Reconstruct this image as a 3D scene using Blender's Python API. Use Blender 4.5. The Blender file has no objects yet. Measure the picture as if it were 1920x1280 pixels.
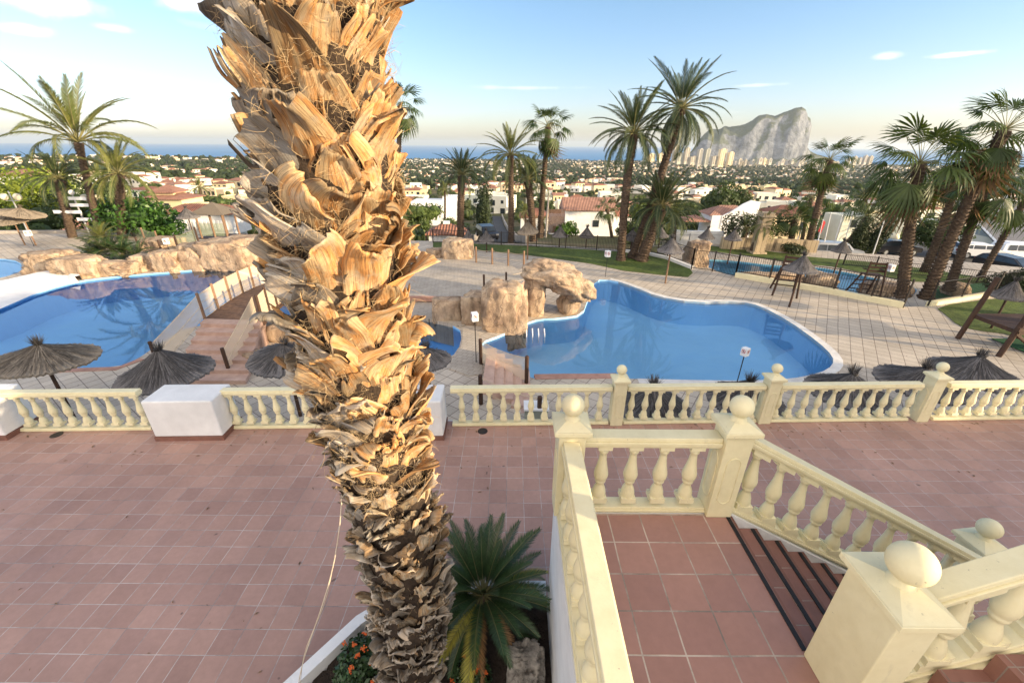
import bpy, bmesh, math, random
from math import sin, cos, pi, radians, sqrt, atan2, hypot
from mathutils import Vector, Matrix, noise
SC = bpy.context.scene
COL = SC.collection
R = random.Random(7)

# ------------------------------------------------------------------ camera
F = 785.0; PITCH = radians(25.2); ROLL = radians(0.42); CAMZ = 5.1
fw = Vector((0, cos(PITCH), -sin(PITCH))); up0 = Vector((0, sin(PITCH), cos(PITCH))); rt0 = Vector((1, 0, 0))
rt = rt0 * cos(ROLL) + up0 * sin(ROLL); up = up0 * cos(ROLL) - rt0 * sin(ROLL)
CAM = Vector((0, 0, CAMZ))
cd = bpy.data.cameras.new('camera'); cam = bpy.data.objects.new('camera', cd); COL.objects.link(cam)
cd.sensor_width = 36; cd.sensor_fit = 'HORIZONTAL'; cd.lens = F / 1920 * 36; cd.clip_start = 0.05; cd.clip_end = 200000
m = Matrix.Identity(4)
for i in range(3):
    m[i][0] = rt[i]; m[i][1] = up[i]; m[i][2] = -fw[i]; m[i][3] = CAM[i]
cam.matrix_world = m
SC.camera = cam

# ------------------------------------------------------------------ projection helpers (a photo pixel -> a place in the world)
def ray(px, py): return fw + rt * ((px - 960) / F) + up * ((640 - py) / F)
# ------------------------------------------------------------------ light
SUN_AZ = radians(112); SUN_EL = radians(11)      # azimuth clockwise from +Y
w = bpy.data.worlds.new("World"); SC.world = w; w.use_nodes = True
nt = w.node_tree; nt.nodes.clear()
out = nt.nodes.new('ShaderNodeOutputWorld'); bg = nt.nodes.new('ShaderNodeBackground')
sky = nt.nodes.new('ShaderNodeTexSky'); sky.sky_type = 'NISHITA'; sky.sun_disc = False
sky.sun_elevation = SUN_EL; sky.sun_rotation = SUN_AZ; sky.altitude = 130; sky.air_density = 1.0; sky.dust_density = 1.0; sky.ozone_density = 1.5
bg.inputs[1].default_value = 0.15
tc = nt.nodes.new('ShaderNodeTexCoord'); mp = nt.nodes.new('ShaderNodeMapping'); mp.inputs['Scale'].default_value = (1.0, 1.0, 5.0); mp.inputs['Location'].default_value = (0.35, 0.1, 0.0)
nz = nt.nodes.new('ShaderNodeTexNoise'); nz.inputs['Scale'].default_value = 3.1; nz.inputs['Detail'].default_value = 7; nz.inputs['Roughness'].default_value = 0.55
cr = nt.nodes.new('ShaderNodeValToRGB'); cr.color_ramp.elements[0].position = 0.63; cr.color_ramp.elements[1].position = 0.86
cr.color_ramp.elements[1].color = (0.4, 0.4, 0.4, 1)
mx = nt.nodes.new('ShaderNodeMixRGB'); mx.inputs[2].default_value = (6.2, 5.9, 5.8, 1)
nt.links.new(tc.outputs['Generated'], mp.inputs[0]); nt.links.new(mp.outputs[0], nz.inputs['Vector']); nt.links.new(nz.outputs[0], cr.inputs[0])
tn = nt.nodes.new('ShaderNodeMixRGB'); tn.blend_type = 'MULTIPLY'; tn.inputs[0].default_value = 1; tn.inputs[2].default_value = (.76, .88, 1.03, 1); nt.links.new(sky.outputs[0], tn.inputs[1])
sz_ = nt.nodes.new('ShaderNodeSeparateXYZ'); nt.links.new(tc.outputs['Generated'], sz_.inputs[0]); mz_ = nt.nodes.new('ShaderNodeMapRange'); mz_.interpolation_type = 'SMOOTHSTEP'; mz_.inputs['From Min'].default_value = 0.0; mz_.inputs['From Max'].default_value = .30; nt.links.new(sz_.outputs[2], mz_.inputs[0])
tt_ = nt.nodes.new('ShaderNodeMixRGB'); tt_.inputs[1].default_value = (.90, .90, 1.18, 1); tt_.inputs[2].default_value = (.78, .90, 1.03, 1); nt.links.new(mz_.outputs[0], tt_.inputs[0]); nt.links.new(tt_.outputs[0], tn.inputs[2])
nt.links.new(cr.outputs[0], mx.inputs[0]); nt.links.new(tn.outputs[0], mx.inputs[1])
# a few small separate clouds
prev = mx.outputs[0]
for (cx_, cy_, rx_, rz_, amt) in ((70, 0, .075, .022, .8), (350, 6, .045, .018, .85), (42, 55, .035, .011, .85), (205, 52, .035, .007, .35), (185, 134, .03, .003, .3), (1800, 102, .045, .005, .6), (1660, 106, .03, .008, .45), (980, 165, .12, .005, .25), (1420, 160, .05, .004, .25)):
    d_ = ray(cx_, cy_).normalized(); sb = nt.nodes.new('ShaderNodeVectorMath'); sb.operation = 'SUBTRACT'; sb.inputs[1].default_value = d_; nt.links.new(tc.outputs['Generated'], sb.inputs[0])
    ml = nt.nodes.new('ShaderNodeVectorMath'); ml.operation = 'MULTIPLY'; ml.inputs[1].default_value = (1 / rx_, 1 / rx_, 1 / rz_); nt.links.new(sb.outputs[0], ml.inputs[0])
    ln = nt.nodes.new('ShaderNodeVectorMath'); ln.operation = 'LENGTH'; nt.links.new(ml.outputs[0], ln.inputs[0])
    n2 = nt.nodes.new('ShaderNodeTexNoise'); n2.inputs['Scale'].default_value = 22; n2.inputs['Detail'].default_value = 6; nt.links.new(tc.outputs['Generated'], n2.inputs['Vector'])
    ma = nt.nodes.new('ShaderNodeMath'); ma.operation = 'MULTIPLY_ADD'; ma.inputs[1].default_value = 1.5; nt.links.new(n2.outputs[0], ma.inputs[0]); nt.links.new(ln.outputs['Value'], ma.inputs[2])
    rg = nt.nodes.new('ShaderNodeMapRange'); rg.interpolation_type = 'SMOOTHSTEP'; rg.inputs['From Min'].default_value = 1.75; rg.inputs['From Max'].default_value = .95; rg.inputs['To Max'].default_value = amt; nt.links.new(ma.outputs[0], rg.inputs[0])
    m2 = nt.nodes.new('ShaderNodeMixRGB'); m2.inputs[2].default_value = (6.3, 5.8, 5.6, 1); nt.links.new(rg.outputs[0], m2.inputs[0]); nt.links.new(prev, m2.inputs[1]); prev = m2.outputs[0]
# warm bright glow added over the unseen sky behind the viewer, filling the shade
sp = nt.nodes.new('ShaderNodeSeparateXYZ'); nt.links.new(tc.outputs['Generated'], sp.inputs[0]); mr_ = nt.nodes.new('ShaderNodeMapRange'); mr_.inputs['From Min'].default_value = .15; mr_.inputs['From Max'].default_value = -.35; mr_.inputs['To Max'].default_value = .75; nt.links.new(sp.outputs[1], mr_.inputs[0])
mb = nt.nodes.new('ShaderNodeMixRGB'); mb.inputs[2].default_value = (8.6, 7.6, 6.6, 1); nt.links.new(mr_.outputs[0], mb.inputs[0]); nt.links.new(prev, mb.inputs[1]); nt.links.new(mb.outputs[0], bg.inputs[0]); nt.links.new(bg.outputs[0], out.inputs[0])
sl = bpy.data.lights.new('sun', 'SUN'); sl.energy = 5.0; sl.angle = radians(0.6); sl.color = (1.0, 0.78, 0.50)
so = bpy.data.objects.new('sun', sl); COL.objects.link(so)
SDIR = Vector((sin(SUN_AZ) * cos(SUN_EL), cos(SUN_AZ) * cos(SUN_EL), sin(SUN_EL)))
so.rotation_euler = SDIR.to_track_quat('Z', 'Y').to_euler()
SC.view_settings.view_transform = 'Standard'; SC.view_settings.look = 'None'; SC.view_settings.gamma = 1; SC.view_settings.use_curve_mapping = False
SC.view_settings.exposure = 1.0
SC.cycles.max_bounces = 6; SC.cycles.transparent_max_bounces = 16; SC.cycles.volume_bounces = 0

def P(px, py, z=-2.0):
    d = ray(px, py); t = (z - CAMZ) / d.z
    return Vector((d.x * t, d.y * t, z))
def PY(px, py, Y):
    d = ray(px, py); t = Y / d.y
    return Vector((d.x * t, Y, CAMZ + d.z * t))
def scale_at(p):  # metres per 1920-wide pixel at a point
    return (Vector(p) - CAM).dot(fw) / F

# ------------------------------------------------------------------ mesh builder
class G:
    def __init__(s): s.v = []; s.f = []; s.m = []; s.uv = []; s.t = []
    def add(s, vs, fs, mi=0, uvs=None, tint=0.5):
        o = len(s.v); s.v += [tuple(v) for v in vs]
        s.uv += (uvs if uvs else [(0, 0)] * len(vs)); s.t += [tint] * len(vs)
        for f in fs: s.f.append(tuple(i + o for i in f)); s.m.append(mi)
    def box(s, c, d, rz=0, mi=0, tp=1.0, M=None):
        x, y, z = d[0] / 2, d[1] / 2, d[2] / 2
        vs = [Vector((sx * x * (tp if sz > 0 else 1), sy * y * (tp if sz > 0 else 1), sz * z)) for sz in (-1, 1) for sx, sy in ((-1, -1), (1, -1), (1, 1), (-1, 1))]
        if M: vs = [M @ v for v in vs]
        else:
            ca, sa = cos(rz), sin(rz); vs = [Vector((v.x * ca - v.y * sa + c[0], v.x * sa + v.y * ca + c[1], v.z + c[2])) for v in vs]
        s.add(vs, [(0, 3, 2, 1), (4, 5, 6, 7), (0, 1, 5, 4), (1, 2, 6, 5), (2, 3, 7, 6), (3, 0, 4, 7)], mi)
    def tube(s, pts, rad, n=8, mi=0, cap=True, flat=1.0):
        pts = [Vector(p) for p in pts]; k = len(pts)
        if not hasattr(rad, '__len__'): rad = [rad] * k
        vs = []; prev = None
        for i, p in enumerate(pts):
            d = (pts[min(i + 1, k - 1)] - pts[max(i - 1, 0)])
            if d.length < 1e-9: d = Vector((0, 0, 1))
            d.normalize()
            a = prev if prev is not None else (Vector((0, 0, 1)) if abs(d.z) < .9 else Vector((1, 0, 0)))
            a = (a - d * a.dot(d)); a.normalize(); b = d.cross(a); prev = a
            for j in range(n):
                th = 2 * pi * j / n; vs.append(p + a * (rad[i] * cos(th) * flat) + b * (rad[i] * sin(th)))
        fs = [(i * n + j, i * n + (j + 1) % n, (i + 1) * n + (j + 1) % n, (i + 1) * n + j) for i in range(k - 1) for j in range(n)]
        if cap: fs += [tuple(range(n - 1, -1, -1)), tuple((k - 1) * n + j for j in range(n))]
        s.add(vs, fs, mi)
    def lathe(s, prof, c=(0, 0, 0), n=20, mi=0, sq=False):
        vs = []
        for r, z in prof:
            for j in range(n):
                th = 2 * pi * j / n; vs.append((c[0] + r * cos(th), c[1] + r * sin(th), c[2] + z))
        k = len(prof)
        fs = [(i * n + j, i * n + (j + 1) % n, (i + 1) * n + (j + 1) % n, (i + 1) * n + j) for i in range(k - 1) for j in range(n)]
        s.add(vs, fs, mi)
    def prism(s, poly, z0, z1, mi=0, side=None):
        n = len(poly); vs = [(p[0], p[1], z0) for p in poly] + [(p[0], p[1], z1) for p in poly]
        s.add(vs, [tuple(range(n, 2 * n))], mi)
        s.add(vs, [(i, (i + 1) % n, n + (i + 1) % n, n + i) for i in range(n)], mi if side is None else side)
    def quad(s, a, b, c, d, mi=0): s.add([a, b, c, d], [(0, 1, 2, 3)], mi)
    def build(s, name, mats, parent=None, loc=(0, 0, 0), smooth=False, label=None, cat=None, group=None, kind=None, rz=0):
        me = s.mesh(name, mats, smooth)
        return link(name, me, parent, loc, label, cat, group, kind, rz)
    def mesh(s, name, mats, smooth=False):
        me = bpy.data.meshes.new(name); me.from_pydata(s.v, [], s.f)
        if not isinstance(mats, (list, tuple)): mats = [mats]
        for q in mats: me.materials.append(q)
        me.polygons.foreach_set('material_index', s.m)
        if smooth: me.polygons.foreach_set('use_smooth', [True] * len(s.f))
        if any(u != (0, 0) for u in s.uv[:50]):
            ul = me.uv_layers.new(name='UVMap'); li = [0] * len(me.loops); me.loops.foreach_get('vertex_index', li)
            ul.data.foreach_set('uv', [c for i in li for c in s.uv[i]])
            at = me.attributes.new('tint', 'FLOAT', 'POINT'); at.data.foreach_set('value', s.t)
        me.update(); return me
def link(name, data, parent=None, loc=(0, 0, 0), label=None, cat=None, group=None, kind=None, rz=0):
    o = bpy.data.objects.new(name, data); COL.objects.link(o); o.location = loc; o.rotation_euler[2] = rz
    if parent: o.parent = parent
    return tag(o, label, cat, group, kind)
def tag(o, label=None, cat=None, group=None, kind=None):
    if label: o['label'] = label
    if cat: o['category'] = cat
    if group: o['group'] = group
    if kind: o['kind'] = kind
    return o
def thing(name, label, cat, loc=(0, 0, 0), group=None, rz=0): return link(name, None, None, loc, label, cat, group, None, rz)
KIDS = {}
def copy_tree(src, loc, rz=0, label=None, scale=None):
    c = src.copy(); COL.objects.link(c); c.location = loc; c.rotation_euler = (0, 0, rz)
    if scale: c.scale = (scale,) * 3 if not hasattr(scale, '__len__') else scale
    if label: c['label'] = label
    for ch in src.children:
        d = ch.copy(); COL.objects.link(d); d.parent = c
        for g in ch.children:
            e = g.copy(); COL.objects.link(e); e.parent = d
    return c

# ------------------------------------------------------------------ materials
def srgb(r, g, b):
    f = lambda c: (c / 255 / 12.92) if c / 255 <= .04045 else ((c / 255 + .055) / 1.055) ** 2.4
    return (f(r), f(g), f(b))
class N:
    def __init__(s, name, rough=0.7, spec=0.3):
        s.mat = bpy.data.materials.new(name); s.mat.use_nodes = True; s.nt = s.mat.node_tree; s.b = s.nt.nodes['Principled BSDF']
        s.b.inputs['Roughness'].default_value = rough; s.b.inputs['Specular IOR Level'].default_value = spec
    def n(s, t, **k):
        q = s.nt.nodes.new(t)
        for a, v in k.items(): setattr(q, a, v)
        return q
    def l(s, a, b): s.nt.links.new(a, b)
    def noise(s, vec, scale, detail=5, rough=.6, vs=None):
        if vs or True:
            mp = s.n('ShaderNodeMapping'); mp.inputs['Scale'].default_value = vs or (1, 1, 1); s.l(vec, mp.inputs[0]); vec = mp.outputs[0]
        q = s.n('ShaderNodeTexNoise'); q.inputs['Scale'].default_value = scale; q.inputs['Detail'].default_value = detail; q.inputs['Roughness'].default_value = rough
        s.l(vec, q.inputs['Vector']); return q.outputs[0]
    def ramp(s, fac, stops):
        q = s.n('ShaderNodeValToRGB'); e = q.color_ramp.elements
        while len(e) < len(stops): e.new(.5)
        for i, (p, c) in enumerate(stops): e[i].position = p; e[i].color = (*c, 1) if hasattr(c, '__len__') else (c, c, c, 1)
        s.l(fac, q.inputs[0]); return q.outputs[0]
    def mix(s, a, b, f, mode='MIX'):
        q = s.n('ShaderNodeMixRGB'); q.blend_type = mode
        for i, v in ((0, f), (1, a), (2, b)):
            if hasattr(v, 'is_linked') or hasattr(v, 'links'): s.l(v, q.inputs[i])
            elif i == 0: q.inputs[0].default_value = v
            else: q.inputs[i].default_value = (*v, 1)
        return q.outputs[0]
    def bump(s, h, strength=.5, dist=.02):
        q = s.n('ShaderNodeBump'); q.inputs['Strength'].default_value = strength; q.inputs['Distance'].default_value = dist
        s.l(h, q.inputs['Height']); s.l(q.outputs[0], s.b.inputs['Normal']); return q
    def col(s, c): s.l(c, s.b.inputs['Base Color'])
def basic(name, c1, c2=None, scale=6, rough=.7, bump=.3, dist=.01, spec=.3, coord='Object', vs=None, metal=0, hue=0, big=0.25, fine=None):
    k = N(name, rough, spec); c2 = c2 or tuple(x * .72 for x in c1)
    tcn = k.n('ShaderNodeTexCoord'); vec = tcn.outputs[coord]
    a = k.noise(vec, scale, 6, .62, vs); c = k.ramp(a, [(.3, c2), (.68, c1)])
    if big:
        gpos = k.n('ShaderNodeNewGeometry').outputs['Position']; bn = k.noise(gpos, scale * .13, 3); c = k.mix(c, k.ramp(bn, [(.3, 1 - big), (.7, 1 + big * .3)]), 1.0, 'MULTIPLY')
    if hue:
        oi = k.n('ShaderNodeObjectInfo'); c = k.mix(c, k.ramp(oi.outputs['Random'], [(0, (1 - hue, 1 - hue * .4, 1 - hue)), (.5, 1.0), (1, (1, 1 - hue * .1, 1 - hue * .9))]), 1.0, 'MULTIPLY')
    k.col(c); k.b.inputs['Metallic'].default_value = metal
    if 'cream_painted' in name:   # rain streaks, chips and grime
        gp = k.n('ShaderNodeNewGeometry').outputs['Position']; c = k.mix(c, (.42, .38, .28), k.ramp(k.noise(gp, 9, 6, .75, (1, 1, .22)), [(.60, 0.0), (.78, .45)])); c = k.mix(c, (.16, .14, .11), k.ramp(k.noise(gp, 34, 3, .6), [(.70, 0.0), (.76, .55)])); k.col(c)
    if bump: k.bump(k.noise(vec, fine or scale * 4, 5, .65, vs), bump, dist)
    return k.mat
def tiles(name, c1, c2, mortar, size, ms, rot=0, loc=(0, 0), rough=.5, offset=0., stain=.25, mortar2=None, spec=.35, var=.5, bh=.4):
    k = N(name, rough, spec); g = k.n('ShaderNodeNewGeometry'); mp = k.n('ShaderNodeMapping')
    mp.inputs['Rotation'].default_value = (0, 0, rot); mp.inputs['Location'].default_value = (loc[0], loc[1], 0); k.l(g.outputs['Position'], mp.inputs[0])
    v = k.n('ShaderNodeVectorMath', operation='ADD'); nn = k.n('ShaderNodeTexNoise'); nn.inputs['Scale'].default_value = 1.3; nn.inputs['Detail'].default_value = 3
    k.l(mp.outputs[0], nn.inputs['Vector']); sc = k.n('ShaderNodeVectorMath', operation='SCALE'); sc.inputs['Scale'].default_value = size * .07
    k.l(nn.outputs['Color'], sc.inputs[0]); k.l(mp.outputs[0], v.inputs[0]); k.l(sc.outputs[0], v.inputs[1])
    b = k.n('ShaderNodeTexBrick'); b.offset = offset; b.squash = 1; b.inputs['Scale'].default_value = 1; b.inputs['Brick Width'].default_value = size; b.inputs['Row Height'].default_value = size
    b.inputs['Mortar Size'].default_value = ms; b.inputs['Mortar Smooth'].default_value = .15; b.inputs['Bias'].default_value = 0
    b.inputs['Color1'].default_value = (*c1, 1); b.inputs['Color2'].default_value = (*c2, 1); k.l(v.outputs[0], b.inputs['Vector'])
    pos = g.outputs['Position']
    mort = k.ramp(k.noise(pos, 1.7, 6, .7), [(.38, mortar2 or tuple(x * .4 for x in mortar)), (.6, mortar)]); k.l(mort, b.inputs['Mortar'])
    c = b.outputs['Color']
    c = k.mix(c, k.ramp(k.noise(pos, 14, 6, .7), [(.25, 1 - stain), (.75, 1.08)]), var, 'MULTIPLY')
    c = k.mix(c, k.ramp(k.noise(pos, .55, 5, .65), [(.3, 1 - stain), (.7, 1.06)]), 1.0, 'MULTIPLY')
    # dark specks and dirt
    sp = k.noise(pos, 5.5, 2, .5); c = k.mix(c, (.04, .035, .03), k.ramp(sp, [(.735, 0.0), (.77, .6)]))
    k.col(c)
    h = k.mix(b.outputs['Fac'], k.noise(pos, 30, 4), .85, 'MIX')
    inv = k.n('ShaderNodeMath', operation='MULTIPLY_ADD'); k.l(b.outputs['Fac'], inv.inputs[0]); inv.inputs[1].default_value = -1.0; inv.inputs[2].default_value = 1.0
    hh = k.n('ShaderNodeMath', operation='MULTIPLY_ADD'); k.l(k.noise(pos, 22, 5, .7), hh.inputs[0]); hh.inputs[1].default_value = bh; k.l(inv.outputs[0], hh.inputs[2])
    k.bump(hh.outputs[0], .5, .004)
    k.l(k.ramp(k.noise(pos, 2.5, 4), [(.3, rough - .12), (.7, rough + .2)]), k.b.inputs['Roughness'])
    return k.mat
def leafmat(name, c1, c2, trans=.25, rough=.5, vs=1.5, hue=.25):
    k = N(name, rough, .35); g = k.n('ShaderNodeNewGeometry')
    c = k.ramp(k.noise(g.outputs['Position'], vs, 3, .7), [(.3, c2), (.7, c1)])
    oi = k.n('ShaderNodeObjectInfo'); c = k.mix(c, k.ramp(oi.outputs['Random'], [(0, (1 - hue, 1 - hue * .6, 1 - hue)), (.5, 1.0), (1, (1.1, 1.03, .8))]), 1.0, 'MULTIPLY')
    ri = g.outputs['Random Per Island']; c = k.mix(c, k.ramp(ri, [(0, .62), (1, 1.25)]), 1.0, 'MULTIPLY')
    k.col(c); tr = k.n('ShaderNodeBsdfTranslucent'); k.l(k.mix(c, (1.3, 1.25, .45), 1, 'MULTIPLY'), tr.inputs[0])
    ms = k.n('ShaderNodeMixShader'); ms.inputs[0].default_value = trans; k.l(k.b.outputs[0], ms.inputs[1]); k.l(tr.outputs[0], ms.inputs[2])
    k.l(ms.outputs[0], k.nt.nodes['Material Output'].inputs[0]); return k.mat

HAZE = 0.000048
MT = {}
MT['terrace'] = tiles('terrace_tiles', (.49, .30, .24), (.40, .24, .195), (.62, .54, .50), .273, .0045, 0, (.06, .03), rough=.5, stain=.25)
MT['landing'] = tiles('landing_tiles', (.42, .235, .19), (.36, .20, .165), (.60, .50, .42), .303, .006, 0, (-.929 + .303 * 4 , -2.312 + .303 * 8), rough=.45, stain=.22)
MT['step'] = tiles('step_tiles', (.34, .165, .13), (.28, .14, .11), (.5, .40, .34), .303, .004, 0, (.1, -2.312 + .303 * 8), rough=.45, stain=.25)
MT['deck'] = tiles('deck_pavers', (.60, .525, .43), (.50, .435, .355), (.16, .13, .115), .40, .011, radians(35), (0, 0), rough=.62, stain=.22, mortar2=(.22, .17, .14), var=.8, spec=.25)
MT['plaza'] = tiles('plaza_stone', (.50, .44, .36), (.44, .385, .32), (.33, .28, .23), .22, .006, radians(20), (0, 0), rough=.65, stain=.22, var=.9, offset=.5)
MT['redstone'] = basic('red_edging_stone', (.50, .29, .22), (.36, .20, .16), 5, .75, .5, .02)
MT['cream'] = basic('cream_painted_concrete', (.82, .75, .50), (.75, .675, .43), 9, .62, .35, .003, big=.10, fine=60)
MT['towerwhite'] = basic('hazy_apartment_render', (.50, .46, .42), (.42, .39, .36), .3, .85, 0, big=.1, hue=.15)
MT['stepstone'] = basic('pink_sandstone_steps', (.62, .44, .36), (.44, .29, .235), 2.2, .8, .8, .03)
MT['white'] = basic('white_painted_render', (.84, .84, .84), (.70, .70, .70), 2.2, .8, .8, .010, big=.12, fine=22)
MT['whitehouse'] = basic('house_white_render', (.82, .79, .72), (.72, .68, .60), .6, .85, .1, big=.12, hue=.12)
MT['creamhouse'] = basic('house_cream_render', (.80, .66, .44), (.70, .56, .38), .6, .85, .1, big=.15, hue=.15)
MT['pinkhouse'] = basic('house_pink_render', (.72, .40, .34), (.62, .34, .30), .6, .85, .1, big=.1)
MT['skirt'] = basic('brown_skirting_tile', (.26, .12, .09), (.18, .09, .07), 8, .6, .2)
MT['black'] = basic('black_rubber_strip', (.02, .02, .022), (.012, .012, .014), 20, .55, .3, .002, big=0)
MT['metal'] = basic('dark_painted_metal', (.025, .022, .022), (.04, .03, .025), 20, .45, .1, .002, big=0)
MT['greymetal'] = basic('grey_galvanised_metal', (.42, .43, .44), (.33, .34, .35), 12, .4, .1, .002, metal=.3)
MT['wood'] = basic('dark_stained_wood', (.085, .045, .028), (.045, .025, .018), 5, .65, .5, .006, vs=(6, 6, .6))
MT['logwood'] = basic('weathered_log', (.30, .19, .12), (.17, .10, .065), 5, .8, .6, .008, vs=(5, 5, .7))
MT['plank'] = basic('bridge_planks', (.20, .12, .08), (.11, .065, .045), 6, .75, .5, .008)
MT['rope'] = basic('pale_rope', (.70, .58, .40), (.55, .44, .30), 40, .9, .5, .004)
def thatch(name, a, b):
    k = N(name, .9, .2); g = k.n('ShaderNodeNewGeometry'); c = k.ramp(g.outputs['Random Per Island'], [(0, b), (.8, a), (1, tuple(x * 1.5 for x in a))])
    c = k.mix(c, k.ramp(k.noise(g.outputs['Position'], 18, 5, .7), [(.3, .6), (.7, 1.1)]), 1, 'MULTIPLY'); k.col(c); return k.mat
MT['thatch_dark'] = thatch('charcoal_thatch', (.15, .14, .138), (.045, .042, .043))
MT['thatch_brown'] = thatch('brown_thatch', (.24, .20, .155), (.075, .062, .05))
MT['stone'] = None
def rockmat(name, a, b, c, sc=1.0, crack=True):
    k = N(name, .85, .2); vec = k.n('ShaderNodeNewGeometry').outputs['Position']
    col = k.ramp(k.noise(vec, 1.1 * sc, 6, .6), [(.3, a), (.52, b), (.72, c)])
    st = k.noise(vec, 3.5 * sc, 6, .7, (1, 1, .35)); col = k.mix(col, k.ramp(st, [(.32, .42), (.6, 1.12)]), .9, 'MULTIPLY')
    vo = k.n('ShaderNodeTexVoronoi'); vo.feature = 'DISTANCE_TO_EDGE'; vo.inputs['Scale'].default_value = .8 * sc
    dn = k.n('ShaderNodeVectorMath', operation='ADD'); nn = k.n('ShaderNodeTexNoise'); nn.inputs['Scale'].default_value = 1.7 * sc; k.l(vec, nn.inputs['Vector']); k.l(vec, dn.inputs[0]); k.l(nn.outputs['Color'], dn.inputs[1]); k.l(dn.outputs[0], vo.inputs['Vector'])
    ck = k.ramp(vo.outputs['Distance'], [(0, .42), (.03, 1.0)])
    if crack: col = k.mix(col, ck, .8, 'MULTIPLY')
    k.col(col)
    h = k.mix(k.noise(vec, 5 * sc, 8, .72), ck, .35, 'MULTIPLY') if crack else k.noise(vec, 5 * sc, 8, .72)
    k.bump(h, .9, .09 / sc); return k.mat
MT['stone'] = rockmat('sculpted_tan_rock', (.28, .19, .13), (.46, .34, .235), (.55, .44, .32))
MT['greystone'] = rockmat('grey_garden_rock', (.20, .18, .16), (.33, .30, .26), (.42, .38, .33), 3)
MT['stonewall'] = tiles('stone_wall', (.55, .44, .29), (.42, .33, .22), (.3, .24, .17), .35, .02, 0, rough=.8, offset=.5)
def watermat(name, tint, bumpd=.004, rough=0.0):
    k = N(name); k.nt.nodes.remove(k.b); g = k.n('ShaderNodeNewGeometry')
    fr = k.n('ShaderNodeFresnel'); fr.inputs['IOR'].default_value = 1.36
    tr = k.n('ShaderNodeBsdfTransparent'); tr.inputs[0].default_value = (*tint, 1); gl = k.n('ShaderNodeBsdfGlossy'); gl.inputs['Roughness'].default_value = rough
    bm = k.n('ShaderNodeBump'); bm.inputs['Strength'].default_value = .25; bm.inputs['Distance'].default_value = bumpd
    k.l(k.noise(g.outputs['Position'], 2.2, 3, .5), bm.inputs['Height']); k.l(bm.outputs[0], fr.inputs['Normal']); k.l(bm.outputs[0], gl.inputs['Normal'])
    mxs = k.n('ShaderNodeMixShader'); ma = k.n('ShaderNodeMath', operation='MULTIPLY_ADD'); ma.inputs[1].default_value = 1.0; ma.inputs[2].default_value = .04; k.l(fr.outputs[0], ma.inputs[0])
    k.l(ma.outputs[0], mxs.inputs[0]); k.l(tr.outputs[0], mxs.inputs[1]); k.l(gl.outputs[0], mxs.inputs[2]); k.l(mxs.outputs[0], k.nt.nodes['Material Output'].inputs[0]); return k.mat
MT['water'] = watermat('pool_water', (.88, .96, .99))
MT['basin'] = basic('blue_pool_plaster', (.38, .69, .97), (.33, .64, .95), 1.2, .7, .1, big=.15)
MT['basin_deep'] = basic('deep_blue_pool_plaster', (.03, .13, .45), (.025, .10, .38), 1.2, .7, .1, big=.15)
MT['basin_mid'] = basic('mid_blue_pool_plaster', (.26, .57, .92), (.20, .49, .88), .8, .7, .1, big=.25)
MT['basin_light'] = basic('light_blue_pool_plaster', (.20, .50, .66), (.15, .42, .60), 1.2, .7, .1, big=.15)
MT['poolrim'] = basic('white_pool_rim', (.78, .76, .72), (.62, .60, .58), 4, .7, .3)
MT['grass'] = basic('lawn_grass', (.13, .17, .038), (.045, .085, .016), 5, .9, 1.0, .06, coord='Object', big=.5)
MT['turfmat'] = basic('green_artificial_turf', (.035, .13, .05), (.025, .10, .04), 9, .9, .5, .01)
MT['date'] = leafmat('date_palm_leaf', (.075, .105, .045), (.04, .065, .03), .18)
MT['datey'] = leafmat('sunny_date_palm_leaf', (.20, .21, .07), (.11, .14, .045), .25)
MT['fan'] = leafmat('fan_palm_leaf', (.085, .125, .035), (.045, .075, .022), .25)
MT['deadleaf'] = leafmat('dead_palm_leaf', (.28, .17, .09), (.16, .10, .06), .1)
MT['cycad'] = leafmat('cycad_leaf', (.05, .095, .035), (.028, .06, .022), .08, .38, 3, hue=0)
MT['cycady'] = leafmat('yellowing_cycad_leaf', (.42, .36, .06), (.26, .26, .05), .15, .5, 3, hue=0)
MT['cycadb'] = leafmat('brown_cycad_leaf', (.34, .20, .09), (.22, .12, .06), .1, .7, 3, hue=0)
MT['foliage'] = leafmat('tree_foliage', (.080, .115, .032), (.030, .052, .016), .2, .6, .45)
MT['pine'] = leafmat('pine_foliage', (.055, .075, .028), (.022, .035, .014), .12, .7, .3)
MT['bright'] = leafmat('bright_green_foliage', (.26, .32, .05), (.12, .18, .03), .3, .5, .6)
MT['olive'] = leafmat('light_green_foliage', (.13, .17, .045), (.05, .08, .02), .25, .5, .6)
MT['fig'] = leafmat('fig_foliage', (.10, .20, .035), (.035, .085, .018), .25, .4, .8)
MT['rach'] = basic('palm_leaf_stalk', (.26, .24, .10), (.16, .15, .07), 10, .6, .2)
MT['bark'] = basic('palm_bark', (.19, .135, .095), (.075, .052, .040), 7, .92, 1.0, .05, vs=(1, 1, 1.6))
MT['bark2'] = basic('tree_bark', (.12, .09, .065), (.06, .045, .035), 4, .92, .8, .03)
MT['roof'] = None
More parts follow.
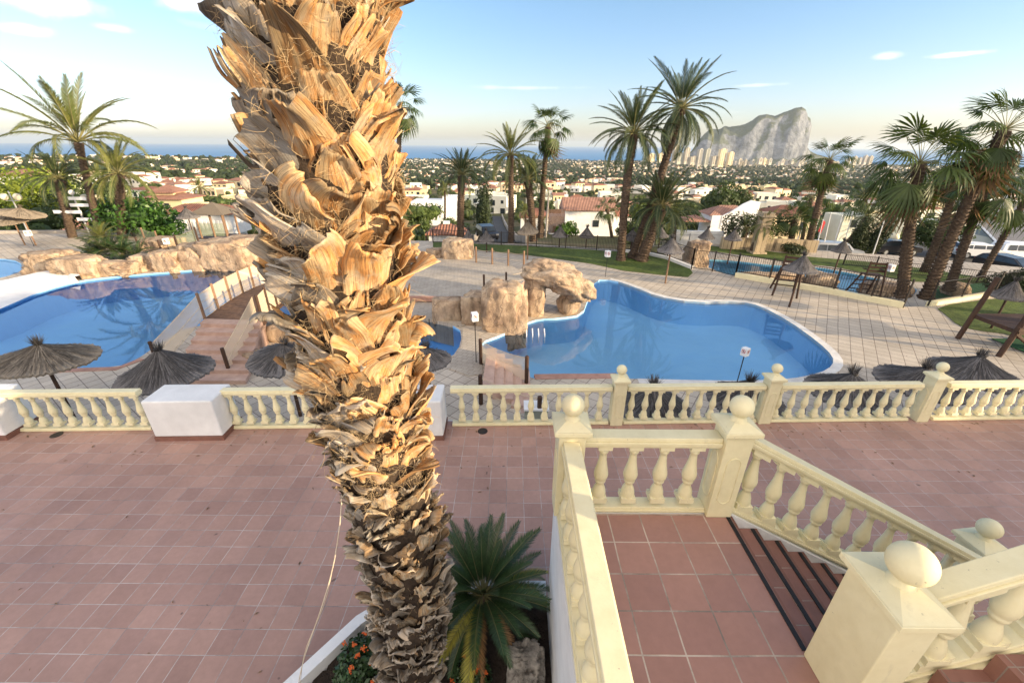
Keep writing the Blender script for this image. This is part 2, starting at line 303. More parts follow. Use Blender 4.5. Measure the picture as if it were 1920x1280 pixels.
def roofmat():
    k = N('terracotta_roof_tiles', .8, .2); g = k.n('ShaderNodeNewGeometry'); pos = g.outputs['Position']
    c = k.ramp(k.noise(pos, .9, 6, .7), [(.3, (.22, .10, .07)), (.7, (.40, .19, .125))])
    oi = k.n('ShaderNodeObjectInfo'); c = k.mix(c, k.ramp(oi.outputs['Random'], [(0, (.75, .75, .8)), (.5, 1.0), (1, (1.05, 1.3, 1.5))]), 1.0, 'MULTIPLY')
    tcn = k.n('ShaderNodeTexCoord'); wv = k.n('ShaderNodeTexWave'); wv.bands_direction = 'X'; wv.inputs['Scale'].default_value = 1.1; wv.inputs['Distortion'].default_value = .3; k.l(tcn.outputs['Object'], wv.inputs['Vector'])
    c = k.mix(c, k.ramp(wv.outputs[0], [(.1, .5), (.6, 1.1)]), .8, 'MULTIPLY'); k.col(c); k.bump(wv.outputs[0], .8, .1); return k.mat
MT['roof'] = roofmat()
MT['glass'] = basic('dark_window_glass', (.035, .045, .055), (.02, .025, .03), 2, .12, 0, spec=.6, big=0)
MT['greyroof'] = basic('grey_sheet_roof', (.16, .16, .17), (.12, .12, .13), 2, .6, .2)
MT['asphalt'] = basic('asphalt', (.085, .082, .082), (.055, .053, .053), 3, .9, .5, .01)
MT['concrete'] = basic('pale_concrete', (.42, .38, .33), (.30, .27, .24), 2, .85, .3)
MT['carwhite'] = basic('white_car_paint', (.80, .80, .80), (.78, .78, .78), 2, .25, 0, spec=.5, big=0)
MT['cargrey'] = basic('dark_car_paint', (.03, .03, .035), (.025, .025, .03), 2, .25, 0, spec=.5, big=0)
MT['carsilver'] = basic('silver_car_paint', (.45, .46, .48), (.42, .43, .45), 2, .3, 0, spec=.5, metal=.5, big=0)
MT['tyre'] = basic('tyre_rubber', (.02, .02, .02), None, 10, .8, .2, big=0)
MT['globe'] = basic('cream_lamp_globe', (.78, .70, .50), (.70, .62, .44), 3, .3, 0, big=0)
MT['signwhite'] = basic('white_sign_board', (.82, .82, .82), (.76, .76, .77), 5, .5, .05, big=0)
MT['signred'] = basic('red_sign_ink', (.55, .03, .04), None, 5, .5, 0, big=0)
MT['signblack'] = basic('black_sign_ink', (.02, .02, .03), None, 5, .5, 0, big=0)
MT['flower'] = basic('orange_flower_petals', (.75, .16, .025), (.55, .08, .02), 30, .6, 0, big=0)
MT['soil'] = basic('garden_soil', (.055, .038, .028), (.025, .018, .013), 8, .95, 1, .04)
MT['net'] = None
def netmat(name, c, alpha):
    k = N(name, .8); tcn = k.n('ShaderNodeTexCoord'); k.b.inputs['Base Color'].default_value = (*c, 1)
    tr = k.n('ShaderNodeBsdfTransparent'); ms = k.n('ShaderNodeMixShader'); ms.inputs[0].default_value = alpha
    k.l(tr.outputs[0], ms.inputs[1]); k.l(k.b.outputs[0], ms.inputs[2]); k.l(ms.outputs[0], k.nt.nodes['Material Output'].inputs[0]); return k.mat
MT['net'] = netmat('fine_rope_net', (.82, .70, .52), .50)
MT['netgreen'] = netmat('green_safety_net', (.35, .42, .25), .42)

# ------------------------------------------------------------------ terrain
KP = [(0, -3.1), (30, -3.1), (45, -4.5), (60, -7.6), (100, -13.2), (130, -15.8), (250, -26.5), (450, -39.5), (900, -63), (1500, -77), (3000, -97), (3700, -112), (4300, -131), (6000, -150), (20000, -200)]
def T(x, y, raw=True):
    d = hypot(x * .7, y); z = KP[-1][1]
    for (a, za), (b, zb) in zip(KP, KP[1:]):
        if a <= d < b: z = za + (zb - za) * (d - a) / (b - a); break
    az = atan2(x, max(y, 1e-3)); r = hypot(x, y)
    z += 36 * math.exp(-((r - 1500) / 620) ** 2) / (1 + math.exp((az + .33) * 14))
    z += 16 * math.exp(-((r - 600) / 300) ** 2) / (1 + math.exp((az + .5) * 10))
    if d > 60: z += min(1, (d - 60) / 300) * 9 * noise.noise(Vector((x / 260, y / 260, .3))) + min(1, (d - 60) / 200) * 2.5 * noise.noise(Vector((x / 60, y / 60, 2.3)))
    if not raw and d < 42: z -= 4 * min(1, max(0, (42 - d) / 6)) * (1 if -75 < x < 60 else 0)
    return z
g = G(); rows = []; azs = [radians(-75 + 150 * i / 180) for i in range(181)]
rs = [3] + [3 * (1.045 ** i) for i in range(1, 172)]
for r in rs: rows.append([(r * sin(a), r * cos(a), T(r * sin(a), r * cos(a), False)) for a in azs])
nA = len(azs); vs = [p for row in rows for p in row]
g.add(vs, [(i * nA + j, i * nA + j + 1, (i + 1) * nA + j + 1, (i + 1) * nA + j) for i in range(len(rows) - 1) for j in range(nA - 1)])
k = N('hillside_ground', .95, .1); pos = k.n('ShaderNodeNewGeometry').outputs['Position']
c = k.ramp(k.noise(pos, .03, 6, .7), [(.3, (.055, .068, .025)), (.5, (.11, .105, .05)), (.62, (.24, .185, .115)), (.75, (.32, .26, .18))]); k.col(k.mix(c, k.ramp(k.noise(pos, .6, 6, .7), [(.3, .5), (.7, 1.2)]), .8, 'MULTIPLY'))
k.bump(k.noise(pos, .5, 6), .6, .6)
g.build('hillside_ground', k.mat, smooth=True, kind='structure', label='green and sandy hillside falling away to the coast', cat='ground')
k = N('sea_water', .6, .12); pos = k.n('ShaderNodeNewGeometry').outputs['Position']
k.col(k.ramp(k.noise(pos, .0006, 4, .6, (1, .25, 1)), [(.3, (.045, .19, .40)), (.7, (.06, .23, .46))])); k.bump(k.noise(pos, .05, 4), .4, .6)
g = G(); nseg = 96; g.add([(40000 * sin(2 * pi * i / nseg), 40000 * cos(2 * pi * i / nseg), -130) for i in range(nseg)], [tuple(range(nseg - 1, -1, -1))])
g.build('sea', k.mat, kind='structure', label='flat blue sea reaching the horizon', cat='sea')
# ------------------------------------------------------------------ terrace
LZ = CAMZ - 3.18; RZ = LZ + .88
A = P(40, 811, 0); B = P(1905, 788, 0)
bdir = (B - A).normalized(); bn = Vector((-bdir.y, bdir.x, 0))
def onb(px, off=0.0):      # point on the far balustrade front line under photo column px
    lo, hi = -14.0, 22.0
    for _ in range(50):
        mid = (lo + hi) / 2; q = A + bdir * mid; v = q - CAM; x = 960 + F * v.dot(rt) / v.dot(fw)
        if x < px: lo = mid
        else: hi = mid
    return A + bdir * lo + bn * off
L0 = A - bdir * 16; L1 = A + bdir * 30
g = G(); g.quad((L0.x, -12, 0), (L1.x, -12, 0), tuple(L1 + bn * .22), tuple(L0 + bn * .22))
g.build('terrace_floor', MT['terrace'], kind='structure', label='dusty red tiled terrace floor', cat='terrace')
g = G(); g.prism([(L0.x, L0.y - .5), (L1.x, L1.y - .5), tuple((L1 + bn * .26).xy), tuple((L0 + bn * .26).xy)], -2.4, -.012)
g.build('retaining_wall', MT['white'], label='white retaining wall carrying the edge of the red terrace', cat='wall')

BALP = [(.030, .075), (.043, .078), (.046, .092), (.036, .105), (.030, .125), (.034, .175), (.046, .235), (.059, .285), (.062, .315), (.056, .345), (.047, .362), (.052, .372), (.052, .385), (.040, .395), (.031, .42), (.033, .445), (.047, .475), (.060, .505), (.064, .53), (.064, .55)]
def baluster_mesh():
    H = .60; g = G()
    prof = [(.064, 0), (.064, .03), (.060, .055), (.050, .085), (.036, .115), (.033, .13), (.042, .142), (.050, .152), (.051, .168), (.047, .176), (.058, .190), (.065, .215), (.066, .238), (.060, .27), (.048, .32), (.037, .38), (.032, .43), (.031, .455), (.040, .462), (.045, .475), (.040, .49), (.034, .497), (.036, .515)]
    g.lathe([(r, z + .05) for r, z in prof], n=18)
    me_s = g
    g.box((0, 0, .025), (.135, .135, .05)); g.box((0, 0, .583), (.125, .125, .034))
    return g.mesh('baluster', MT['cream'])
BAL = baluster_mesh()
for p_ in BAL.polygons: p_.use_smooth = p_.index < 22 * 18
def rail_sect(g, a, b, wdt, h, z0, mi=0):
    """moulded rail from a to b (top at a.z+h): three stacked boxes"""
    a = Vector(a); b = Vector(b); d = b - a; dh = Vector((d.x, d.y, 0)); n = Vector((-dh.y, dh.x, 0)).normalized()
    for (w0, w1, za, zb) in ((.80, .80, 0, .25), (.98, 1.0, .255, .62), (.84, .80, .625, 1.0)):
        vs = []
        for q in (a, b):
            for sx, zz, ww in ((-1, za, w0), (1, za, w0), (1, zb, w1), (-1, zb, w1)): vs.append(q + n * (sx * wdt * ww / 2) + Vector((0, 0, z0 + zz * h)))
        g.add(vs, [(0, 1, 2, 3), (7, 6, 5, 4), (0, 4, 5, 1), (1, 5, 6, 2), (2, 6, 7, 3), (3, 7, 4, 0)], mi)
def bev(o, wdt=.006, seg=2):
    md = o.modifiers.new('bevel', 'BEVEL'); md.width = wdt; md.segments = seg; md.limit_method = 'ANGLE'; md.angle_limit = radians(40)
def balustrade(label, a, b, spacing=.273, off0=None, group=None, wid=.17, n=None):
    a = Vector(a); b = Vector(b); d = b - a; L = Vector((d.x, d.y, 0)).length; slope = d.z / L; rz = atan2(d.y, d.x)
    t = thing('balustrade', label, 'balustrade', a, group)
    g = G(); rail_sect(g, (0, 0, 0), d, wid, .105, .775); o = g.build('top_rail', MT['cream'], t); bev(o)
    g = G(); rail_sect(g, (0, 0, 0), d, wid * .95, .07, .0); o = g.build('bottom_rail', MT['cream'], t); bev(o, .004)
    n = n or max(1, int(round(L / spacing)) - 0); off = (L - (n - 1) * spacing) / 2 if off0 is None else off0
    for i in range(n):
        s = off + i * spacing
        if s > L - .03: break
        q = link('baluster', BAL, t, (d.x / L * s, d.y / L * s, slope * s + .12), rz=rz)
        k_ = (.775 - .12) / .60; q.scale = (1, 1, k_)
        if abs(slope) > .1:
            q.location.z -= .035; q.scale = (1, 1, k_ + .10)
    if abs(slope) > .1:      # wedge blocks that fill between the sloping rail and the upright balusters
        for i in range(n):
            s = off + i * spacing
            for zz, hh in ((.06, .07), (.73, .08)):
                g = G()
                c0 = Vector((d.x / L * s, d.y / L * s, slope * s + zz + hh / 2))
                sh = Matrix.Translation(c0) @ Matrix.Rotation(rz, 4, 'Z') @ Matrix(((1, 0, 0, 0), (0, 1, 0, 0), (slope, 0, 1, 0), (0, 0, 0, 1)))
                g.box((0, 0, 0), (.17, .128, hh), M=sh); g.build('saddle_block', MT['cream'], t)
    return t
def newel(label, c, w=.235, d=.235, h=.93, ball=.098, rz=0, group=None, base=0, capw=None, panels=True):
    t = thing('newel_post', label, 'newel post', (c[0], c[1], c[2]), group, rz)
    g = G(); g.box((0, 0, h / 2 + base / 2), (w, d, h - base)); o = g.build('shaft', MT['cream'], t); bev(o, .008)
    g = G()      # raised arched panel outline on each face
    if panels:
        for k_ in range(4):
            ca = Matrix.Rotation(k_ * pi / 2, 4, 'Z'); dist = (d if k_ % 2 == 0 else w) / 2 + .002; hw = (w if k_ % 2 == 0 else d) * .26
            pts = [(-hw, h * .24), (-hw * .55, h * .205), (0, h * .19), (hw * .55, h * .205), (hw, h * .24), (hw, h * .70), (hw * .6, h * .745), (0, h * .76), (-hw * .6, h * .745), (-hw, h * .70)]
            vs = [ca @ Vector((x, -dist, z)) for x, z in pts]; g.tube(vs + [vs[0], vs[1]], .0055, 5, cap=False)
        g.build('panel_moulding', MT['cream'], t)
    cw = w + .085; cdp = d + .085
    g = G(); g.box((0, 0, h + .012), (w + .04, d + .04, .024)); g.box((0, 0, h + .046), (cw, cdp, .042))
    vs = [(sx * (cw - .012) / 2, sy * (cdp - .012) / 2, h + .068) for sx, sy in ((-1, -1), (1, -1), (1, 1), (-1, 1))] + [(sx * .055, sy * .055, h + .118) for sx, sy in ((-1, -1), (1, -1), (1, 1), (-1, 1))]
    g.add(vs, [(0, 1, 5, 4), (1, 2, 6, 5), (2, 3, 7, 6), (3, 0, 4, 7), (4, 5, 6, 7), (3, 2, 1, 0)]); o = g.build('cap', MT['cream'], t); bev(o, .005)
    g = G(); g.lathe([(.075, 0), (.07, .018), (.055, .04), (.045, .055), (.05, .07)], (0, 0, h + .10), 24)
    zc = h + .155 + ball * .9
    g.lathe([(max(.0005, ball * sin(pi * i / 20)), zc - ball * cos(pi * i / 20)) for i in range(21)], n=32)
    g.build('ball_finial', MT['cream'], t, smooth=True)
    return t

# white block planters in the line of the far balustrade
def block(label, x0, x1, d0=.0, dep=.62, h=.87):
    a = P(x0, 826, 0); b = P(x1, 825, 0); rz = atan2(bdir.y, bdir.x); c = (a + b) / 2 + bn * (dep / 2); L = (b - a).length
    t = thing('white_block_pedestal', label, 'pedestal', (c.x, c.y, 0), 'white rendered pedestals in the balustrade line', rz)
    g = G(); g.box((0, 0, .09 + (h - .09) / 2), (L, dep, h - .09)); o = g.build('block', MT['white'], t); bev(o, .03, 3)
    g = G(); g.box((0, 0, .045), (L + .02, dep + .02, .09)); g.build('tile_skirting', MT['skirt'], t)
block('white rendered block pedestal between the two balustrade runs, left of the big palm trunk', 294, 420)
block('white block pedestal partly hidden behind the big palm trunk', 735, 832)
a_ = P(294, 826, 0)
block('white block pedestal cut off at the left edge of the picture', -115, 14)

def run(label, p0, p1, n=None): return balustrade(label, onb(p0, .09), onb(p1, .09), .273, group='cream balustrade runs along the terrace edge', n=n)
run('cream balustrade run at far left between two white blocks', 18, 283)
run('cream balustrade run between the white block and the palm trunk', 434, 745)
run('cream balustrade run right of the palm trunk ending at the first ball topped post', 848, 1141)
run('cream balustrade run between the first and second ball topped posts of the terrace edge', 1169, 1418)
run('cream balustrade run between the second and third ball topped posts of the terrace edge', 1446, 1703)
run('cream balustrade run right of the third ball topped post, leaving the picture', 1750, 2300)
rzb = atan2(bdir.y, bdir.x)
for px, lb in ((1155, 'first cream ball topped post of the terrace edge, just behind the landing'), (1432, 'second cream ball topped post of the terrace edge, above the stair rail'), (1727, 'third cream ball topped post of the terrace edge, nearest the right side')):
    q = onb(px, .10); newel(lb, q, .24, .24, .98, .098, rzb, 'cream ball topped posts along the terrace edge')

# ------------------------------------------------------------------ landing and stairs
lx0, lx1, ly0, ly1 = .62, 2.10, -1.2, 2.90
g = G(); g.quad((lx0 - .16, ly0, LZ), (lx1, ly0, LZ), (lx1, ly1 + .02, LZ), (lx0 - .16, ly1 + .02, LZ))
g.build('landing_floor', MT['landing'], kind='structure', label='landing floor of square brown clay tiles with pale joints', cat='landing')
g = G(); g.prism([(.43, ly0), (lx1 - .01, ly0), (lx1 - .01, 3.10), (.43, 3.10)], -.02, LZ - .004)
g.build('landing_wall', MT['white'], label='white rendered wall below the tiled stair landing', cat='wall')
# lower flight, falling to the right
NS = 12; rise = LZ / NS; tread = .275; sy0, sy1 = 1.72, 2.90
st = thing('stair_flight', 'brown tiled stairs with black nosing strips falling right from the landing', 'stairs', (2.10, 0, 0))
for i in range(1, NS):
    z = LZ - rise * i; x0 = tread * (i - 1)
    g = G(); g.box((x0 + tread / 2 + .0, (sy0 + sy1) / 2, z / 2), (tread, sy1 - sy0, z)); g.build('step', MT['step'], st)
g = G()
for i in range(0, NS):
    z = LZ - rise * i; x0 = tread * i
    g.box((x0 - .045, (sy0 + sy1) / 2, z + .0045), (.034, sy1 - sy0 - .02, .009), mi=0)
g.build('nosing_strip', MT['black'], st)
g = G()
for i in range(0, NS):
    z = LZ - rise * i; x0 = tread * i; g.box((x0 - .008, (sy0 + sy1) / 2, z - .006), (.022, sy1 - sy0 - .004, .0125))
g.build('tile_edge', MT['skirt'], st)
# white stringer under the far handrail
XE = 5.25
g = G(); sl_ = -(LZ) / (tread * NS)
g.add([(2.09, 2.905, 0), (XE, 2.905, 0), (XE, 2.905, LZ + sl_ * (XE - 2.09) + .02), (2.09, 2.905, LZ + .02), (2.09, 3.09, 0), (XE, 3.09, 0), (XE, 3.09, LZ + sl_ * (XE - 2.09) + .02), (2.09, 3.09, LZ + .02)], [(0, 1, 2, 3), (7, 6, 5, 4), (3, 2, 6, 7), (1, 5, 6, 2), (0, 3, 7, 4)])
g.build('stringer_wall', MT['white'], label='white stringer wall under the descending stair balustrade', cat='wall')
# upper flight, rising to the right beside the near newel
st2 = thing('stair_flight', 'tiled stairs rising right behind the large near newel post', 'stairs', (2.32, 0, LZ))
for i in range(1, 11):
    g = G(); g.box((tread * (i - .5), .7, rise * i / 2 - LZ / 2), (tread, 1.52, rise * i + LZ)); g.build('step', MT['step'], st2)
g = G(); s2 = rise / tread
g.add([(2.30, 1.46, 0), (5.3, 1.46, 0), (5.3, 1.46, LZ + s2 * 3.0 + .02), (2.30, 1.46, LZ + .02), (2.30, 1.64, 0), (5.3, 1.64, 0), (5.3, 1.64, LZ + s2 * 3.0 + .02), (2.30, 1.64, LZ + .02)], [(0, 1, 2, 3), (7, 6, 5, 4), (3, 2, 6, 7), (1, 5, 6, 2), (0, 3, 7, 4)])
g.build('stringer_wall', MT['cream'], label='cream stringer wall between the two stair flights', cat='wall')
newel('cream ball topped newel at the left corner of the landing, right of the sago palm', (.525, 3.0, LZ), h=.93)
newel('cream ball topped newel where the landing rail meets the descending stair rail', (1.965, 3.0, LZ), h=.93)
newel('large near newel post with a sunlit ball at the bottom right', (2.15, 1.53, LZ), w=.235, d=.36, h=.91, ball=.112, panels=False)
newel('cream ball topped newel at the foot of the stairs, behind the large near post', (5.38, 3.38, -.02), w=.26, d=.26, h=1.0, ball=.11, rz=.12)
balustrade('landing balustrade running away from the viewer above the white wall', (.515, -1.2, LZ), (.515, 2.88, LZ), .262)
balustrade('short four baluster landing balustrade between the two middle newel posts', (.645, 3.0, LZ), (1.845, 3.0, LZ), .273, off0=.19, n=4)
balustrade('sloping balustrade descending with the stairs', (2.08, 3.0, LZ + .02), (5.27, 3.0, LZ + .02 - .56 * 3.19), .262)
balustrade('near balustrade rising to the right behind the large newel', (2.28, 1.55, LZ + .02), (5.3, 1.55, LZ + .02 + .585 * 3.02), .262)

# ------------------------------------------------------------------ planting bed at the foot of the palm
bed = [(-2.62, 1.6), (-2.28, 2.2), (-1.72, 2.93), (-1.2, 3.32), (-.3, 3.36), (.43, 3.36)]
g = G(); hb = .32
ins = []
for i_, p_ in enumerate(bed):
    a_ = Vector(bed[max(0, i_ - 1)]); b_ = Vector(bed[min(len(bed) - 1, i_ + 1)]); d = (b_ - a_).normalized(); ins.append((p_[0] + d.y * .12, p_[1] - d.x * .12))
outl = bed + ins[::-1]; g.prism(outl[::-1], 0, hb)
g.build('planter_kerb', MT['white'], label='white rendered kerb round the planting bed of the big palm', cat='kerb'); bev(bpy.data.objects['planter_kerb'], .012)
poly = [(-2.62, 1.6)] + bed[1:] + [(.43, -1), (-2.62, -1)]
g = G(); n_ = 26
for i in range(n_):
    for j in range(n_):
        pass
vs = []; gx = [(-2.6 + 3.03 * i / 30) for i in range(31)]; gy = [(-.5 + 4.1 * j / 36) for j in range(37)]
def inb(x, y):
    for (x0, y0), (x1, y1) in zip(bed, bed[1:]):
        if x0 <= x <= x1: return y < y0 + (y1 - y0) * (x - x0) / (x1 - x0) - .0
    return False
for y in gy:
    for x in gx: vs.append((x, y, .18 + .06 * noise.noise(Vector((x * 3, y * 3, 1))) + .03 * noise.noise(Vector((x * 11, y * 11, 1)))))
g.add(vs, [(j * 31 + i, j * 31 + i + 1, (j + 1) * 31 + i + 1, (j + 1) * 31 + i) for j in range(36) for i in range(30) if inb(gx[i], gy[j + 1]) and inb(gx[i + 1], gy[j])])
g.build('bed_soil', MT['soil'], smooth=True, kind='structure', label='dark soil of the planting bed', cat='soil')

# ------------------------------------------------------------------ generic palm leaves
def frond(L, nl, ll, lw, curve, vee=.5, seed=0, sweep=.9, droop=.3, start=.16, rw=.02, e0=0, wob=.1, green=0):
    r = random.Random(seed); g = G(); n = 14; pts = []; p = Vector((0, 0, 0)); side = r.uniform(-.12, .12)
    dirs = []
    for i in range(n + 1):
        s = i / n; a = e0 - curve * s ** 1.4; h = side * s; d = Vector((cos(a) * cos(h), cos(a) * sin(h), sin(a))); pts.append(p.copy()); dirs.append(d); p = p + d * (L / n)
    g.tube(pts, [rw * (1 - .85 * i / n) for i in range(n + 1)], 4, mi=1, cap=False)
    for k_ in range(nl):
        s = start + (1 - start) * (k_ + .5) / nl; f = s * n; i = min(int(f), n - 1); q = pts[i].lerp(pts[i + 1], f - i); d = dirs[i].lerp(dirs[i + 1], f - i).normalized()
        sd = d.cross(Vector((0, 0, 1))); sd = sd.normalized() if sd.length > .1 else Vector((0, 1, 0)); upv = sd.cross(d)
        env = min(1, (s - start) / .18 + .35) * min(1, (1.0 - s) * 2.6 + .30)
        for sg in (-1, 1):
            l = ll * env * r.uniform(.85, 1.1); ang = sweep + r.uniform(-wob, wob) + .5 * s; vv = vee + r.uniform(-wob, wob)
            dr = (sd * sg * cos(vv) + upv * sin(vv)) * cos(ang - .3) + d * sin(ang - .3); dr.normalize()
            wv = d * lw / 2
            m1 = q + dr * l * .45; e = q + dr * l - Vector((0, 0, droop * l * r.uniform(.6, 1.3)))
            g.add([q - wv * .7, q + wv * .7, m1 + wv, m1 - wv, e], [(0, 1, 2, 3), (3, 2, 4)], 0)
    return g
def fanleaf(Lp, Lf, seed=0, curve=.5, nseg=24, droop=.6):
    r = random.Random(seed); g = G(); n = 8; pts = []; p = Vector((0, 0, 0)); a = 0
    for i in range(n + 1):
        s = i / n; a = -curve * s; pts.append(p.copy()); p = p + Vector((cos(a), 0, sin(a))) * (Lp / n)
    g.tube(pts, [.018 * (1 - .4 * i / n) for i in range(n + 1)], 4, mi=1, cap=False)
    hub = pts[-1]; fwd = Vector((cos(a), 0, sin(a))); sd = Vector((0, 1, 0)); nn = fwd.cross(sd) * -1; nn.normalize()
    for k_ in range(nseg):
        t = -1 + 2 * (k_ + .5) / nseg; th = t * 1.95; l = Lf * (1 - .28 * abs(t) ** 2) * r.uniform(.9, 1.08)
        dr = fwd * cos(th) + sd * sin(th); dr = (dr + nn * (.25 * abs(sin(th)) + (.10 if k_ % 2 else -.03))).normalized(); lat = (fwd * -sin(th) + sd * cos(th))
        w_ = 1.95 / nseg * 1.15
        m1 = hub + dr * l * .5 - Vector((0, 0, droop * .06 * l)); m2 = hub + dr * l * .78 - Vector((0, 0, droop * .22 * l * r.uniform(.7, 1.4))); e = hub + dr * l * .95 - Vector((0, 0, droop * .62 * l * r.uniform(.6, 1.3)))
        g.add([hub, m1 - lat * l * .5 * w_, m1 + lat * l * .5 * w_, m2 - lat * l * .35 * w_, m2 + lat * l * .35 * w_, e], [(0, 1, 2), (1, 3, 4, 2), (3, 5, 4)], 0)
    return g
# ------------------------------------------------------------------ the big palm trunk in front
def bootmat(name, orange, tan, dark, grey):
    k = N(name, .78, .25); uv = k.n('ShaderNodeUVMap'); uv.uv_map = 'UVMap'; at = k.n('ShaderNodeAttribute'); at.attribute_name = 'tint'
    ad = k.n('ShaderNodeVectorMath', operation='ADD'); cmb = k.n('ShaderNodeCombineXYZ'); m_ = k.n('ShaderNodeMath', operation='MULTIPLY'); m_.inputs[1].default_value = 37.0
    k.l(at.outputs['Fac'], m_.inputs[0]); k.l(m_.outputs[0], cmb.inputs[2]); k.l(uv.outputs[0], ad.inputs[0]); k.l(cmb.outputs[0], ad.inputs[1]); v = ad.outputs[0]
    st = k.noise(v, 1, 8, .75, (26, 1.6, 1)); bl = k.noise(v, 1, 5, .65, (3.2, 2.0, 1)); fi = k.noise(v, 1, 6, .8, (80, 5, 1))
    c = k.mix(tan, orange, k.ramp(bl, [(.42, 0.0), (.57, .92)])); c = k.mix(c, dark, k.ramp(st, [(.34, 1.0), (.53, 0.0)]))
    c = k.mix(c, grey, k.ramp(k.noise(v, 1, 4, .6, (2.5, 3.5, 1)), [(.52, 0.0), (.68, .8)]))
    sp_ = k.n('ShaderNodeSeparateXYZ'); k.l(uv.outputs[0], sp_.inputs[0]); tipn = k.n('ShaderNodeMath', operation='MULTIPLY_ADD'); k.l(k.noise(v, 1, 4, .6, (6, 4, 1)), tipn.inputs[0]); tipn.inputs[1].default_value = .8; k.l(sp_.outputs[1], tipn.inputs[2])
    c = k.mix(c, tuple(x * .62 for x in grey), k.ramp(tipn.outputs[0], [(1.0, 0.0), (1.3, .65)]))
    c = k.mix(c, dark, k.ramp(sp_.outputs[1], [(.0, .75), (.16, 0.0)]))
    mo = k.n('ShaderNodeMath', operation='FRACT'); m3 = k.n('ShaderNodeMath', operation='MULTIPLY'); m3.inputs[1].default_value = 7.31; k.l(at.outputs['Fac'], m3.inputs[0]); k.l(m3.outputs[0], mo.inputs[0])
    c = k.mix(c, k.ramp(mo.outputs[0], [(0, .42), (.5, .95), (1, 1.2)]), 1, 'MULTIPLY'); c = k.mix(c, k.ramp(fi, [(.3, .68), (.62, 1.1)]), .8, 'MULTIPLY'); k.col(c)
    h = k.mix(st, fi, .45); k.bump(h, .75, .012); return k.mat
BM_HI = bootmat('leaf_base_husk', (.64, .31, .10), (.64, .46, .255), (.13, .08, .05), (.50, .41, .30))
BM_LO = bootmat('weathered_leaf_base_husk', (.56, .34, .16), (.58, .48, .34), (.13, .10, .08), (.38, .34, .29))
BM_DK = bootmat('shade_toned_weathered_leaf_base_husk', (.44, .34, .24), (.46, .41, .345), (.13, .115, .10), (.48, .45, .41))
fibm = basic('dry_palm_fibre', (.58, .43, .24), (.30, .20, .11), 30, .9, 0, big=0)
corem = basic('palm_trunk_core', (.085, .058, .038), (.03, .02, .015), 12, .95, 1, .03)
TX, TY = -.93, 2.42
def axis(z):  # slight lean and swing of the trunk
    return Vector((TX + .05 * sin(z * 1.1) - (.03 * max(0, z - 3.2) / 2.5) - .08 * max(0, 1.5 - z) / 1.5, TY + .03 * cos(z * .9), z))
palm = thing('palm_tree', 'big shaggy palm trunk with split leaf bases rising through the foreground', 'palm tree', (TX, TY, 0))
def core_r(z): return .285 + .03 * max(0, min(1, (z - 2.5) / 2.5))
g = G(); pts = [axis(.1 + i * .1) - Vector((TX, TY, 0)) for i in range(86)]; g.tube(pts, [core_r(.1 + i * .1) * (1 + .06 * noise.noise(Vector((0, 0, i * .7)))) for i in range(86)], 24)
g.build('trunk', corem, palm, smooth=True)
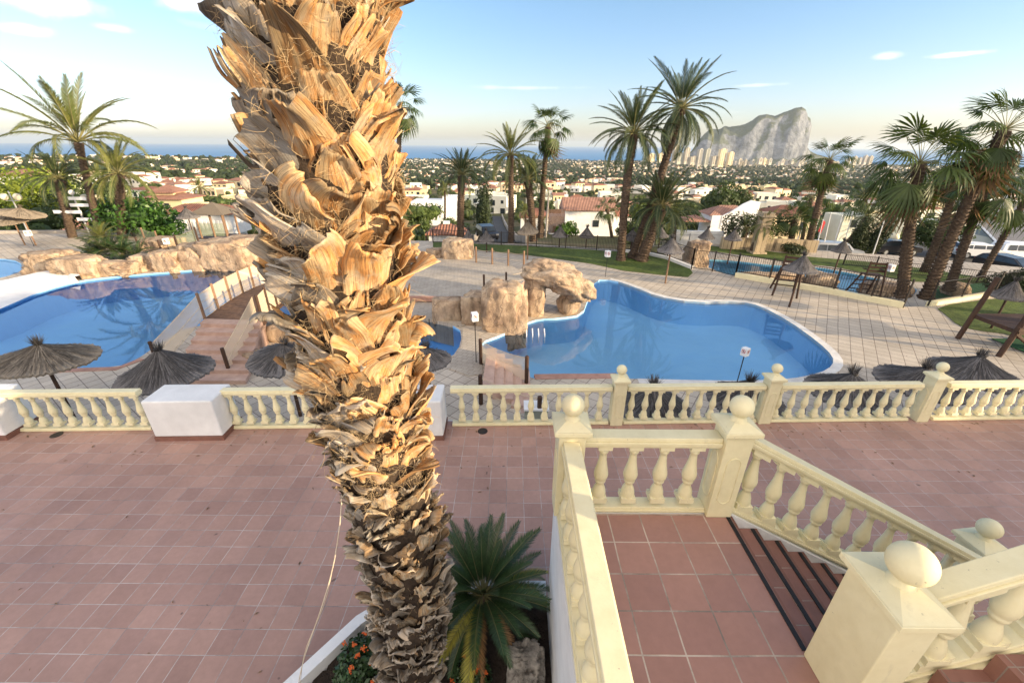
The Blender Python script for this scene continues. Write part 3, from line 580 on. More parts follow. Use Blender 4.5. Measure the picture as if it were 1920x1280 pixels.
def boot(g, z0, th, w0, L, a0, a1, seed, curl, shred, twist, gut, mi=0, blunt=False):
    r = random.Random(seed); nc, nr = (13, 12) if w0 > .1 else (4, 6); tint = r.random()
    ax = axis(z0) - Vector((TX, TY, 0)); n = Vector((cos(th), sin(th), 0)); t = Vector((-sin(th), cos(th), 0)); u = Vector((0, 0, 1))
    p = ax + n * (core_r(z0) * (.90 if z0 < 4.6 else .84)); cl = []; dirs = []; sway = r.uniform(-1, 1) * (1.35 if 2.9 < z0 < 4.9 else .5); rr = core_r(z0)
    for i in range(nr + 1):
        s = i / nr; a = a0 + (a1 - a0) * s ** curl; tw = sway * s
        d = (u * cos(a) + n * sin(a)) * cos(tw) + t * sin(tw); cl.append(p.copy()); dirs.append(d.normalized()); p = p + d * (L / nr)
    ends = []
    e = 1.0
    for j in range(nc + 1):
        e = r.uniform(1 - shred, 1) if not blunt else r.uniform(.93, 1); ends.append(e)
    vs = []; uvs = []; th_ = (.012 + .018 * r.random()) * (1 if w0 > .1 else .35)
    top = []; off = r.random() * 50
    neck = r.uniform(.34, .55) if not blunt else r.uniform(.42, .6)
    for i in range(nr + 1):
        for j in range(nc + 1):
            x = -1 + 2 * j / nc; s = i / nr * ends[j]; f = s * nr; k_ = min(int(f), nr - 1); c = cl[k_].lerp(cl[k_ + 1], f - k_); d = dirs[k_].lerp(dirs[k_ + 1], f - k_).normalized()
            tt = (t - d * t.dot(d)).normalized(); nn = tt.cross(d); 
            if nn.dot(n) < 0 and abs(nn.z) < .5: nn = -nn
            if nn.dot(n - u * .3) < 0: nn = -nn
            wv = w0 * ((1 - s) ** .75 * (1 - neck) + neck) * (1 + .10 * sin(s * 5 + off))
            twa = twist * s * s; tt2 = tt * cos(twa) + nn * sin(twa); nn2 = nn * cos(twa) - tt * sin(twa)
            wrap = (-(wv * wv / 4 * x * x) / (2 * rr)) * (1 - s) * 1.3 + gut * s * s * wv * (x * x) * (-1)
            nz_ = .020 * noise.noise(Vector((x * 1.6 + off, s * 2.2, off))) + .007 * noise.noise(Vector((x * 5 + off, s * 3, off + 3)))
            q = c + tt2 * (x * wv / 2) + nn2 * (wrap + nz_ * (.5 + s) * 1.4)
            thk = th_ * (1 - .75 * abs(x) ** 3) * (1.25 - .6 * s)
            vs.append(q + nn2 * thk * .5); vs.append(q - nn2 * thk * .5); uv = (x * .5 * w0 / .25, s * L / .4); uvs += [uv, uv]
    W = nc + 1; idx = lambda i, j, b: 2 * (i * W + j) + b; fs = []
    slits = {}
    for _ in range(r.choice((0, 1, 1, 2, 3)) if shred > .15 else 0): slits[r.randrange(1, nc)] = r.uniform(.35, .8)
    for i in range(nr):
        for j in range(nc):
            if j in slits and i / nr > slits[j]: 
                fs.append((idx(i, j, 0), idx(i + 1, j, 0), idx(i + 1, j, 1), idx(i, j, 1))); fs.append((idx(i, j + 1, 0), idx(i, j + 1, 1), idx(i + 1, j + 1, 1), idx(i + 1, j + 1, 0))); continue
            fs.append((idx(i, j, 0), idx(i, j + 1, 0), idx(i + 1, j + 1, 0), idx(i + 1, j, 0))); fs.append((idx(i, j, 1), idx(i + 1, j, 1), idx(i + 1, j + 1, 1), idx(i, j + 1, 1)))
    for i in range(nr):
        fs.append((idx(i, 0, 0), idx(i + 1, 0, 0), idx(i + 1, 0, 1), idx(i, 0, 1))); fs.append((idx(i, nc, 0), idx(i, nc, 1), idx(i + 1, nc, 1), idx(i + 1, nc, 0)))
    for j in range(nc): fs.append((idx(nr, j, 0), idx(nr, j + 1, 0), idx(nr, j + 1, 1), idx(nr, j, 1)))
    g.add(vs, fs, mi, uvs, tint)
specs = []; z = .15; i = 0; R2 = random.Random(21)
while z < 8.0:
    hi = max(0, min(1, (z - 2.6) / 1.6)); th = i * 2.399963 + R2.uniform(-.25, .25)
    w0 = (.20 + .10 * hi) * R2.uniform(.75, 1.25); L = (.25 + .07 * hi) * R2.uniform(.65, 1.35)
    a0 = R2.uniform(.10, .40); a1 = R2.uniform(.45, 1.25) if hi < .5 else R2.uniform(.15, .95)
    if R2.random() < .14: a1 += .6
    if 3.4 < z < 5.0 and R2.random() < .45: a1 += .45; a0 += .15; w0 *= 1.25
    left = cos(th - radians(200)) > .25
    if hi > .5 and left and R2.random() < .5: L *= 1.0; a1 = R2.uniform(.3, .8)
    if left and z > 4.2: a1 = min(a1, .62); L *= .85
    if cos(th - radians(180)) > .5 and z > 4.8: a1 = min(a1, .5)
    blunt = R2.random() < .42
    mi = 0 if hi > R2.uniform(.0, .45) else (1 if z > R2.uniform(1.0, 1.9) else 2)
    if cos(th - radians(205)) > .3 and mi < 2 and R2.random() < .75: mi = 2  # left husks turned grey: shade put into the colour, plus weathering
    specs.append((z, th, w0, L, a0, a1, 1000 + i, R2.uniform(.8, 2.2), R2.choice((.06, .10, .2, .38)), R2.uniform(-.9, .9), R2.uniform(-.35, .45), mi, blunt))
    z += .0112 + .0015 * hi; i += 1
for q_ in range(600):     # narrow torn strips between the husks
    z = R2.uniform(.4, 5.9); hi = max(0, min(1, (z - 2.6) / 1.6)); th = R2.uniform(0, 2 * pi)
    specs.append((z, th, R2.uniform(.015, .06), R2.uniform(.12, .34) * (.7 + .3 * hi), R2.uniform(.1, .6), R2.uniform(.4, 1.5), 5000 + q_, R2.uniform(.8, 2.2), .5, R2.uniform(-1.5, 1.5), 0, 0 if (hi > .5 and R2.random() < .7) else (1 if R2.random() < .6 else 2), False))
MS = [BM_HI, BM_LO, BM_DK]
front = sorted(specs, key=lambda s: -(1 if .3 < s[0] < 5.8 else 0) * max(0, cos(s[1] - radians(-68))) * s[2] * s[3] * (1 + s[0]))[:98]
fs_ = set(id(s) for s in front)
g = G(); rest = G()
for s in specs:
    if id(s) in fs_:
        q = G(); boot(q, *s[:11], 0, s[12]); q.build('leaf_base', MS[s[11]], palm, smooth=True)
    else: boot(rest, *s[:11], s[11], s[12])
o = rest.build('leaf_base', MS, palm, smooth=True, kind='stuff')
g = G(); r3 = random.Random(5)
for i in range(13000):
    hi_w = r3.random(); z = .4 + 5.6 * (1 - (1 - hi_w) ** 1.15); th = r3.uniform(0, 2 * pi) if r3.random() < .25 else radians(-68) + r3.gauss(0, .9)
    if z < 2.9 and r3.random() < .93: continue
    if noise.noise(Vector((cos(th) * 2.2, sin(th) * 2.2, z * 2.4))) < -.05 and r3.random() < .8: continue
    rr = core_r(z) + r3.uniform(.0, .075) * (1 if z > 2 else .7); p = axis(z) - Vector((TX, TY, 0)) + Vector((cos(th), sin(th), 0)) * rr
    d = Vector((r3.gauss(0, 1), r3.gauss(0, 1), r3.gauss(-.1, .9))).normalized() * .7 + Vector((cos(th), sin(th), -.2)) * .05; L = r3.uniform(.04, .17) * (1 if z > 2.5 else .6); wdt = r3.uniform(.0004, .0013)
    pts = []; cu = Vector((r3.gauss(0, 1), r3.gauss(0, 1), r3.gauss(0, 1))) * .9
    for k_ in range(5): pts.append(p.copy()); p = p + d * (L / 5); d = (d + cu * .45 + Vector((0, 0, -.05))).normalized()
    g.tube(pts, [wdt * (1 - .12 * k_) for k_ in range(5)], 3, cap=False)
g.build('hanging_fibre', fibm, palm, kind='stuff')
# green crown high above the frame
cr_ = [frond(3.0, 60, .55, .035, .5 + .2 * i, seed=40 + i).mesh('frond', [MT['date'], MT['rach']]) for i in range(3)]
top = axis(8.2) - Vector((TX, TY, 0))
for i in range(34):
    o = link('frond', cr_[i % 3], palm, top + Vector((0, 0, .2))); o.rotation_euler = (0, -radians(78 - 58 * (i / 34) ** .8), i * 2.4)
# dry flower stalk hanging beside the trunk
g = G(); a = PY(642, 918, 2.15); b = P(566, 1290, .30); pts = [a.lerp(b, s / 14) + Vector((.045 * sin(s / 14 * pi * 1.6), .02 * sin(s * .5), .0)) for s in range(15)]
g.tube(pts, [.0042] * 14 + [.003], 5); pts = [p + Vector((.012 * sin(i_ * .9), .012, 0)) for i_, p in enumerate(pts[5:])]; g.tube(pts, .0028, 4)
g.build('dry_flower_stalk', basic('dry_pale_stalk', (.72, .62, .48), (.55, .45, .33), 10, .8, .2, big=0), label='long pale dry stalk hanging down beside the big palm trunk', cat='palm stalk')

# ------------------------------------------------------------------ sago palm, flowers, rock in the bed
cy = thing('sago_palm', 'dark green sago palm with yellowing lower fronds between the trunk and the white wall', 'sago palm', (-.30, 3.02, .2))
cyg = [frond(.82, 66, .13, .011, cv, .45, 60 + i, sweep=.75, droop=.03, start=.16, rw=.008, wob=.04) for i, cv in enumerate((.25, .45, .7, .95))]
ME = [[q.mesh('frond', [m_, MT['rach']]) for m_ in (MT['cycad'], MT['cycady'], MT['cycadb'])] for q in cyg]
g = G(); g.lathe([(.11, 0), (.14, .1), (.15, .25), (.12, .36), (.05, .42)], n=14); g.build('trunk', MT['bark'], cy, smooth=True)
rc = random.Random(3)
for i in range(64):
    f = i / 64; e = 72 - 82 * f ** .85 + rc.uniform(-5, 5); a = i * 2.399 + rc.uniform(-.15, .15); mt_ = 0
    if f > .76: mt_ = rc.choice((0, 1, 2, 2))
    elif f > .60: mt_ = rc.choice((0, 0, 1))
    o = link('frond', ME[min(3, int(f * 4))][mt_], cy, (cos(a) * .04, sin(a) * .04, .40)); o.rotation_euler = (rc.uniform(-.2, .2), -radians(e), a); s = rc.uniform(.88, 1.08) * (.8 if f < .1 else 1); o.scale = (s, s, s)
    if mt_: o['label'] = ('', 'yellow green drooping frond', 'dry brown drooping frond')[mt_]
def rock(name, label, c, d, seed=0, sub=5, amp=.22, flat=0, mat=None, rz=0, fr=1.0, cat='rock', group=None, sink=.25, parts=None):
    bm = bmesh.new(); bmesh.ops.create_icosphere(bm, subdivisions=sub, radius=1); of = Vector((seed * 7.3, seed * 3.1, seed))
    for v in bm.verts:
        p = v.co.copy(); n1 = noise.noise(p * 1.1 * fr + of); n2 = noise.noise(p * 2.6 * fr + of); n3 = noise.noise(p * 6 * fr + of)
        cell = noise.cell(p * 1.6 * fr + of)
        k_ = 1 + amp * (1.6 * n1 + .9 * n2 + .5 * n3 + .3 * noise.noise(p * 13 + of) + .5 * (cell - .5)); p = p * k_
        q = lambda a: math.copysign(min(abs(a), .62 + .16 * abs(a)), a) * 1.22
        v.co = Vector((q(p.x) * d[0] / 2.0, q(p.y) * d[1] / 2.0, (q(p.z) + (1 - 2 * sink) * .8) * d[2] / (1.95 * (1 - sink))))
    me = bpy.data.meshes.new(name); bm.to_mesh(me); bm.free(); me.materials.append(mat or MT['stone'])
    for p in me.polygons: p.use_smooth = True
    return link(name, me, None, c, label, cat, group, None, rz)
rock('rock', 'grey garden rock in the bed between the sago palm and the white wall', (.16, 2.42, .16), (.40, .34, .46), 4, 5, .34, mat=MT['greystone'])
def leafcloud(g, c, rad, n, size, r, mi=0, lobes=None, flat=.5, shell=.55):
    lobes = lobes or [(Vector(c), Vector(rad))]
    for i in range(n):
        lc, lr = lobes[r.randrange(len(lobes))]
        v = Vector((r.gauss(0, 1), r.gauss(0, 1), r.gauss(0, 1))).normalized(); q = lc + Vector((v.x * lr.x, v.y * lr.y, v.z * lr.z)) * (shell + (1 - shell) * r.random() ** .6)
        s = size * r.uniform(.6, 1.4); a = (v * .6 + Vector((r.gauss(0, 1), r.gauss(0, 1), r.gauss(0, 1) + .3)) * .55).normalized(); b = a.cross(Vector((r.gauss(0, 1), r.gauss(0, 1), r.gauss(0, 1)))).normalized(); c_ = a.cross(b)
        g.add([q - b * s * .5, q + c_ * s * .28, q + b * s * .5, q - c_ * s * .28], [(0, 1, 2, 3)], mi)
def flowerbush(label, c, rad, nf, seed):
    t = thing('flowering_shrub', label, 'shrub', c); r = random.Random(seed); g = G(); leafcloud(g, (0, 0, rad[2] * .6), rad, 1500, .05, r, shell=.2); g.build('leaves', MT['cycad'], t)
    for i in range(nf):
        a = r.uniform(0, 2 * pi); e = r.uniform(.2, 1.5); p = Vector((rad[0] * cos(a) * cos(e), rad[1] * sin(a) * cos(e), rad[2] * .6 + rad[2] * sin(e)))
        g = G()
        for k_ in range(16):
            q = p + Vector((r.gauss(0, .012), r.gauss(0, .012), r.gauss(0, .008))); s = .010; g.add([q + Vector((s, 0, r.uniform(-.5, .5) * s)), q + Vector((0, s, r.uniform(-.5, .5) * s)), q + Vector((-s, 0, 0)), q + Vector((0, -s, 0))], [(0, 1, 2, 3)])
        g.build('flower_cluster', MT['flower'], t)
flowerbush('orange flowering shrub left of the palm base beside the white kerb', (-1.52, 2.42, .2), (.24, .32, .22), 10, 1)
flowerbush('low orange flowers right of the palm base under the sago palm', (-.38, 2.38, .18), (.2, .2, .13), 7, 2)
for x_, y_, s_, lb in ((-1.95, 1.95, .7, 'small dark spiky plant at the lower left corner of the bed'), (-1.45, 1.75, .8, 'small dark spiky plant close to the palm base')):
    t = thing('spiky_plant', lb, 'plant', (x_, y_, .18)); q = frond(.28, 20, .09, .01, .7, .4, 9, start=.1, rw=.004).mesh('frond', [MT['cycad'], MT['rach']])
    for i in range(16): o = link('frond', q, t); o.rotation_euler = (0, -radians(75 - 4 * i), i * 2.4); o.scale = (s_,) * 3
# ------------------------------------------------------------------ hotel block behind the viewer, whose shade lies on the terrace
u = Vector((SDIR.x, SDIR.y)).normalized(); nrm = Vector((-u.y, u.x)); nrm = nrm if nrm.y > 0 else -nrm
def hotel_pt(along, across): q = Vector((TX, TY)) + u * along + nrm * across; return (q.x, q.y)
tE = math.tan(SUN_EL)
ht = thing('hotel_building', 'cream hotel building standing to the right behind the viewer, shading the terrace', 'building', (0, 0, 0))
for n0, n1, top_ in ((-45, 1.05, 1.75 + 27 * tE), (1.06, 8.0, 3.75 + 27 * tE), (8.01, 15.0, -2 + 30 * tE)):
    g = G(); q = [hotel_pt(27, n0), hotel_pt(39, n0), hotel_pt(39, n1), hotel_pt(27, n1)]; g.prism(q, -3, top_); g.add([(x, y, top_ + .003) for x, y in q], [(0, 1, 2, 3)]); g.build('wall', MT['creamhouse'], ht)
for k_ in range(10):
    q = hotel_pt(26.93, -40 + k_ * 5); w_ = G(); w_.box((q[0], q[1], 2.2), (.12, 1.4, 2.1), pi / 2 - atan2(u.x, u.y)); w_.build('window', MT['glass'], ht)

# ------------------------------------------------------------------ pool deck with the pools cut out
def fillmesh(name, outer, holes, mat, z, **kw):
    bm = bmesh.new()
    for lp in [outer] + holes:
        vs = [bm.verts.new((p[0], p[1], z)) for p in lp]
        for i in range(len(vs)): bm.edges.new((vs[i], vs[(i + 1) % len(vs)]))
    bmesh.ops.triangle_fill(bm, use_beauty=True, use_dissolve=False, edges=bm.edges[:], normal=(0, 0, 1))
    for f in bm.faces:
        if f.normal.z < 0: f.normal_flip()
    me = bpy.data.meshes.new(name); bm.to_mesh(me); bm.free(); me.materials.append(mat)
    return link(name, me, **kw)
def smooth(poly, it=2):
    for _ in range(it):
        q = []
        for a, b in zip(poly, poly[1:] + poly[:1]): q += [(a[0] * .75 + b[0] * .25, a[1] * .75 + b[1] * .25), (a[0] * .25 + b[0] * .75, a[1] * .25 + b[1] * .75)]
        poly = q
    return poly
def PX(lst, z): return [(P(x, y, z).x, P(x, y, z).y) for x, y in lst]
DZ = -2.0; WZ = -2.10
main_pool = smooth(PX([(1010, 598), (1050, 596), (1092, 590), (1103, 560), (1116, 524), (1150, 525), (1190, 538), (1232, 556), (1300, 567), (1388, 565), (1425, 573), (1480, 602), (1535, 642), (1562, 668), (1562, 685), (1537, 700), (1480, 711), (1400, 714), (1300, 713), (1160, 709), (1060, 710), (1000, 712), (980, 694), (950, 672), (910, 655), (900, 642), (940, 628), (985, 606)], DZ), 1)
left_pool = smooth(PX([(-420, 790), (-420, 660), (-200, 628), (0, 577), (60, 551), (100, 538), (145, 527), (200, 520), (250, 515), (330, 509), (400, 502), (440, 505), (490, 520), (510, 560), (560, 580), (700, 585), (800, 598), (862, 612), (866, 642), (846, 672), (790, 682), (700, 650), (600, 612), (520, 604), (440, 606), (352, 612), (325, 628), (290, 650), (258, 673), (222, 688), (130, 691), (0, 703), (-200, 730)], DZ), 1)
far_pool = smooth(PX([(-420, 545), (-420, 500), (-100, 486), (0, 484), (38, 490), (44, 508), (0, 522), (-150, 548)], DZ), 1)
kerb_y = 5.6
deck_outer = PX([(-700, 470), (-200, 433), (180, 434), (350, 440), (560, 446), (815, 452), (1000, 458), (1160, 468), (1240, 477), (1292, 492), (1312, 505), (1400, 521), (1500, 538), (1600, 557), (1690, 575), (1745, 574), (1860, 556), (2150, 530), (2600, 560)], DZ)
deck_outer += [(45, kerb_y), (-50, kerb_y)]
fillmesh('pool_deck', deck_outer, [main_pool, left_pool, far_pool], MT['deck'], DZ, label='pale paved deck around the pools', kind='structure')
def skirt(name, poly, z0, z1, mat, **kw):
    g = G(); n = len(poly); g.add([(p[0], p[1], z1) for p in poly] + [(p[0], p[1], z0) for p in poly], [(i, (i + 1) % n, n + (i + 1) % n, n + i) for i in range(n)])
    g.add([(p[0], p[1], z0) for p in poly], [tuple(range(n))]); return g.build(name, mat, **kw)
skirt('pool_basin', main_pool, -3.3, DZ + .001, MT['basin'], label='blue plastered basin of the right pool', kind='structure')
skirt('pool_basin', left_pool, -3.5, DZ + .001, MT['basin_mid'] if 'basin_mid' in MT else MT['basin'], label='blue plastered basin of the left pool', kind='structure')
skirt('pool_basin', far_pool, -3.1, DZ + .001, MT['basin'], label='blue plastered basin of the small pool at the far left', kind='structure')
for pl, lb in ((main_pool, 'still blue water of the right pool reflecting palms'), (left_pool, 'still blue water of the left pool and the channel under the bridge'), (far_pool, 'water of the small pool at the far left')):
    n = len(pl); g = G(); g.add([(p[0], p[1], WZ) for p in pl], [tuple(range(n))]); o = g.build('pool_water', MT['water'], kind='structure', label=lb)
    if o.data.polygons[0].normal.z < 0: o.data.flip_normals()
g = G(); g.prism([(-70, kerb_y), (60, kerb_y), (60, kerb_y + .1), (-70, kerb_y + .1)], -7, DZ - .02)
def ribbon(g, pts, wd, z0, z1, mi=0, closed=False):
    n = len(pts); L = []; Rr = []
    for i in range(n):
        a = Vector(pts[(i - 1) % n] if closed or i > 0 else pts[i]); b = Vector(pts[(i + 1) % n] if closed or i < n - 1 else pts[i]); d = (b - a).normalized(); nn = Vector((-d.y, d.x)); c = Vector(pts[i]); L.append(c + nn * wd); Rr.append(c)
    for i in range(n if closed else n - 1):
        j = (i + 1) % n; a, b, c, d = L[i], L[j], Rr[j], Rr[i]
        g.add([(a.x, a.y, z1), (b.x, b.y, z1), (c.x, c.y, z1), (d.x, d.y, z1), (a.x, a.y, z0), (b.x, b.y, z0), (c.x, c.y, z0), (d.x, d.y, z0)], [(0, 1, 2, 3), (0, 4, 5, 1), (2, 6, 7, 3)], mi)
rim = smooth(PX([(1118, 523), (1150, 525), (1190, 538), (1232, 556), (1300, 567), (1388, 565), (1425, 573), (1480, 602), (1535, 642), (1562, 668), (1562, 685), (1537, 700), (1480, 711), (1400, 714), (1300, 713), (1160, 709)], DZ), 1)[:-2]
area = sum(a[0] * b[1] - b[0] * a[1] for a, b in zip(rim, rim[1:] + rim[:1]))
g = G(); ribbon(g, rim[1:], .30 * (1 if area < 0 else -1), DZ - .12, DZ + .015); g.build('pool_coping', MT['poolrim'], label='pale rounded rim round the right pool', cat='pool coping')
rim2 = PX([(1160, 709), (1110, 710), (1060, 710), (1003, 711)], DZ)
g = G(); ribbon(g, rim2, -.32, DZ - .12, DZ + .02); g.build('pool_edging', MT['redstone'], label='pink stone edging along the near side of the right pool', cat='pool edging')
rim3 = PX([(262, 672), (222, 688), (130, 691), (0, 703), (-200, 730)], DZ)
g = G(); ribbon(g, rim3, .25, DZ - .12, DZ + .02); g.build('pool_edging', MT['redstone'], label='pink stone edging along the near side of the left pool', cat='pool edging')
# white curved beach wall of the left pool
g = G(); top_ = PX([(-420, 570), (-200, 562), (0, 528), (60, 514), (100, 508), (126, 508), (140, 520)], DZ + .25); bot = PX([(-420, 662), (-200, 630), (0, 579), (60, 553), (100, 540), (130, 532), (148, 529)], DZ + .01)
top2 = [(x - .02, y + .35) for x, y in top_]
g.add([(x, y, DZ + .28) for x, y in top_] + [(x, y, DZ + .012) for x, y in bot], [(i, i + 1, 8 + i, 7 + i) for i in range(6)])
g.add([(x, y, DZ + .28) for x, y in top_] + [(x, y, DZ + .27) for x, y in top2], [(i + 1, i, 7 + i, 8 + i) for i in range(6)])
g.add([(x, y, DZ + .27) for x, y in top2] + [(x, y, WZ - .3) for x, y in top2], [(i + 1, i, 7 + i, 8 + i) for i in range(6)])
g.build('pool_wall', MT['white'], label='white curved sloping wall between the left pool and the small far pool', cat='pool wall')

# paved island between the pools, with red edging
isl = PX([(560, 470), (700, 462), (840, 470), (960, 497), (990, 520), (962, 548), (925, 559), (780, 556), (600, 552), (540, 520)], DZ + .32)
g = G(); g.prism(isl, DZ - .9, DZ + .32, 0, 1); g.build('island_plaza', [MT['plaza'], MT['redstone']], kind='structure', label='raised paved island between the pools with red stone edging')
g = G(); ribbon(g, PX([(600, 553), (780, 557), (925, 560)], DZ + .32), .16, DZ + .1, DZ + .34); g.build('island_edging', MT['redstone'], label='red brick edging on the near side of the paved island', cat='edging')
g = G(); g.prism(PX([(560, 556), (780, 560), (905, 564), (890, 600), (865, 612), (800, 597), (700, 584), (560, 578)], DZ + .05), DZ - 1, DZ + .06); g.build('stone_apron', MT['plaza'], kind='structure', label='pale stone apron in front of the island')
g = G(); g.prism(PX([(868, 615), (898, 622), (905, 700), (880, 704), (842, 690), (850, 672), (866, 645)], DZ + .03), DZ - 1, DZ + .03); g.build('stone_strip', MT['plaza'], kind='structure', label='pale stone strip between the channel and the right pool')
# grass
fillmesh('lawn', PX([(812, 454), (880, 457), (1000, 462), (1160, 472), (1240, 481), (1288, 495), (1299, 512), (1290, 520), (1240, 516), (1170, 508), (1110, 495), (1000, 480), (900, 470), (812, 464)], DZ), [], MT['grass'], DZ + .02, kind='structure', label='strip of lawn under the middle palms')
fillmesh('lawn', smooth(PX([(1752, 575), (1860, 560), (2100, 540), (2300, 640), (2080, 690), (1900, 628), (1830, 620), (1795, 610), (1775, 592)], DZ), 1), [], MT['grass'], DZ + .02, kind='structure', label='sunlit lawn at the right beside the deck')
# ------------------------------------------------------------------ lower level on the right
LD = -3.0
low_pool = smooth(PX([(1314, 486), (1370, 488), (1450, 498), (1530, 500), (1600, 513), (1680, 530), (1722, 540), (1712, 556), (1640, 558), (1560, 550), (1420, 530), (1330, 505)], LD), 1)
low_outer = PX([(1240, 470), (1330, 455), (1500, 468), (1700, 480), (1900, 500), (2200, 520), (2200, 640), (1700, 620), (1500, 560), (1290, 520)], LD)
fillmesh('lower_deck', low_outer, [low_pool], MT['deck'], LD, kind='structure', label='lower paved level beyond the dark fence')
skirt('pool_basin', low_pool, -3.6, LD + .001, MT['basin_light'] if 'basin_light' in MT else MT['basin'], label='light blue basin of the lower children pool', kind='structure')
n = len(low_pool); g = G(); g.add([(p[0], p[1], LD - .1) for p in low_pool], [tuple(range(n))]); o = g.build('pool_water', MT['water'], kind='structure', label='water of the lower pool behind the dark fence')
if o.data.polygons[0].normal.z < 0: o.data.flip_normals()
fillmesh('lawn', PX([(1305, 460), (1340, 462), (1430, 470), (1520, 482), (1640, 492), (1740, 505), (1850, 522), (1850, 532), (1700, 528), (1560, 500), (1480, 493), (1400, 480), (1310, 468)], LD), [], MT['grass'], LD + .02, kind='structure', label='strip of lawn beyond the lower pool')
fillmesh('turf_mat', PX([(1745, 538), (1860, 530), (1920, 528), (1920, 552), (1830, 556), (1750, 570)], LD), [], MT['turfmat'], LD + .03, kind='structure', label='green artificial turf beside the lower pool')

# ------------------------------------------------------------------ rocks
def rk(label, x, yb, wpx, hpx, dep=None, z=DZ, seed=0, **kw):
    p = P(x, yb, z); s = scale_at(p); return rock('rock', label, (p.x, p.y + (dep or wpx * s * .7) * .35, z), (wpx * s, dep or wpx * s * .7, hpx * s * 1.12), seed, **kw)
G1 = 'tan sculpted rocks along the far edge of the left pool'
rk('large tan rock at the left end of the row edging the left pool', 78, 514, 86, 36, 2.0, seed=1, group=G1)
rk('rounded tan rock right of the largest one by the white pool wall', 142, 520, 88, 34, 1.9, seed=2, group=G1)
rk('low tan rock in front of the spiky shrub at the left pool', 205, 517, 90, 22, 1.5, seed=3, group=G1)
rk('tan rock between the spiky shrub and the bridge', 262, 508, 62, 27, 1.5, seed=5, group=G1)
rk('squarish tan rock right of the spiky shrub, second before the bridge', 312, 508, 60, 34, 1.6, seed=6, group=G1)
rk('tall tan rock nearest to the rope bridge', 362, 504, 68, 40, 2.2, seed=7, group=G1)
rk('dark tan rock wall under the far hut', 425, 504, 110, 48, 3, seed=8, group=G1)
rk('small tan rock behind the white sign at the left', 290, 470, 60, 20, 2.5, seed=19)
rk('peaked tan rock beyond the island at the end of the post row', 858, 494, 62, 42, 1.6, DZ, seed=9, amp=.18)
rk('low grey rock beside the peaked rock behind the big palm', 815, 492, 40, 22, 1.2, DZ, seed=10)
rk('big ribbed boulder between the channel and the right pool', 946, 628, 92, 92, 2.0, DZ - .2, seed=11, amp=.16)
rk('rounded boulder left of the big ribbed boulder', 898, 612, 70, 58, 1.3, DZ - .1, seed=12)
rk('dark mossy stone block at the edge of the channel', 838, 606, 60, 44, .9, DZ - .1, seed=13, amp=.12)
rk('flat pink rock between the bridge steps and the thatched parasol', 565, 640, 130, 34, 1.4, DZ, seed=14, amp=.15)
rk('small rock at the foot of the bridge steps', 478, 690, 50, 26, .8, DZ, seed=15, amp=.15)
rk('sunlit rock standing in the lower pool behind the fence', 1545, 548, 56, 30, 1.8, LD - .3, seed=16)
rk('brown boulder near the fence gate', 1308, 500, 40, 44, 1.8, LD, seed=17)
rk('long tan rock edging the lower pool', 1450, 540, 120, 26, 1.5, LD - .2, seed=18)
rk('low rock in the lower pool behind the white lifeguard sign', 1665, 556, 90, 22, 1.5, LD - .2, seed=20)
rk('pale rock at the edge of the lower pool right of the palms', 1800, 556, 40, 22, 1.2, LD, seed=22)
# the mushroom shaped rock with its arch
mr = P(1060, 588, WZ); sc_ = scale_at(mr)
def blob(bm, c, d, seed, amp=.2, sub=4, tilt=0):
    of = Vector((seed * 5.1, seed, 2)); r_ = bmesh.ops.create_icosphere(bm, subdivisions=sub, radius=1); M = Matrix.Rotation(tilt, 3, 'Y')
    for v in r_['verts']:
        p = v.co.copy(); k_ = 1 + amp * (1.5 * noise.noise(p * 1.2 + of) + .8 * noise.noise(p * 2.9 + of) + .35 * noise.noise(p * 7 + of) + .3 * (noise.cell(p * 2 + of) - .5)); p = Vector((p.x * d[0], p.y * d[1], p.z * d[2])) * k_
        v.co = M @ p + Vector(c)
bm = bmesh.new()
def at_(px, py, Y): q = PY(px, py, Y); return (q.x, q.y, q.z)
Yc = mr.y
blob(bm, at_(1042, 518, Yc + .1), (62 * sc_, 1.25, 24 * sc_), 1, .2, 5, radians(14))
blob(bm, at_(1084, 540, Yc - .05), (34 * sc_, 1.0, 20 * sc_), 3, .22, 4, radians(24))
blob(bm, at_(1003, 556, Yc - .3), (20 * sc_, .6, 50 * sc_), 5, .14, 4)
blob(bm, at_(1066, 568, Yc + .1), (22 * sc_, .55, 26 * sc_), 7, .14, 4)
me = bpy.data.meshes.new('rock'); bm.to_mesh(me); bm.free(); me.materials.append(MT['stone'])
for p in me.polygons: p.use_smooth = True
mro = link('arch_rock', me, label='big overhanging mushroom shaped rock arch standing in the right pool', cat='rock')
g = G(); q0 = P(1064, 588, WZ); g.lathe([(.05, -1), (.68, -1), (.70, -.02), (.70, .07), (.62, .09), (.0, .09)], (0, 0, 0), 20); o = g.build('base_slab', MT['poolrim'], mro, (q0.x, q0.y + .35, WZ), smooth=False)

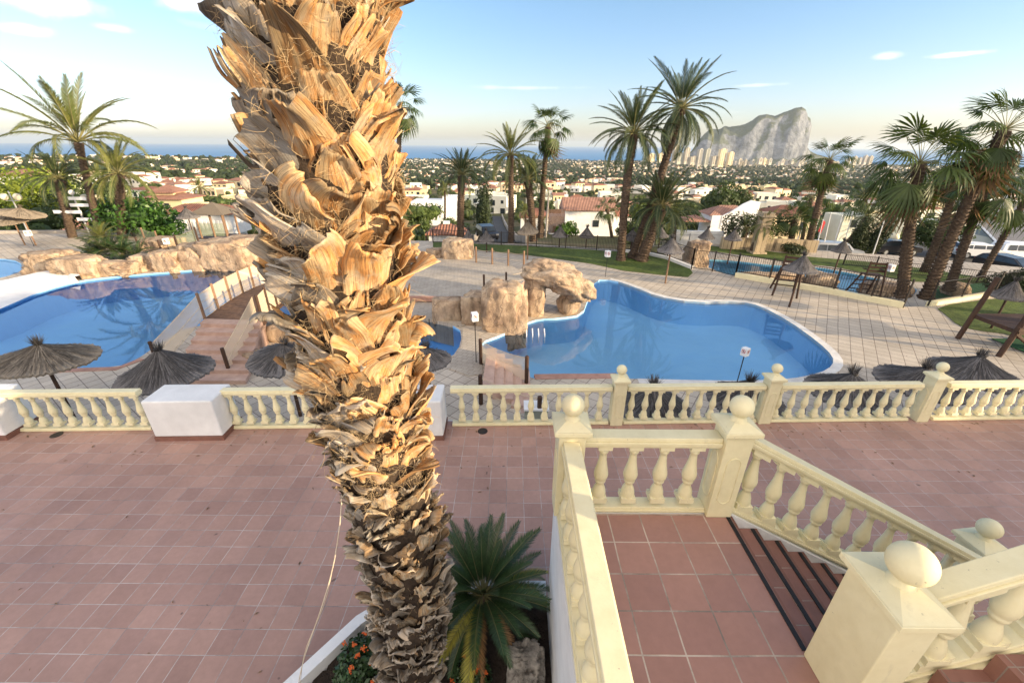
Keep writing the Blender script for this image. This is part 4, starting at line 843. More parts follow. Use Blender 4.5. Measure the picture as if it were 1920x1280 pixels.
# ------------------------------------------------------------------ posts, ropes, signs
def post_row(label, pts, h=.95, r=.055, mat='wood', cat='rope fence', ropes=(.9, .55), sag=.08, net=None, group=None, rmat='rope', rr=.009):
    t = thing('rope_fence', label, cat, pts[0], group); o0 = Vector(pts[0])
    for p in pts:
        g = G(); g.lathe([(r, 0), (r, h - .02), (r * .8, h), (0.001, h + .005)], n=10); g.build('post', MT[mat], t, Vector(p) - o0)
    for a, b in zip(pts, pts[1:]):
        a = Vector(a) - o0; b = Vector(b) - o0
        for q in ropes:
            g = G(); g.tube([a.lerp(b, s / 8) + Vector((0, 0, q * h - sag * 4 * (s / 8) * (1 - s / 8))) for s in range(9)], rr, 5); g.build('rope', MT[rmat], t)
        if net:
            g = G()
            for s in range(8):
                z = lambda x, q: q * h - sag * 4 * x * (1 - x)
                A_ = a.lerp(b, s / 8); B_ = a.lerp(b, (s + 1) / 8); g.quad(A_ + Vector((0, 0, z(s / 8, net[0]))), B_ + Vector((0, 0, z((s + 1) / 8, net[0]))), B_ + Vector((0, 0, z((s + 1) / 8, net[1]))), A_ + Vector((0, 0, z(s / 8, net[1]))))
            g.build('net', MT['net' if net[2] == 0 else 'netgreen'], t)
    return t
IZ = DZ + .32
post_row('row of four brown posts with ropes along the far side of the island', [P(893, 492, IZ), P(923, 495, IZ), P(953, 498, IZ), P(982, 501, IZ)], 1.0, .06, 'logwood', ropes=(.85, .45))
post_row('row of three black posts with ropes on the near side of the island', [P(908, 551, IZ), P(949, 546, IZ), P(990, 535, IZ)], 1.0, .05, ropes=(.85, .45, .12))
post_row('two black posts with a sagging net beside the pool steps', [P(902, 683, DZ), P(987, 718, DZ)], 1.0, .065, ropes=(.94, .55, .12), sag=.10, net=(.94, .12, 0))
post_row('pair of black posts with ropes close behind the terrace balustrade', [P(902, 757, DZ), P(1010, 800, DZ)], 1.0, .065, ropes=(.92, .5), sag=.1)
# steps beside the pool, going down to the right behind the balustrade
ps = thing('pool_steps', 'pink stone steps dropping between the black posts toward the right pool', 'steps', P(920, 700, DZ))
o0 = P(920, 700, DZ)
for i in range(5):
    g = G(); a = P(915 + i * 16, 690 + i * 7, DZ) - o0; g.box((a.x + .1, a.y - .4, .17 - i * .055), (.34, 2.6, .35 - i * .06)); g.build('step', MT['stepstone'], ps)
def sign(label, px, pyt, pyb, z=DZ, cube=.3, rz=0, marks=1, Y=None, pole='black', group='white cube signs on thin posts'):
    b = P(px, pyb, z); tpt = PY(px, pyt, b.y); h = tpt.z - z; t = thing('pool_sign', label, 'sign', b, group, rz)
    g = G(); g.tube([(0, 0, 0), (0, 0, h - cube * .95)], .016, 6); g.build('post', MT[pole], t)
    g = G(); zc = h - cube * .55; g.box((0, 0, zc), (cube * .8, cube * .8, cube * 1.1)); o = g.build('sign_box', MT['signwhite'], t)
    for k_ in range(4):
        Mx = Matrix.Rotation(k_ * pi / 2, 4, 'Z'); yy = -cube * .4 - .003; rr_ = cube * .27; zz = zc + cube * .12; g = G(); n_ = 24
        vs = [Mx @ Vector((rr_ * cos(2 * pi * i / n_), yy, zz + rr_ * sin(2 * pi * i / n_))) for i in range(n_)] + [Mx @ Vector((rr_ * .78 * cos(2 * pi * i / n_), yy, zz + rr_ * .78 * sin(2 * pi * i / n_))) for i in range(n_)]
        g.add(vs, [(i, (i + 1) % n_, n_ + (i + 1) % n_, n_ + i) for i in range(n_)])
        c_, s_ = cos(radians(45)), sin(radians(45)); w_ = rr_ * .09
        g.add([Mx @ Vector((sx * rr_ * .85 * c_ + sy * w_ * s_, yy - .001, zz - sx * rr_ * .85 * s_ + sy * w_ * c_)) for sx, sy in ((-1, -1), (1, -1), (1, 1), (-1, 1))], [(0, 1, 2, 3)]); g.build('red_circle', MT['signred'], t)
        g = G()      # diving figure and a line of small text
        for (x, z_, a, L_, ww) in ((-.02, .02, -38, .20, .045), (.06, -.045, -38, .12, .05), (-.01, -.06, 30, .12, .03), (.0, .07, 20, .10, .03)):
            ca, sa = cos(radians(a)), sin(radians(a)); L2 = L_ * cube * 1.6 / 2; w2 = ww * cube; g.add([Mx @ Vector((x * cube + sx * L2 * ca - sy * w2 * sa, yy - .0005, zz + z_ * cube + sx * L2 * sa + sy * w2 * ca)) for sx, sy in ((-1, -1), (1, -1), (1, 1), (-1, 1))], [(0, 1, 2, 3)])
        g.build('figure', MT['signblack'], t)
    return t
sign('white no diving sign cube left of the big ribbed boulder, beside the channel', 893, 586, 680, cube=.26, rz=.35)
sign('white no diving sign cube before the near edge of the right pool', 1382, 652, 716, cube=.24, rz=.5)
sign('small white sign cube at the far edge of the right pool near the leaning palms', 1135, 470, 519, cube=.32, rz=.3)
sign('white sign cube left of the sunlit rocks at the far left', 64, 432, 462, cube=.36, rz=.2)
sign('white sign cube between the spiky shrub and the far hut', 318, 447, 472, cube=.36, rz=.2)
sign('white sign cube beyond the lower pool left of the leaning fan palms', 1661, 496, 526, z=LD, cube=.4, rz=.2)
sign('white sign cube on the island behind the big palm at the hut', 462, 450, 476, cube=.36, rz=.2)

# ------------------------------------------------------------------ rope bridge and its steps
bs = thing('bridge_steps', 'pink stone steps climbing from the deck to the rope bridge', 'steps', P(400, 720, DZ)); o0 = P(400, 720, DZ)
nst = 7; bz = DZ + .95
SA0, SB0 = P(318, 720, DZ), P(462, 720, DZ); q1 = P(384, 597, bz); q2 = P(492, 601, bz); rs_ = random.Random(4)
for i in range(nst):
    f0 = i / nst; f1 = (i + 1) / nst + .25; z1 = DZ + .95 * (i + 1) / nst
    a = SA0.lerp(q1, f0); b = SB0.lerp(q2, f0); c = SB0.lerp(q2, min(1.1, f1)); d = SA0.lerp(q1, min(1.1, f1)); g = G()
    g.prism([(v.x - o0.x, v.y - o0.y) for v in (a, b, c, d)], 0, z1 - DZ); o = g.build('step', MT['stepstone'], bs); bev(o, .03, 2)
br = thing('rope_bridge', 'wooden plank bridge with rope and net railings over the pool channel', 'bridge', Vector((q1.x, q1.y, bz))); o0 = Vector((q1.x, q1.y, bz))
la = [PY(384, 597, q1.y), PY(402, 580, q1.y + 1.2), PY(430, 560, q1.y + 2.6)]
# deck as an arched strip from the steps to the island (left edge / right edge in plan)
e0 = P(500, 530, DZ + 1.0); e1 = P(560, 548, DZ + 1.0)
nb = 26; Lp = []; Rp = []
for i in range(nb + 1):
    f = i / nb; z = .25 * 4 * f * (1 - f) * .6 + (0); a = Vector((q1.x, q1.y, bz)).lerp(Vector((e0.x, e0.y, bz + .05)), f); b = Vector((q2.x, q2.y, bz)).lerp(Vector((e1.x, e1.y, bz + .05)), f); a.z += z; b.z += z; Lp.append(a - o0); Rp.append(b - o0)
g = G()
for i in range(nb):
    a, b, c, d = Lp[i], Rp[i], Rp[i + 1].lerp(Rp[i], .08), Lp[i + 1].lerp(Lp[i], .08); dn = Vector((0, 0, -.05))
    g.add([a, b, c, d, a + dn, b + dn, c + dn, d + dn], [(0, 1, 2, 3), (0, 4, 5, 1), (1, 5, 6, 2), (2, 6, 7, 3), (3, 7, 4, 0)])
g.build('planking', MT['plank'], br)
for side in (Lp, Rp):
    g = G(); g.tube([p + Vector((0, 0, -.13)) for p in side[::5] + [side[-1]]], .08, 6); g.build('beam', MT['wood'], br)
    ids = [0, 5, 10, 15, 20, 26]
    for i in ids: g = G(); g.lathe([(.055, -.15), (.055, 1.0), (.045, 1.03), (.001, 1.04)], n=10); g.build('post', MT['logwood' if side is Lp else 'wood'], br, side[i])
    for q in (.95, .62, .32, .04):
        g = G(); g.tube([side[i] + Vector((0, 0, q - .04 * sin(pi * ((k_ % 5) / 5)))) for k_, i in enumerate(range(0, nb + 1))], .012, 5); g.build('rope', MT['rope'], br)
    g = G()
    for i in range(nb): g.quad(side[i] + Vector((0, 0, .04)), side[i + 1] + Vector((0, 0, .04)), side[i + 1] + Vector((0, 0, .95)), side[i] + Vector((0, 0, .95)))
    g.build('net', MT['net'], br)
def handnet(label, top, bot, h=1.0):
    t = thing('rope_handrail', label, 'rope railing', bot); tb = Vector(top) - Vector(bot)
    g = G(); g.lathe([(.06, 0), (.06, h), (.05, h + .02), (.001, h + .03)], n=10); g.build('post', MT['wood'], t)
    for q in (.95, .5, .08): g = G(); g.tube([Vector((0, 0, q * h * .95)), tb * .5 + Vector((0, 0, q * h - .05)), tb + Vector((0, 0, q * h))], .012, 5); g.build('rope', MT['rope'], t)
    g = G(); g.quad((0, 0, .08), tb + Vector((0, 0, .08)), tb + Vector((0, 0, .95 * h)), (0, 0, .92 * h)); g.build('net', MT['net'], t)
handnet('sloping net handrail on the left of the bridge steps', (q1.x, q1.y, bz), P(300, 690, DZ))
handnet('sloping net handrail with a black post on the right of the bridge steps', (q2.x - .15, q2.y, bz), P(432, 703, DZ))

# ------------------------------------------------------------------ thatched parasols
def parasol(label, px, py, wpx=None, z=DZ, rim=1.95, rad=None, seed=0, mat='thatch_dark', tilt=(0, 0), pole='wood', hc=.6, tuft=.38, group='thatched parasols on the pool deck', rise=0):
    c = P(px, py, z + rim); rad = (rad or wpx * scale_at(c) / 2) * .86; hc = hc * 1.5; rim = rim - .1; r = random.Random(seed); t = thing('thatched_parasol', label, 'parasol', (c.x, c.y, z), group)
    g = G(); g.tube([(0, 0, 0), (0, 0, rim + hc * .8)], [.05, .04], 10); g.build('pole', MT[pole], t)
    g = G(); nr_ = 120
    def prof(s): return hc * (1 - s) ** 1.25 + .02 * s
    ring = []
    for k_ in range(9):
        s = .02 + .98 * k_ / 8
        for j in range(nr_):
            th = 2 * pi * j / nr_; rr = rad * s * (1 + (.035 * r.uniform(-1, 1) if k_ == 8 else 0) + .02 * noise.noise(Vector((cos(th) * 2, sin(th) * 2, seed)))); z_ = prof(s) + .012 * ((j % 2) * 2 - 1) * s + .03 * noise.noise(Vector((cos(th) * 2.5, sin(th) * 2.5, s * 3 + seed)))
            ring.append((rr * cos(th), rr * sin(th), z_))
    g.add(ring, [(k_ * nr_ + j, k_ * nr_ + (j + 1) % nr_, (k_ + 1) * nr_ + (j + 1) % nr_, (k_ + 1) * nr_ + j) for k_ in range(8) for j in range(nr_)])
    g.add([(x * .97, y * .97, z_ - .07) for x, y, z_ in ring[8 * nr_:]] + ring[8 * nr_:] + [(0, 0, hc * .75)], [(j, (j + 1) % nr_, nr_ + (j + 1) % nr_, nr_ + j) for j in range(nr_)] + [((j + 1) % nr_, j, 2 * nr_) for j in range(nr_)])
    for k_ in range(900 if rad > .8 and c.y < 16 else 300):
        th = r.uniform(0, 2 * pi); s0 = r.uniform(.05, .75); s1 = min(1.05, s0 + r.uniform(.15, .4)); wd = r.uniform(.004, .011); dth = r.uniform(-.04, .04)
        p0 = Vector((rad * s0 * cos(th), rad * s0 * sin(th), prof(s0) + .02)); p1 = Vector((rad * s1 * cos(th + dth), rad * s1 * sin(th + dth), prof(min(1, s1)) + r.uniform(.01, .045))); tt = Vector((-sin(th), cos(th), 0)) * wd
        g.add([p0 - tt, p0 + tt, p1 + tt * .5, p1 - tt * .5], [(0, 1, 2, 3)])
    o = g.build('canopy', MT[mat], t); o.location = (0, 0, rim); o.rotation_euler = (tilt[0], tilt[1], r.uniform(0, 6))
    g = G()
    for k_ in range(170):
        th = r.gauss(.2, 1.3); a = r.uniform(.1, .85); L_ = .72 * tuft * r.uniform(.4, 1.1); p0 = Vector((.05 * cos(th), .05 * sin(th), hc * .9)); p1 = p0 + Vector((cos(th) * sin(a), sin(th) * sin(a), cos(a))) * L_; tt = Vector((-sin(th), cos(th), 0)) * .008
        g.add([p0 - tt, p0 + tt, p1 + tt * .2, p1 - tt * .2], [(0, 1, 2, 3)])
    g.tube([(0, 0, hc * .8), (0, 0, hc * 1.02)], .07, 10); o2 = g.build('tuft', MT[mat], o)
    return t
parasol('brown grey thatched parasol at the left edge of the deck, nearest the left pool', 78, 668, 190, seed=1, mat='thatch_brown', hc=.30, tilt=(.06, -.1), tuft=.42)
parasol('charcoal thatched parasol left of the bridge steps', 310, 693, 178, seed=2, hc=.45)
parasol('charcoal thatched parasol just left of the big palm trunk', 535, 666, 150, seed=3, hc=.30, tilt=(.1, 0))
parasol('charcoal thatched parasol half hidden behind the big palm trunk on its right', 800, 668, 105, seed=4, hc=.25)
parasol('dark thatched parasol behind the first balustrade run right of the landing', 1222, 752, 118, seed=5, hc=.34, rad=.95)
parasol('dark thatched parasol behind the second ball topped terrace post', 1398, 745, 104, seed=6, hc=.38, rad=.95)
parasol('dark thatched parasol right of the second ball topped terrace post', 1590, 728, 124, seed=7, hc=.34, rad=1.0)
parasol('dark thatched parasol left of the third ball topped terrace post', 1728, 712, 130, seed=8, hc=.3, rad=1.08)
parasol('dark thatched parasol right of the third ball topped terrace post', 1826, 694, 148, seed=9, hc=.34, rad=1.08)
GF = 'thatched parasols far across the pools'
for i, (px, py, wp, z, lb, mt_) in enumerate(((990, 432, 46, DZ, 'wind blown brown thatched parasol on a log post beyond the island', 'thatch_brown'), (1258, 467, 56, DZ, 'dark thatched parasol on the lawn by the fence', 'thatch_dark'), (1502, 502, 66, DZ, 'dark thatched parasol beside the first lifeguard chair', 'thatch_dark'),
        (1325, 443, 34, LD, 'small dark parasol beyond the lower pool, under the white gabled house', 'thatch_dark'), (1375, 446, 36, LD, 'small dark parasol beyond the lower pool left of the stone column', 'thatch_dark'), (1238, 440, 36, LD, 'small dark parasol beyond the fence under the short palm', 'thatch_dark'), (1578, 468, 38, LD, 'dark parasol beside the silver car', 'thatch_dark'),
        (878, 446, 26, DZ - 1, 'small dark parasol behind the far fence near the orange roofed hut', 'thatch_dark'), (912, 448, 34, DZ - 1, 'small dark parasol behind the far fence at the foot of the road', 'thatch_dark'), (1050, 440, 36, DZ - 1, 'dark parasol in front of the brown garden screen', 'thatch_dark'), (1100, 441, 34, DZ - 1, 'dark parasol in front of the red roofed white house', 'thatch_dark'), (1185, 446, 40, DZ - 1, 'dark parasol behind the fence between the leaning palms', 'thatch_dark'),
        (352, 405, 44, DZ, 'dark thatched canopy left of the small hut roof', 'thatch_dark'), (1892, 552, 60, DZ - .4, 'dark parasol at the right edge over the lawn', 'thatch_dark'))):
    parasol(lb, px, py, wp, z, rim=1.95, seed=20 + i, mat=mt_, pole='logwood' if i < 2 else 'wood', hc=.5, group=GF, tilt=(0, .12 if i == 0 else 0))
parasol('slanting brown thatched parasol at the far left, upper of the two', 38, 398, 78, DZ, 2.4, seed=40, mat='thatch_brown', tilt=(0, -.25), pole='logwood', hc=.3, group=GF)
parasol('slanting brown thatched parasol at the far left, lower of the two', 22, 408, 80, DZ, 2.0, seed=41, mat='thatch_brown', tilt=(0, .2), pole='logwood', hc=.3, group=GF)
# hut on posts over the far bridge
hc_ = P(400, 447, DZ); ht_ = thing('thatched_hut', 'small thatched hut on dark posts over the rock wall beyond the bridge', 'hut', hc_)
for dx, dy in ((-.9, 0), (.2, 0), (1.2, 0), (-.9, 1.6), (.2, 1.6), (1.2, 1.6)): g = G(); g.tube([(dx, dy, -.3), (dx, dy, 2.1)], .08, 8); g.build('post', MT['logwood'], ht_)
g = G(); vs = [(-1.3, -.4, 1.9), (1.6, -.4, 1.9), (1.6, 2, 1.9), (-1.3, 2, 1.9), (.15, .8, 2.75)]; g.add(vs, [(0, 1, 4), (1, 2, 4), (2, 3, 4), (3, 0, 4), (3, 2, 1, 0)]); g.build('thatch_roof', MT['thatch_brown'], ht_)
for dx0, dx1 in ((-.9, .2), (.2, 1.2)): g = G(); g.quad((dx0, -.02, .2), (dx1, -.02, .2), (dx1, -.02, 1.2), (dx0, -.02, 1.2)); g.build('net', MT['netgreen'], ht_)
g = G(); g.box((.2, .8, -.02), (2.8, 2.2, .1)); g.build('floor', MT['wood'], ht_)
post_row('sloping net railing of dark posts left of the thatched hut', [P(335, 466, DZ), P(372, 452, DZ + .6)], 1.0, .06, ropes=(.9, .1), net=(.9, .1, 1))
post_row('log posts with nets in front of the fig tree', [P(248, 440, DZ), P(274, 455, DZ), P(300, 462, DZ)], 1.15, .06, 'logwood', ropes=(.9, .1), net=(.95, .1, 1))
post_row('short log posts beside the net screen at the spiky shrub', [P(233, 452, DZ), P(262, 468, DZ), P(304, 474, DZ)], .9, .06, 'wood', ropes=(.85,), sag=.1)

# ------------------------------------------------------------------ fences
def fence(label, pts, h=1.05, sp=.11, kerb=None, mat='metal', kerbmat='cream', z=None, group='dark metal fences', pr=.011):
    t = thing('metal_fence', label, 'fence', pts[0], group); o0 = Vector(pts[0]); g = G(); gk = G()
    for a, b in zip(pts, pts[1:]):
        a = Vector(a) - o0; b = Vector(b) - o0; L = (b - a).length; kz = kerb or 0
        for q in (.08, h):
            r_ = G(); r_.tube([a + Vector((0, 0, kz + q)), b + Vector((0, 0, kz + q))], .02, 4); r_.build('rail', MT[mat], t)
        for i in range(int(L / sp)):
            p = a.lerp(b, (i + .5) * sp / L); g.tube([p + Vector((0, 0, kz + .05)), p + Vector((0, 0, kz + h + .02))], pr, 4, cap=False)
        if kerb:
            d = (b - a).normalized(); n = Vector((-d.y, d.x, 0)) * .11; v = [a - n, b - n, b + n, a + n]; gk.add([(p.x, p.y, p.z - .3) for p in v] + [(p.x, p.y, p.z + kerb) for p in v], [(4, 5, 6, 7), (0, 1, 5, 4), (1, 2, 6, 5), (2, 3, 7, 6), (3, 0, 4, 7)])
    for p in pts: q = G(); q.box((0, 0, (h + .1 + (kerb or 0)) / 2), (.06, .06, h + .1 + (kerb or 0))); q.build('post', MT[mat], t, Vector(p) - o0)
    g.build('picket_panel', MT[mat], t)
    if kerb: gk.build('kerb', MT[kerbmat], t)
    return t
def pl(lst, z=DZ): return [P(x, y, z) for x, y in lst]
fence('dark picket fence along the back of the lawn behind the middle palms', pl([(812, 455), (870, 457), (940, 460), (1005, 463), (1060, 466), (1118, 469), (1160, 472)]), 1.0)
fence('dark picket fence on a white kerb behind the leaning palms', pl([(1162, 472), (1210, 477), (1250, 486), (1296, 504)]), 1.05, kerb=.2, kerbmat='white')
fence('dark fence on a cream kerb from the gate to the lifeguard chair', pl([(1378, 519), (1440, 530), (1490, 539)]), 1.05, kerb=.28)
fence('dark fence on a cream kerb between the lifeguard chair and the leaning fan palms', pl([(1490, 539), (1560, 551), (1630, 565), (1692, 577)]), 1.05, kerb=.28)
fence('dark fence section curving along the right lawn', pl([(1740, 573), (1800, 563), (1862, 553), (1960, 540)]), 1.0, kerb=.2)
fence('dark gate panels at the ramp between the fences', pl([(1296, 504), (1335, 509), (1378, 519)]), 1.2, sp=.09)
fence('low dark fence at the far side of the lower lawn', [P(1580, 497, LD), P(1640, 503, LD), P(1690, 512, LD)], .8)
fence('low dark fence in front of the car park on the right', [P(1700, 515, LD), P(1760, 520, LD), P(1830, 530, LD), P(1900, 538, LD)], .8)
fence('pale metal fence of the neighbouring garden right of the leaning palms', [P(1225, 463, LD), P(1290, 461, LD), P(1352, 462, LD)], 1.0, mat='greymetal')
# low retaining wall with stone face below the hedge on the right
g = G(); a = P(1352, 467, LD); b = P(1530, 474, LD); g.prism([(a.x, a.y), (b.x, b.y), (b.x, b.y + .4), (a.x, a.y + .4)], LD - .5, LD + 1.0); g.build('stone_wall', MT['stonewall'], label='low sunlit stone wall under the dark hedge right of the column', cat='wall')
g = G(); a = P(1265, 455, LD); b = P(1354, 458, LD); g.prism([(a.x, a.y), (b.x, b.y), (b.x, b.y + .3), (a.x, a.y + .3)], LD - .5, LD + 1.1); g.build('garden_wall', MT['white'], label='white garden wall below the white gabled house', cat='wall')
g = G(); a = P(-400, 440, DZ); b = P(178, 437, DZ); g.prism([(a.x, a.y), (b.x, b.y), (b.x, b.y + .3), (a.x, a.y + .3)], DZ - .5, DZ + .22); g.build('boundary_wall', MT['concrete'], label='low wall closing the sunlit deck at the far left', cat='wall')

# small things on the deck and terrace
for x, y, lb in ((106, 815, 'dark round drain stain grate at the foot of the left balustrade run'), (905, 808, 'small dark floor drain at the foot of the balustrade right of the palm')):
    b = P(x, y, 0); g = G(); g.lathe([(.10, 0), (.10, .004), (.085, .006), (.001, .006)], n=16)
    g.build('floor_drain', MT['metal'], loc=b, label=lb, cat='drain', group='floor drains')
b = P(1004, 795, DZ); t = thing('utility_cabinet', 'grey green utility cabinet with a white lid behind the balustrade', 'cabinet', b)
g = G(); g.box((0, 0, .3), (.62, .4, .6)); g.build('body', basic('grey_green_paint', (.34, .36, .30), (.28, .30, .25), 6, .6, .1), t); g = G(); g.box((0, 0, .62), (.68, .46, .05)); g.build('lid', MT['signwhite'], t)
b = P(998, 626, WZ); t = thing('pool_ladder', 'white pool ladder rails below the big ribbed boulder', 'ladder', b)
for i in range(4):
    g = G(); g.tube([(-.25 + .25 * i, -.35, -.25), (-.25 + .25 * i, -.3, .12), (-.25 + .25 * i, .1, .2), (-.25 + .25 * i, .25, .1)], .022, 6); g.build('rail', MT['signwhite'], t)
r = random.Random(77); g = G()
for i in range(260):
    if r.random() < .6: q = onb(r.uniform(-100, 1900), -r.random() ** 2 * 1.2 - .05); x, y, z = q.x, q.y, .004
    else: x, y, z = r.uniform(-9, 9), r.uniform(1.8, 7), .004
    if (x > -2.6 and x < 5.4 and y < 3.7): continue
    a = r.uniform(0, 6.3); L = r.uniform(.012, .045); w_ = L * r.uniform(.15, .4); d = Vector((cos(a), sin(a), 0)); n = Vector((-sin(a), cos(a), 0)); p = Vector((x, y, z + .003))
    g.add([p - d * L, p + n * w_ + Vector((0, 0, .008)), p + d * L, p - n * w_ + Vector((0, 0, .006))], [(0, 1, 2, 3)])
g.build('leaf_litter', MT['deadleaf'], label='scattered bits of dry leaf on the terrace tiles', cat='leaf litter', kind='stuff')
# ------------------------------------------------------------------ palms
def mset(fn, n, *mats): return [fn(i).mesh('frond', list(mats)) for i in range(n)]
DATE = {}
for key, mt_ in (('d', 'date'), ('y', 'datey')):
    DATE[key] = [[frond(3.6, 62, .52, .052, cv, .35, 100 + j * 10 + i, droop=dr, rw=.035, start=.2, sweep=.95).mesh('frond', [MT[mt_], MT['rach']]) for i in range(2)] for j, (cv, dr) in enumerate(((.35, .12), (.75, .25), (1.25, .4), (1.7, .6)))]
FAN = [[fanleaf(1.2, .88, 200 + j * 10 + i, cv, 26, dr).mesh('frond', [MT['fan'], MT['rach']]) for i in range(2)] for j, (cv, dr) in enumerate(((.15, .35), (.4, .8), (.9, 1.3)))]
FAND = [fanleaf(.9, .95, 260 + i, 1.0, 18, 1.6).mesh('frond', [MT['deadleaf'], MT['rach']]) for i in range(2)]
def trunk_mesh(vec, r0, r1, seed, rings=.09, bulge=1.35):
    g = G(); L = vec.length; n = max(12, int(L / rings)); pts = []; rad = []; r = random.Random(seed); bend = Vector((r.uniform(-.3, .3), r.uniform(-.2, .2), 0)) * L * .06
    for i in range(n + 1):
        s = i / n; pts.append(vec * s + bend * sin(pi * s)); q = r0 + (r1 - r0) * s; q *= 1 + .09 * (i % 2) + .05 * r.uniform(-1, 1)
        if s < .06: q *= 1 + (.06 - s) * 6
        if s > .88: q *= 1 + (bulge - 1) * (s - .88) / .12
        rad.append(q)
    ns = 12; g.tube(pts, rad, ns); 
    # diamond shaped leaf scars standing off the trunk
    for i in range(1, n):
        for j in range(5):
            th = 2 * pi * j / 5 + (i % 2) * .63 + r.uniform(-.15, .15); c = pts[i]; nn = Vector((cos(th), sin(th), 0)); tt = Vector((-sin(th), cos(th), 0)); rr = rad[i]; h = rings * .9; w_ = rr * .62
            out = rr * (1.10 + .10 * r.random())
            g.add([c + nn * rr * .9 - tt * w_ - Vector((0, 0, h * .5)), c + nn * rr * .9 + tt * w_ - Vector((0, 0, h * .5)), c + nn * out + tt * w_ * .6 + Vector((0, 0, h * .5)), c + nn * out - tt * w_ * .6 + Vector((0, 0, h * .5)), c + nn * rr * .8 + Vector((0, 0, h * .6))], [(0, 1, 2, 3), (3, 2, 4)])
    return g
def palmtree(label, base, top, kind='date', r0=.26, r1=.20, n=44, s=1.0, seed=0, emin=-28, emax=82, wind=0, dead=0, cat='palm tree', group='palm trees around the pools', key='d', spread=None):
    base = Vector(base); vec = Vector(top) - base; r = random.Random(seed); t = thing('palm_tree', label, cat, base, group)
    n = int(n * (1.2 if kind == 'date' else .62))
    trunk_mesh(vec, r0, r1, seed).build('trunk', MT['bark'], t, smooth=False)
    for i in range(n):
        f = (i + .5) / n; e = emax - (emax - emin) * f ** .95 + r.uniform(-6, 6); a = i * 2.39996 + r.uniform(-.2, .2)
        if kind == 'date': me = DATE[key][min(3, int(f * 4))][r.randrange(2)]
        else: me = FAN[min(2, int(f * 3))][r.randrange(2)]
        o = link('frond', me, t, vec + Vector((0, 0, r1 * .3))); q = s * r.uniform(.86, 1.1) * (.8 if f < .15 else 1); o.scale = (q, q, q)
        o.rotation_euler = (r.uniform(-.25, .25), -radians(e), a)
        if wind: o.rotation_euler[2] += -wind * sin(a) ; o.rotation_euler[1] += wind * .15
    for i in range(dead):
        a = r.uniform(0, 6.3); o = link('frond', FAND[i % 2], t, vec - Vector((0, 0, r.uniform(0, .9)))); o.rotation_euler = (0, radians(r.uniform(50, 78)), a); o.scale = (s * .9,) * 3; o['label'] = 'dry brown hanging frond'
    return t
def ppx(label, bx, by, tx, ty, z=DZ, dY=0, Y=None, **kw):
    if Y is None: b = P(bx, by, z); Y = b.y
    else: q = PY(bx, by, Y); b = Vector((q.x, Y, min(q.z, T(q.x, Y)))); q2 = PY(bx, by, Y); b = Vector((q2.x, Y, T(q2.x, Y)))
    t = PY(tx, ty, Y + dY); s = scale_at(t); fp = kw.pop('fpx', None); kd = kw.get('kind', 'date')
    if fp: kw['s'] = fp * s / (3.6 if kd == 'date' else 1.75)
    return palmtree(label, b, t, **kw)
ppx('tall date palm with drooping crown, left of the pair before the great rock', 1164, 488, 1188, 252, fpx=94, n=46, seed=1, r0=.24, r1=.2, key='d')
ppx('tallest date palm, leaning right in front of the great rock', 1184, 484, 1277, 205, fpx=102, n=44, seed=2, r0=.24, r1=.2, key='d', emin=-45)
ppx('short thick date palm with a low crown between the leaning palms and the gate', 1202, 489, 1240, 392, fpx=82, n=48, seed=3, r0=.34, r1=.30, emin=-10, key='d')
ppx('date palm directly right of the big trunk, behind the fence', 864, 452, 866, 330, z=-2.6, fpx=60, n=38, seed=4, r0=.27, r1=.25, emin=-5)
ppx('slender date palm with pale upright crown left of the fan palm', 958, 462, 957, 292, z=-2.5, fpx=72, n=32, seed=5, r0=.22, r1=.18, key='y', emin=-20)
ppx('date palm with a low dark crown beside the slender pale one', 1000, 452, 990, 340, z=-2.6, fpx=55, n=40, seed=6, r0=.26, r1=.26, emin=0)
ppx('tall fan palm with a narrow crown in the middle distance right of the big trunk', 1012, 445, 1028, 238, z=-2.6, kind='fan', fpx=46, n=44, seed=7, r0=.24, r1=.16, dead=5, emin=-60)
ppx('fan palm crown peeking out behind the right side of the big trunk', 742, 455, 752, 200, z=-2.6, kind='fan', fpx=46, n=36, seed=8, r0=.2, r1=.15, emin=-40)
# left group
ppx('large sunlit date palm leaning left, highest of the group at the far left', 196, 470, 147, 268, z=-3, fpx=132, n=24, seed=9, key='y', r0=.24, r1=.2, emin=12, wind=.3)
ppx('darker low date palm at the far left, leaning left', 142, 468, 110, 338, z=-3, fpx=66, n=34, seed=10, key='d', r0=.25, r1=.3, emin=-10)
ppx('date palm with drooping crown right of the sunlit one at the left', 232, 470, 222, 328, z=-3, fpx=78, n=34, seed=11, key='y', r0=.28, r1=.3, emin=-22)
# right group of fan palms
ppx('slim fan palm leaning right in front of the flag poles', 1512, 476, 1556, 300, z=-3.2, kind='fan', fpx=46, n=46, seed=12, r0=.26, r1=.17, dead=3, emin=-65)
ppx('thick fan palm leaning right, left of the big leaning pair', 1692, 556, 1724, 308, kind='fan', fpx=86, n=48, seed=13, r0=.24, r1=.19, dead=6, emin=-50, z=-2.2)
ppx('big fan palm leaning strongly right in front of the car park', 1735, 560, 1884, 245, kind='fan', fpx=84, n=48, seed=14, r0=.24, r1=.18, dead=10, emin=-50, z=-2.2)
ppx('fan palm behind the thick leaning fan palm', 1728, 520, 1800, 312, z=-3.4, kind='fan', fpx=58, n=36, seed=15, r0=.24, r1=.17, dead=6, emin=-60, dY=.5)
ppx('second fan palm behind the big leaning one, its crown lower at the right edge', 1778, 545, 1850, 345, z=-2.6, kind='fan', fpx=66, n=36, seed=16, r0=.21, r1=.16, dead=6, emin=-50)
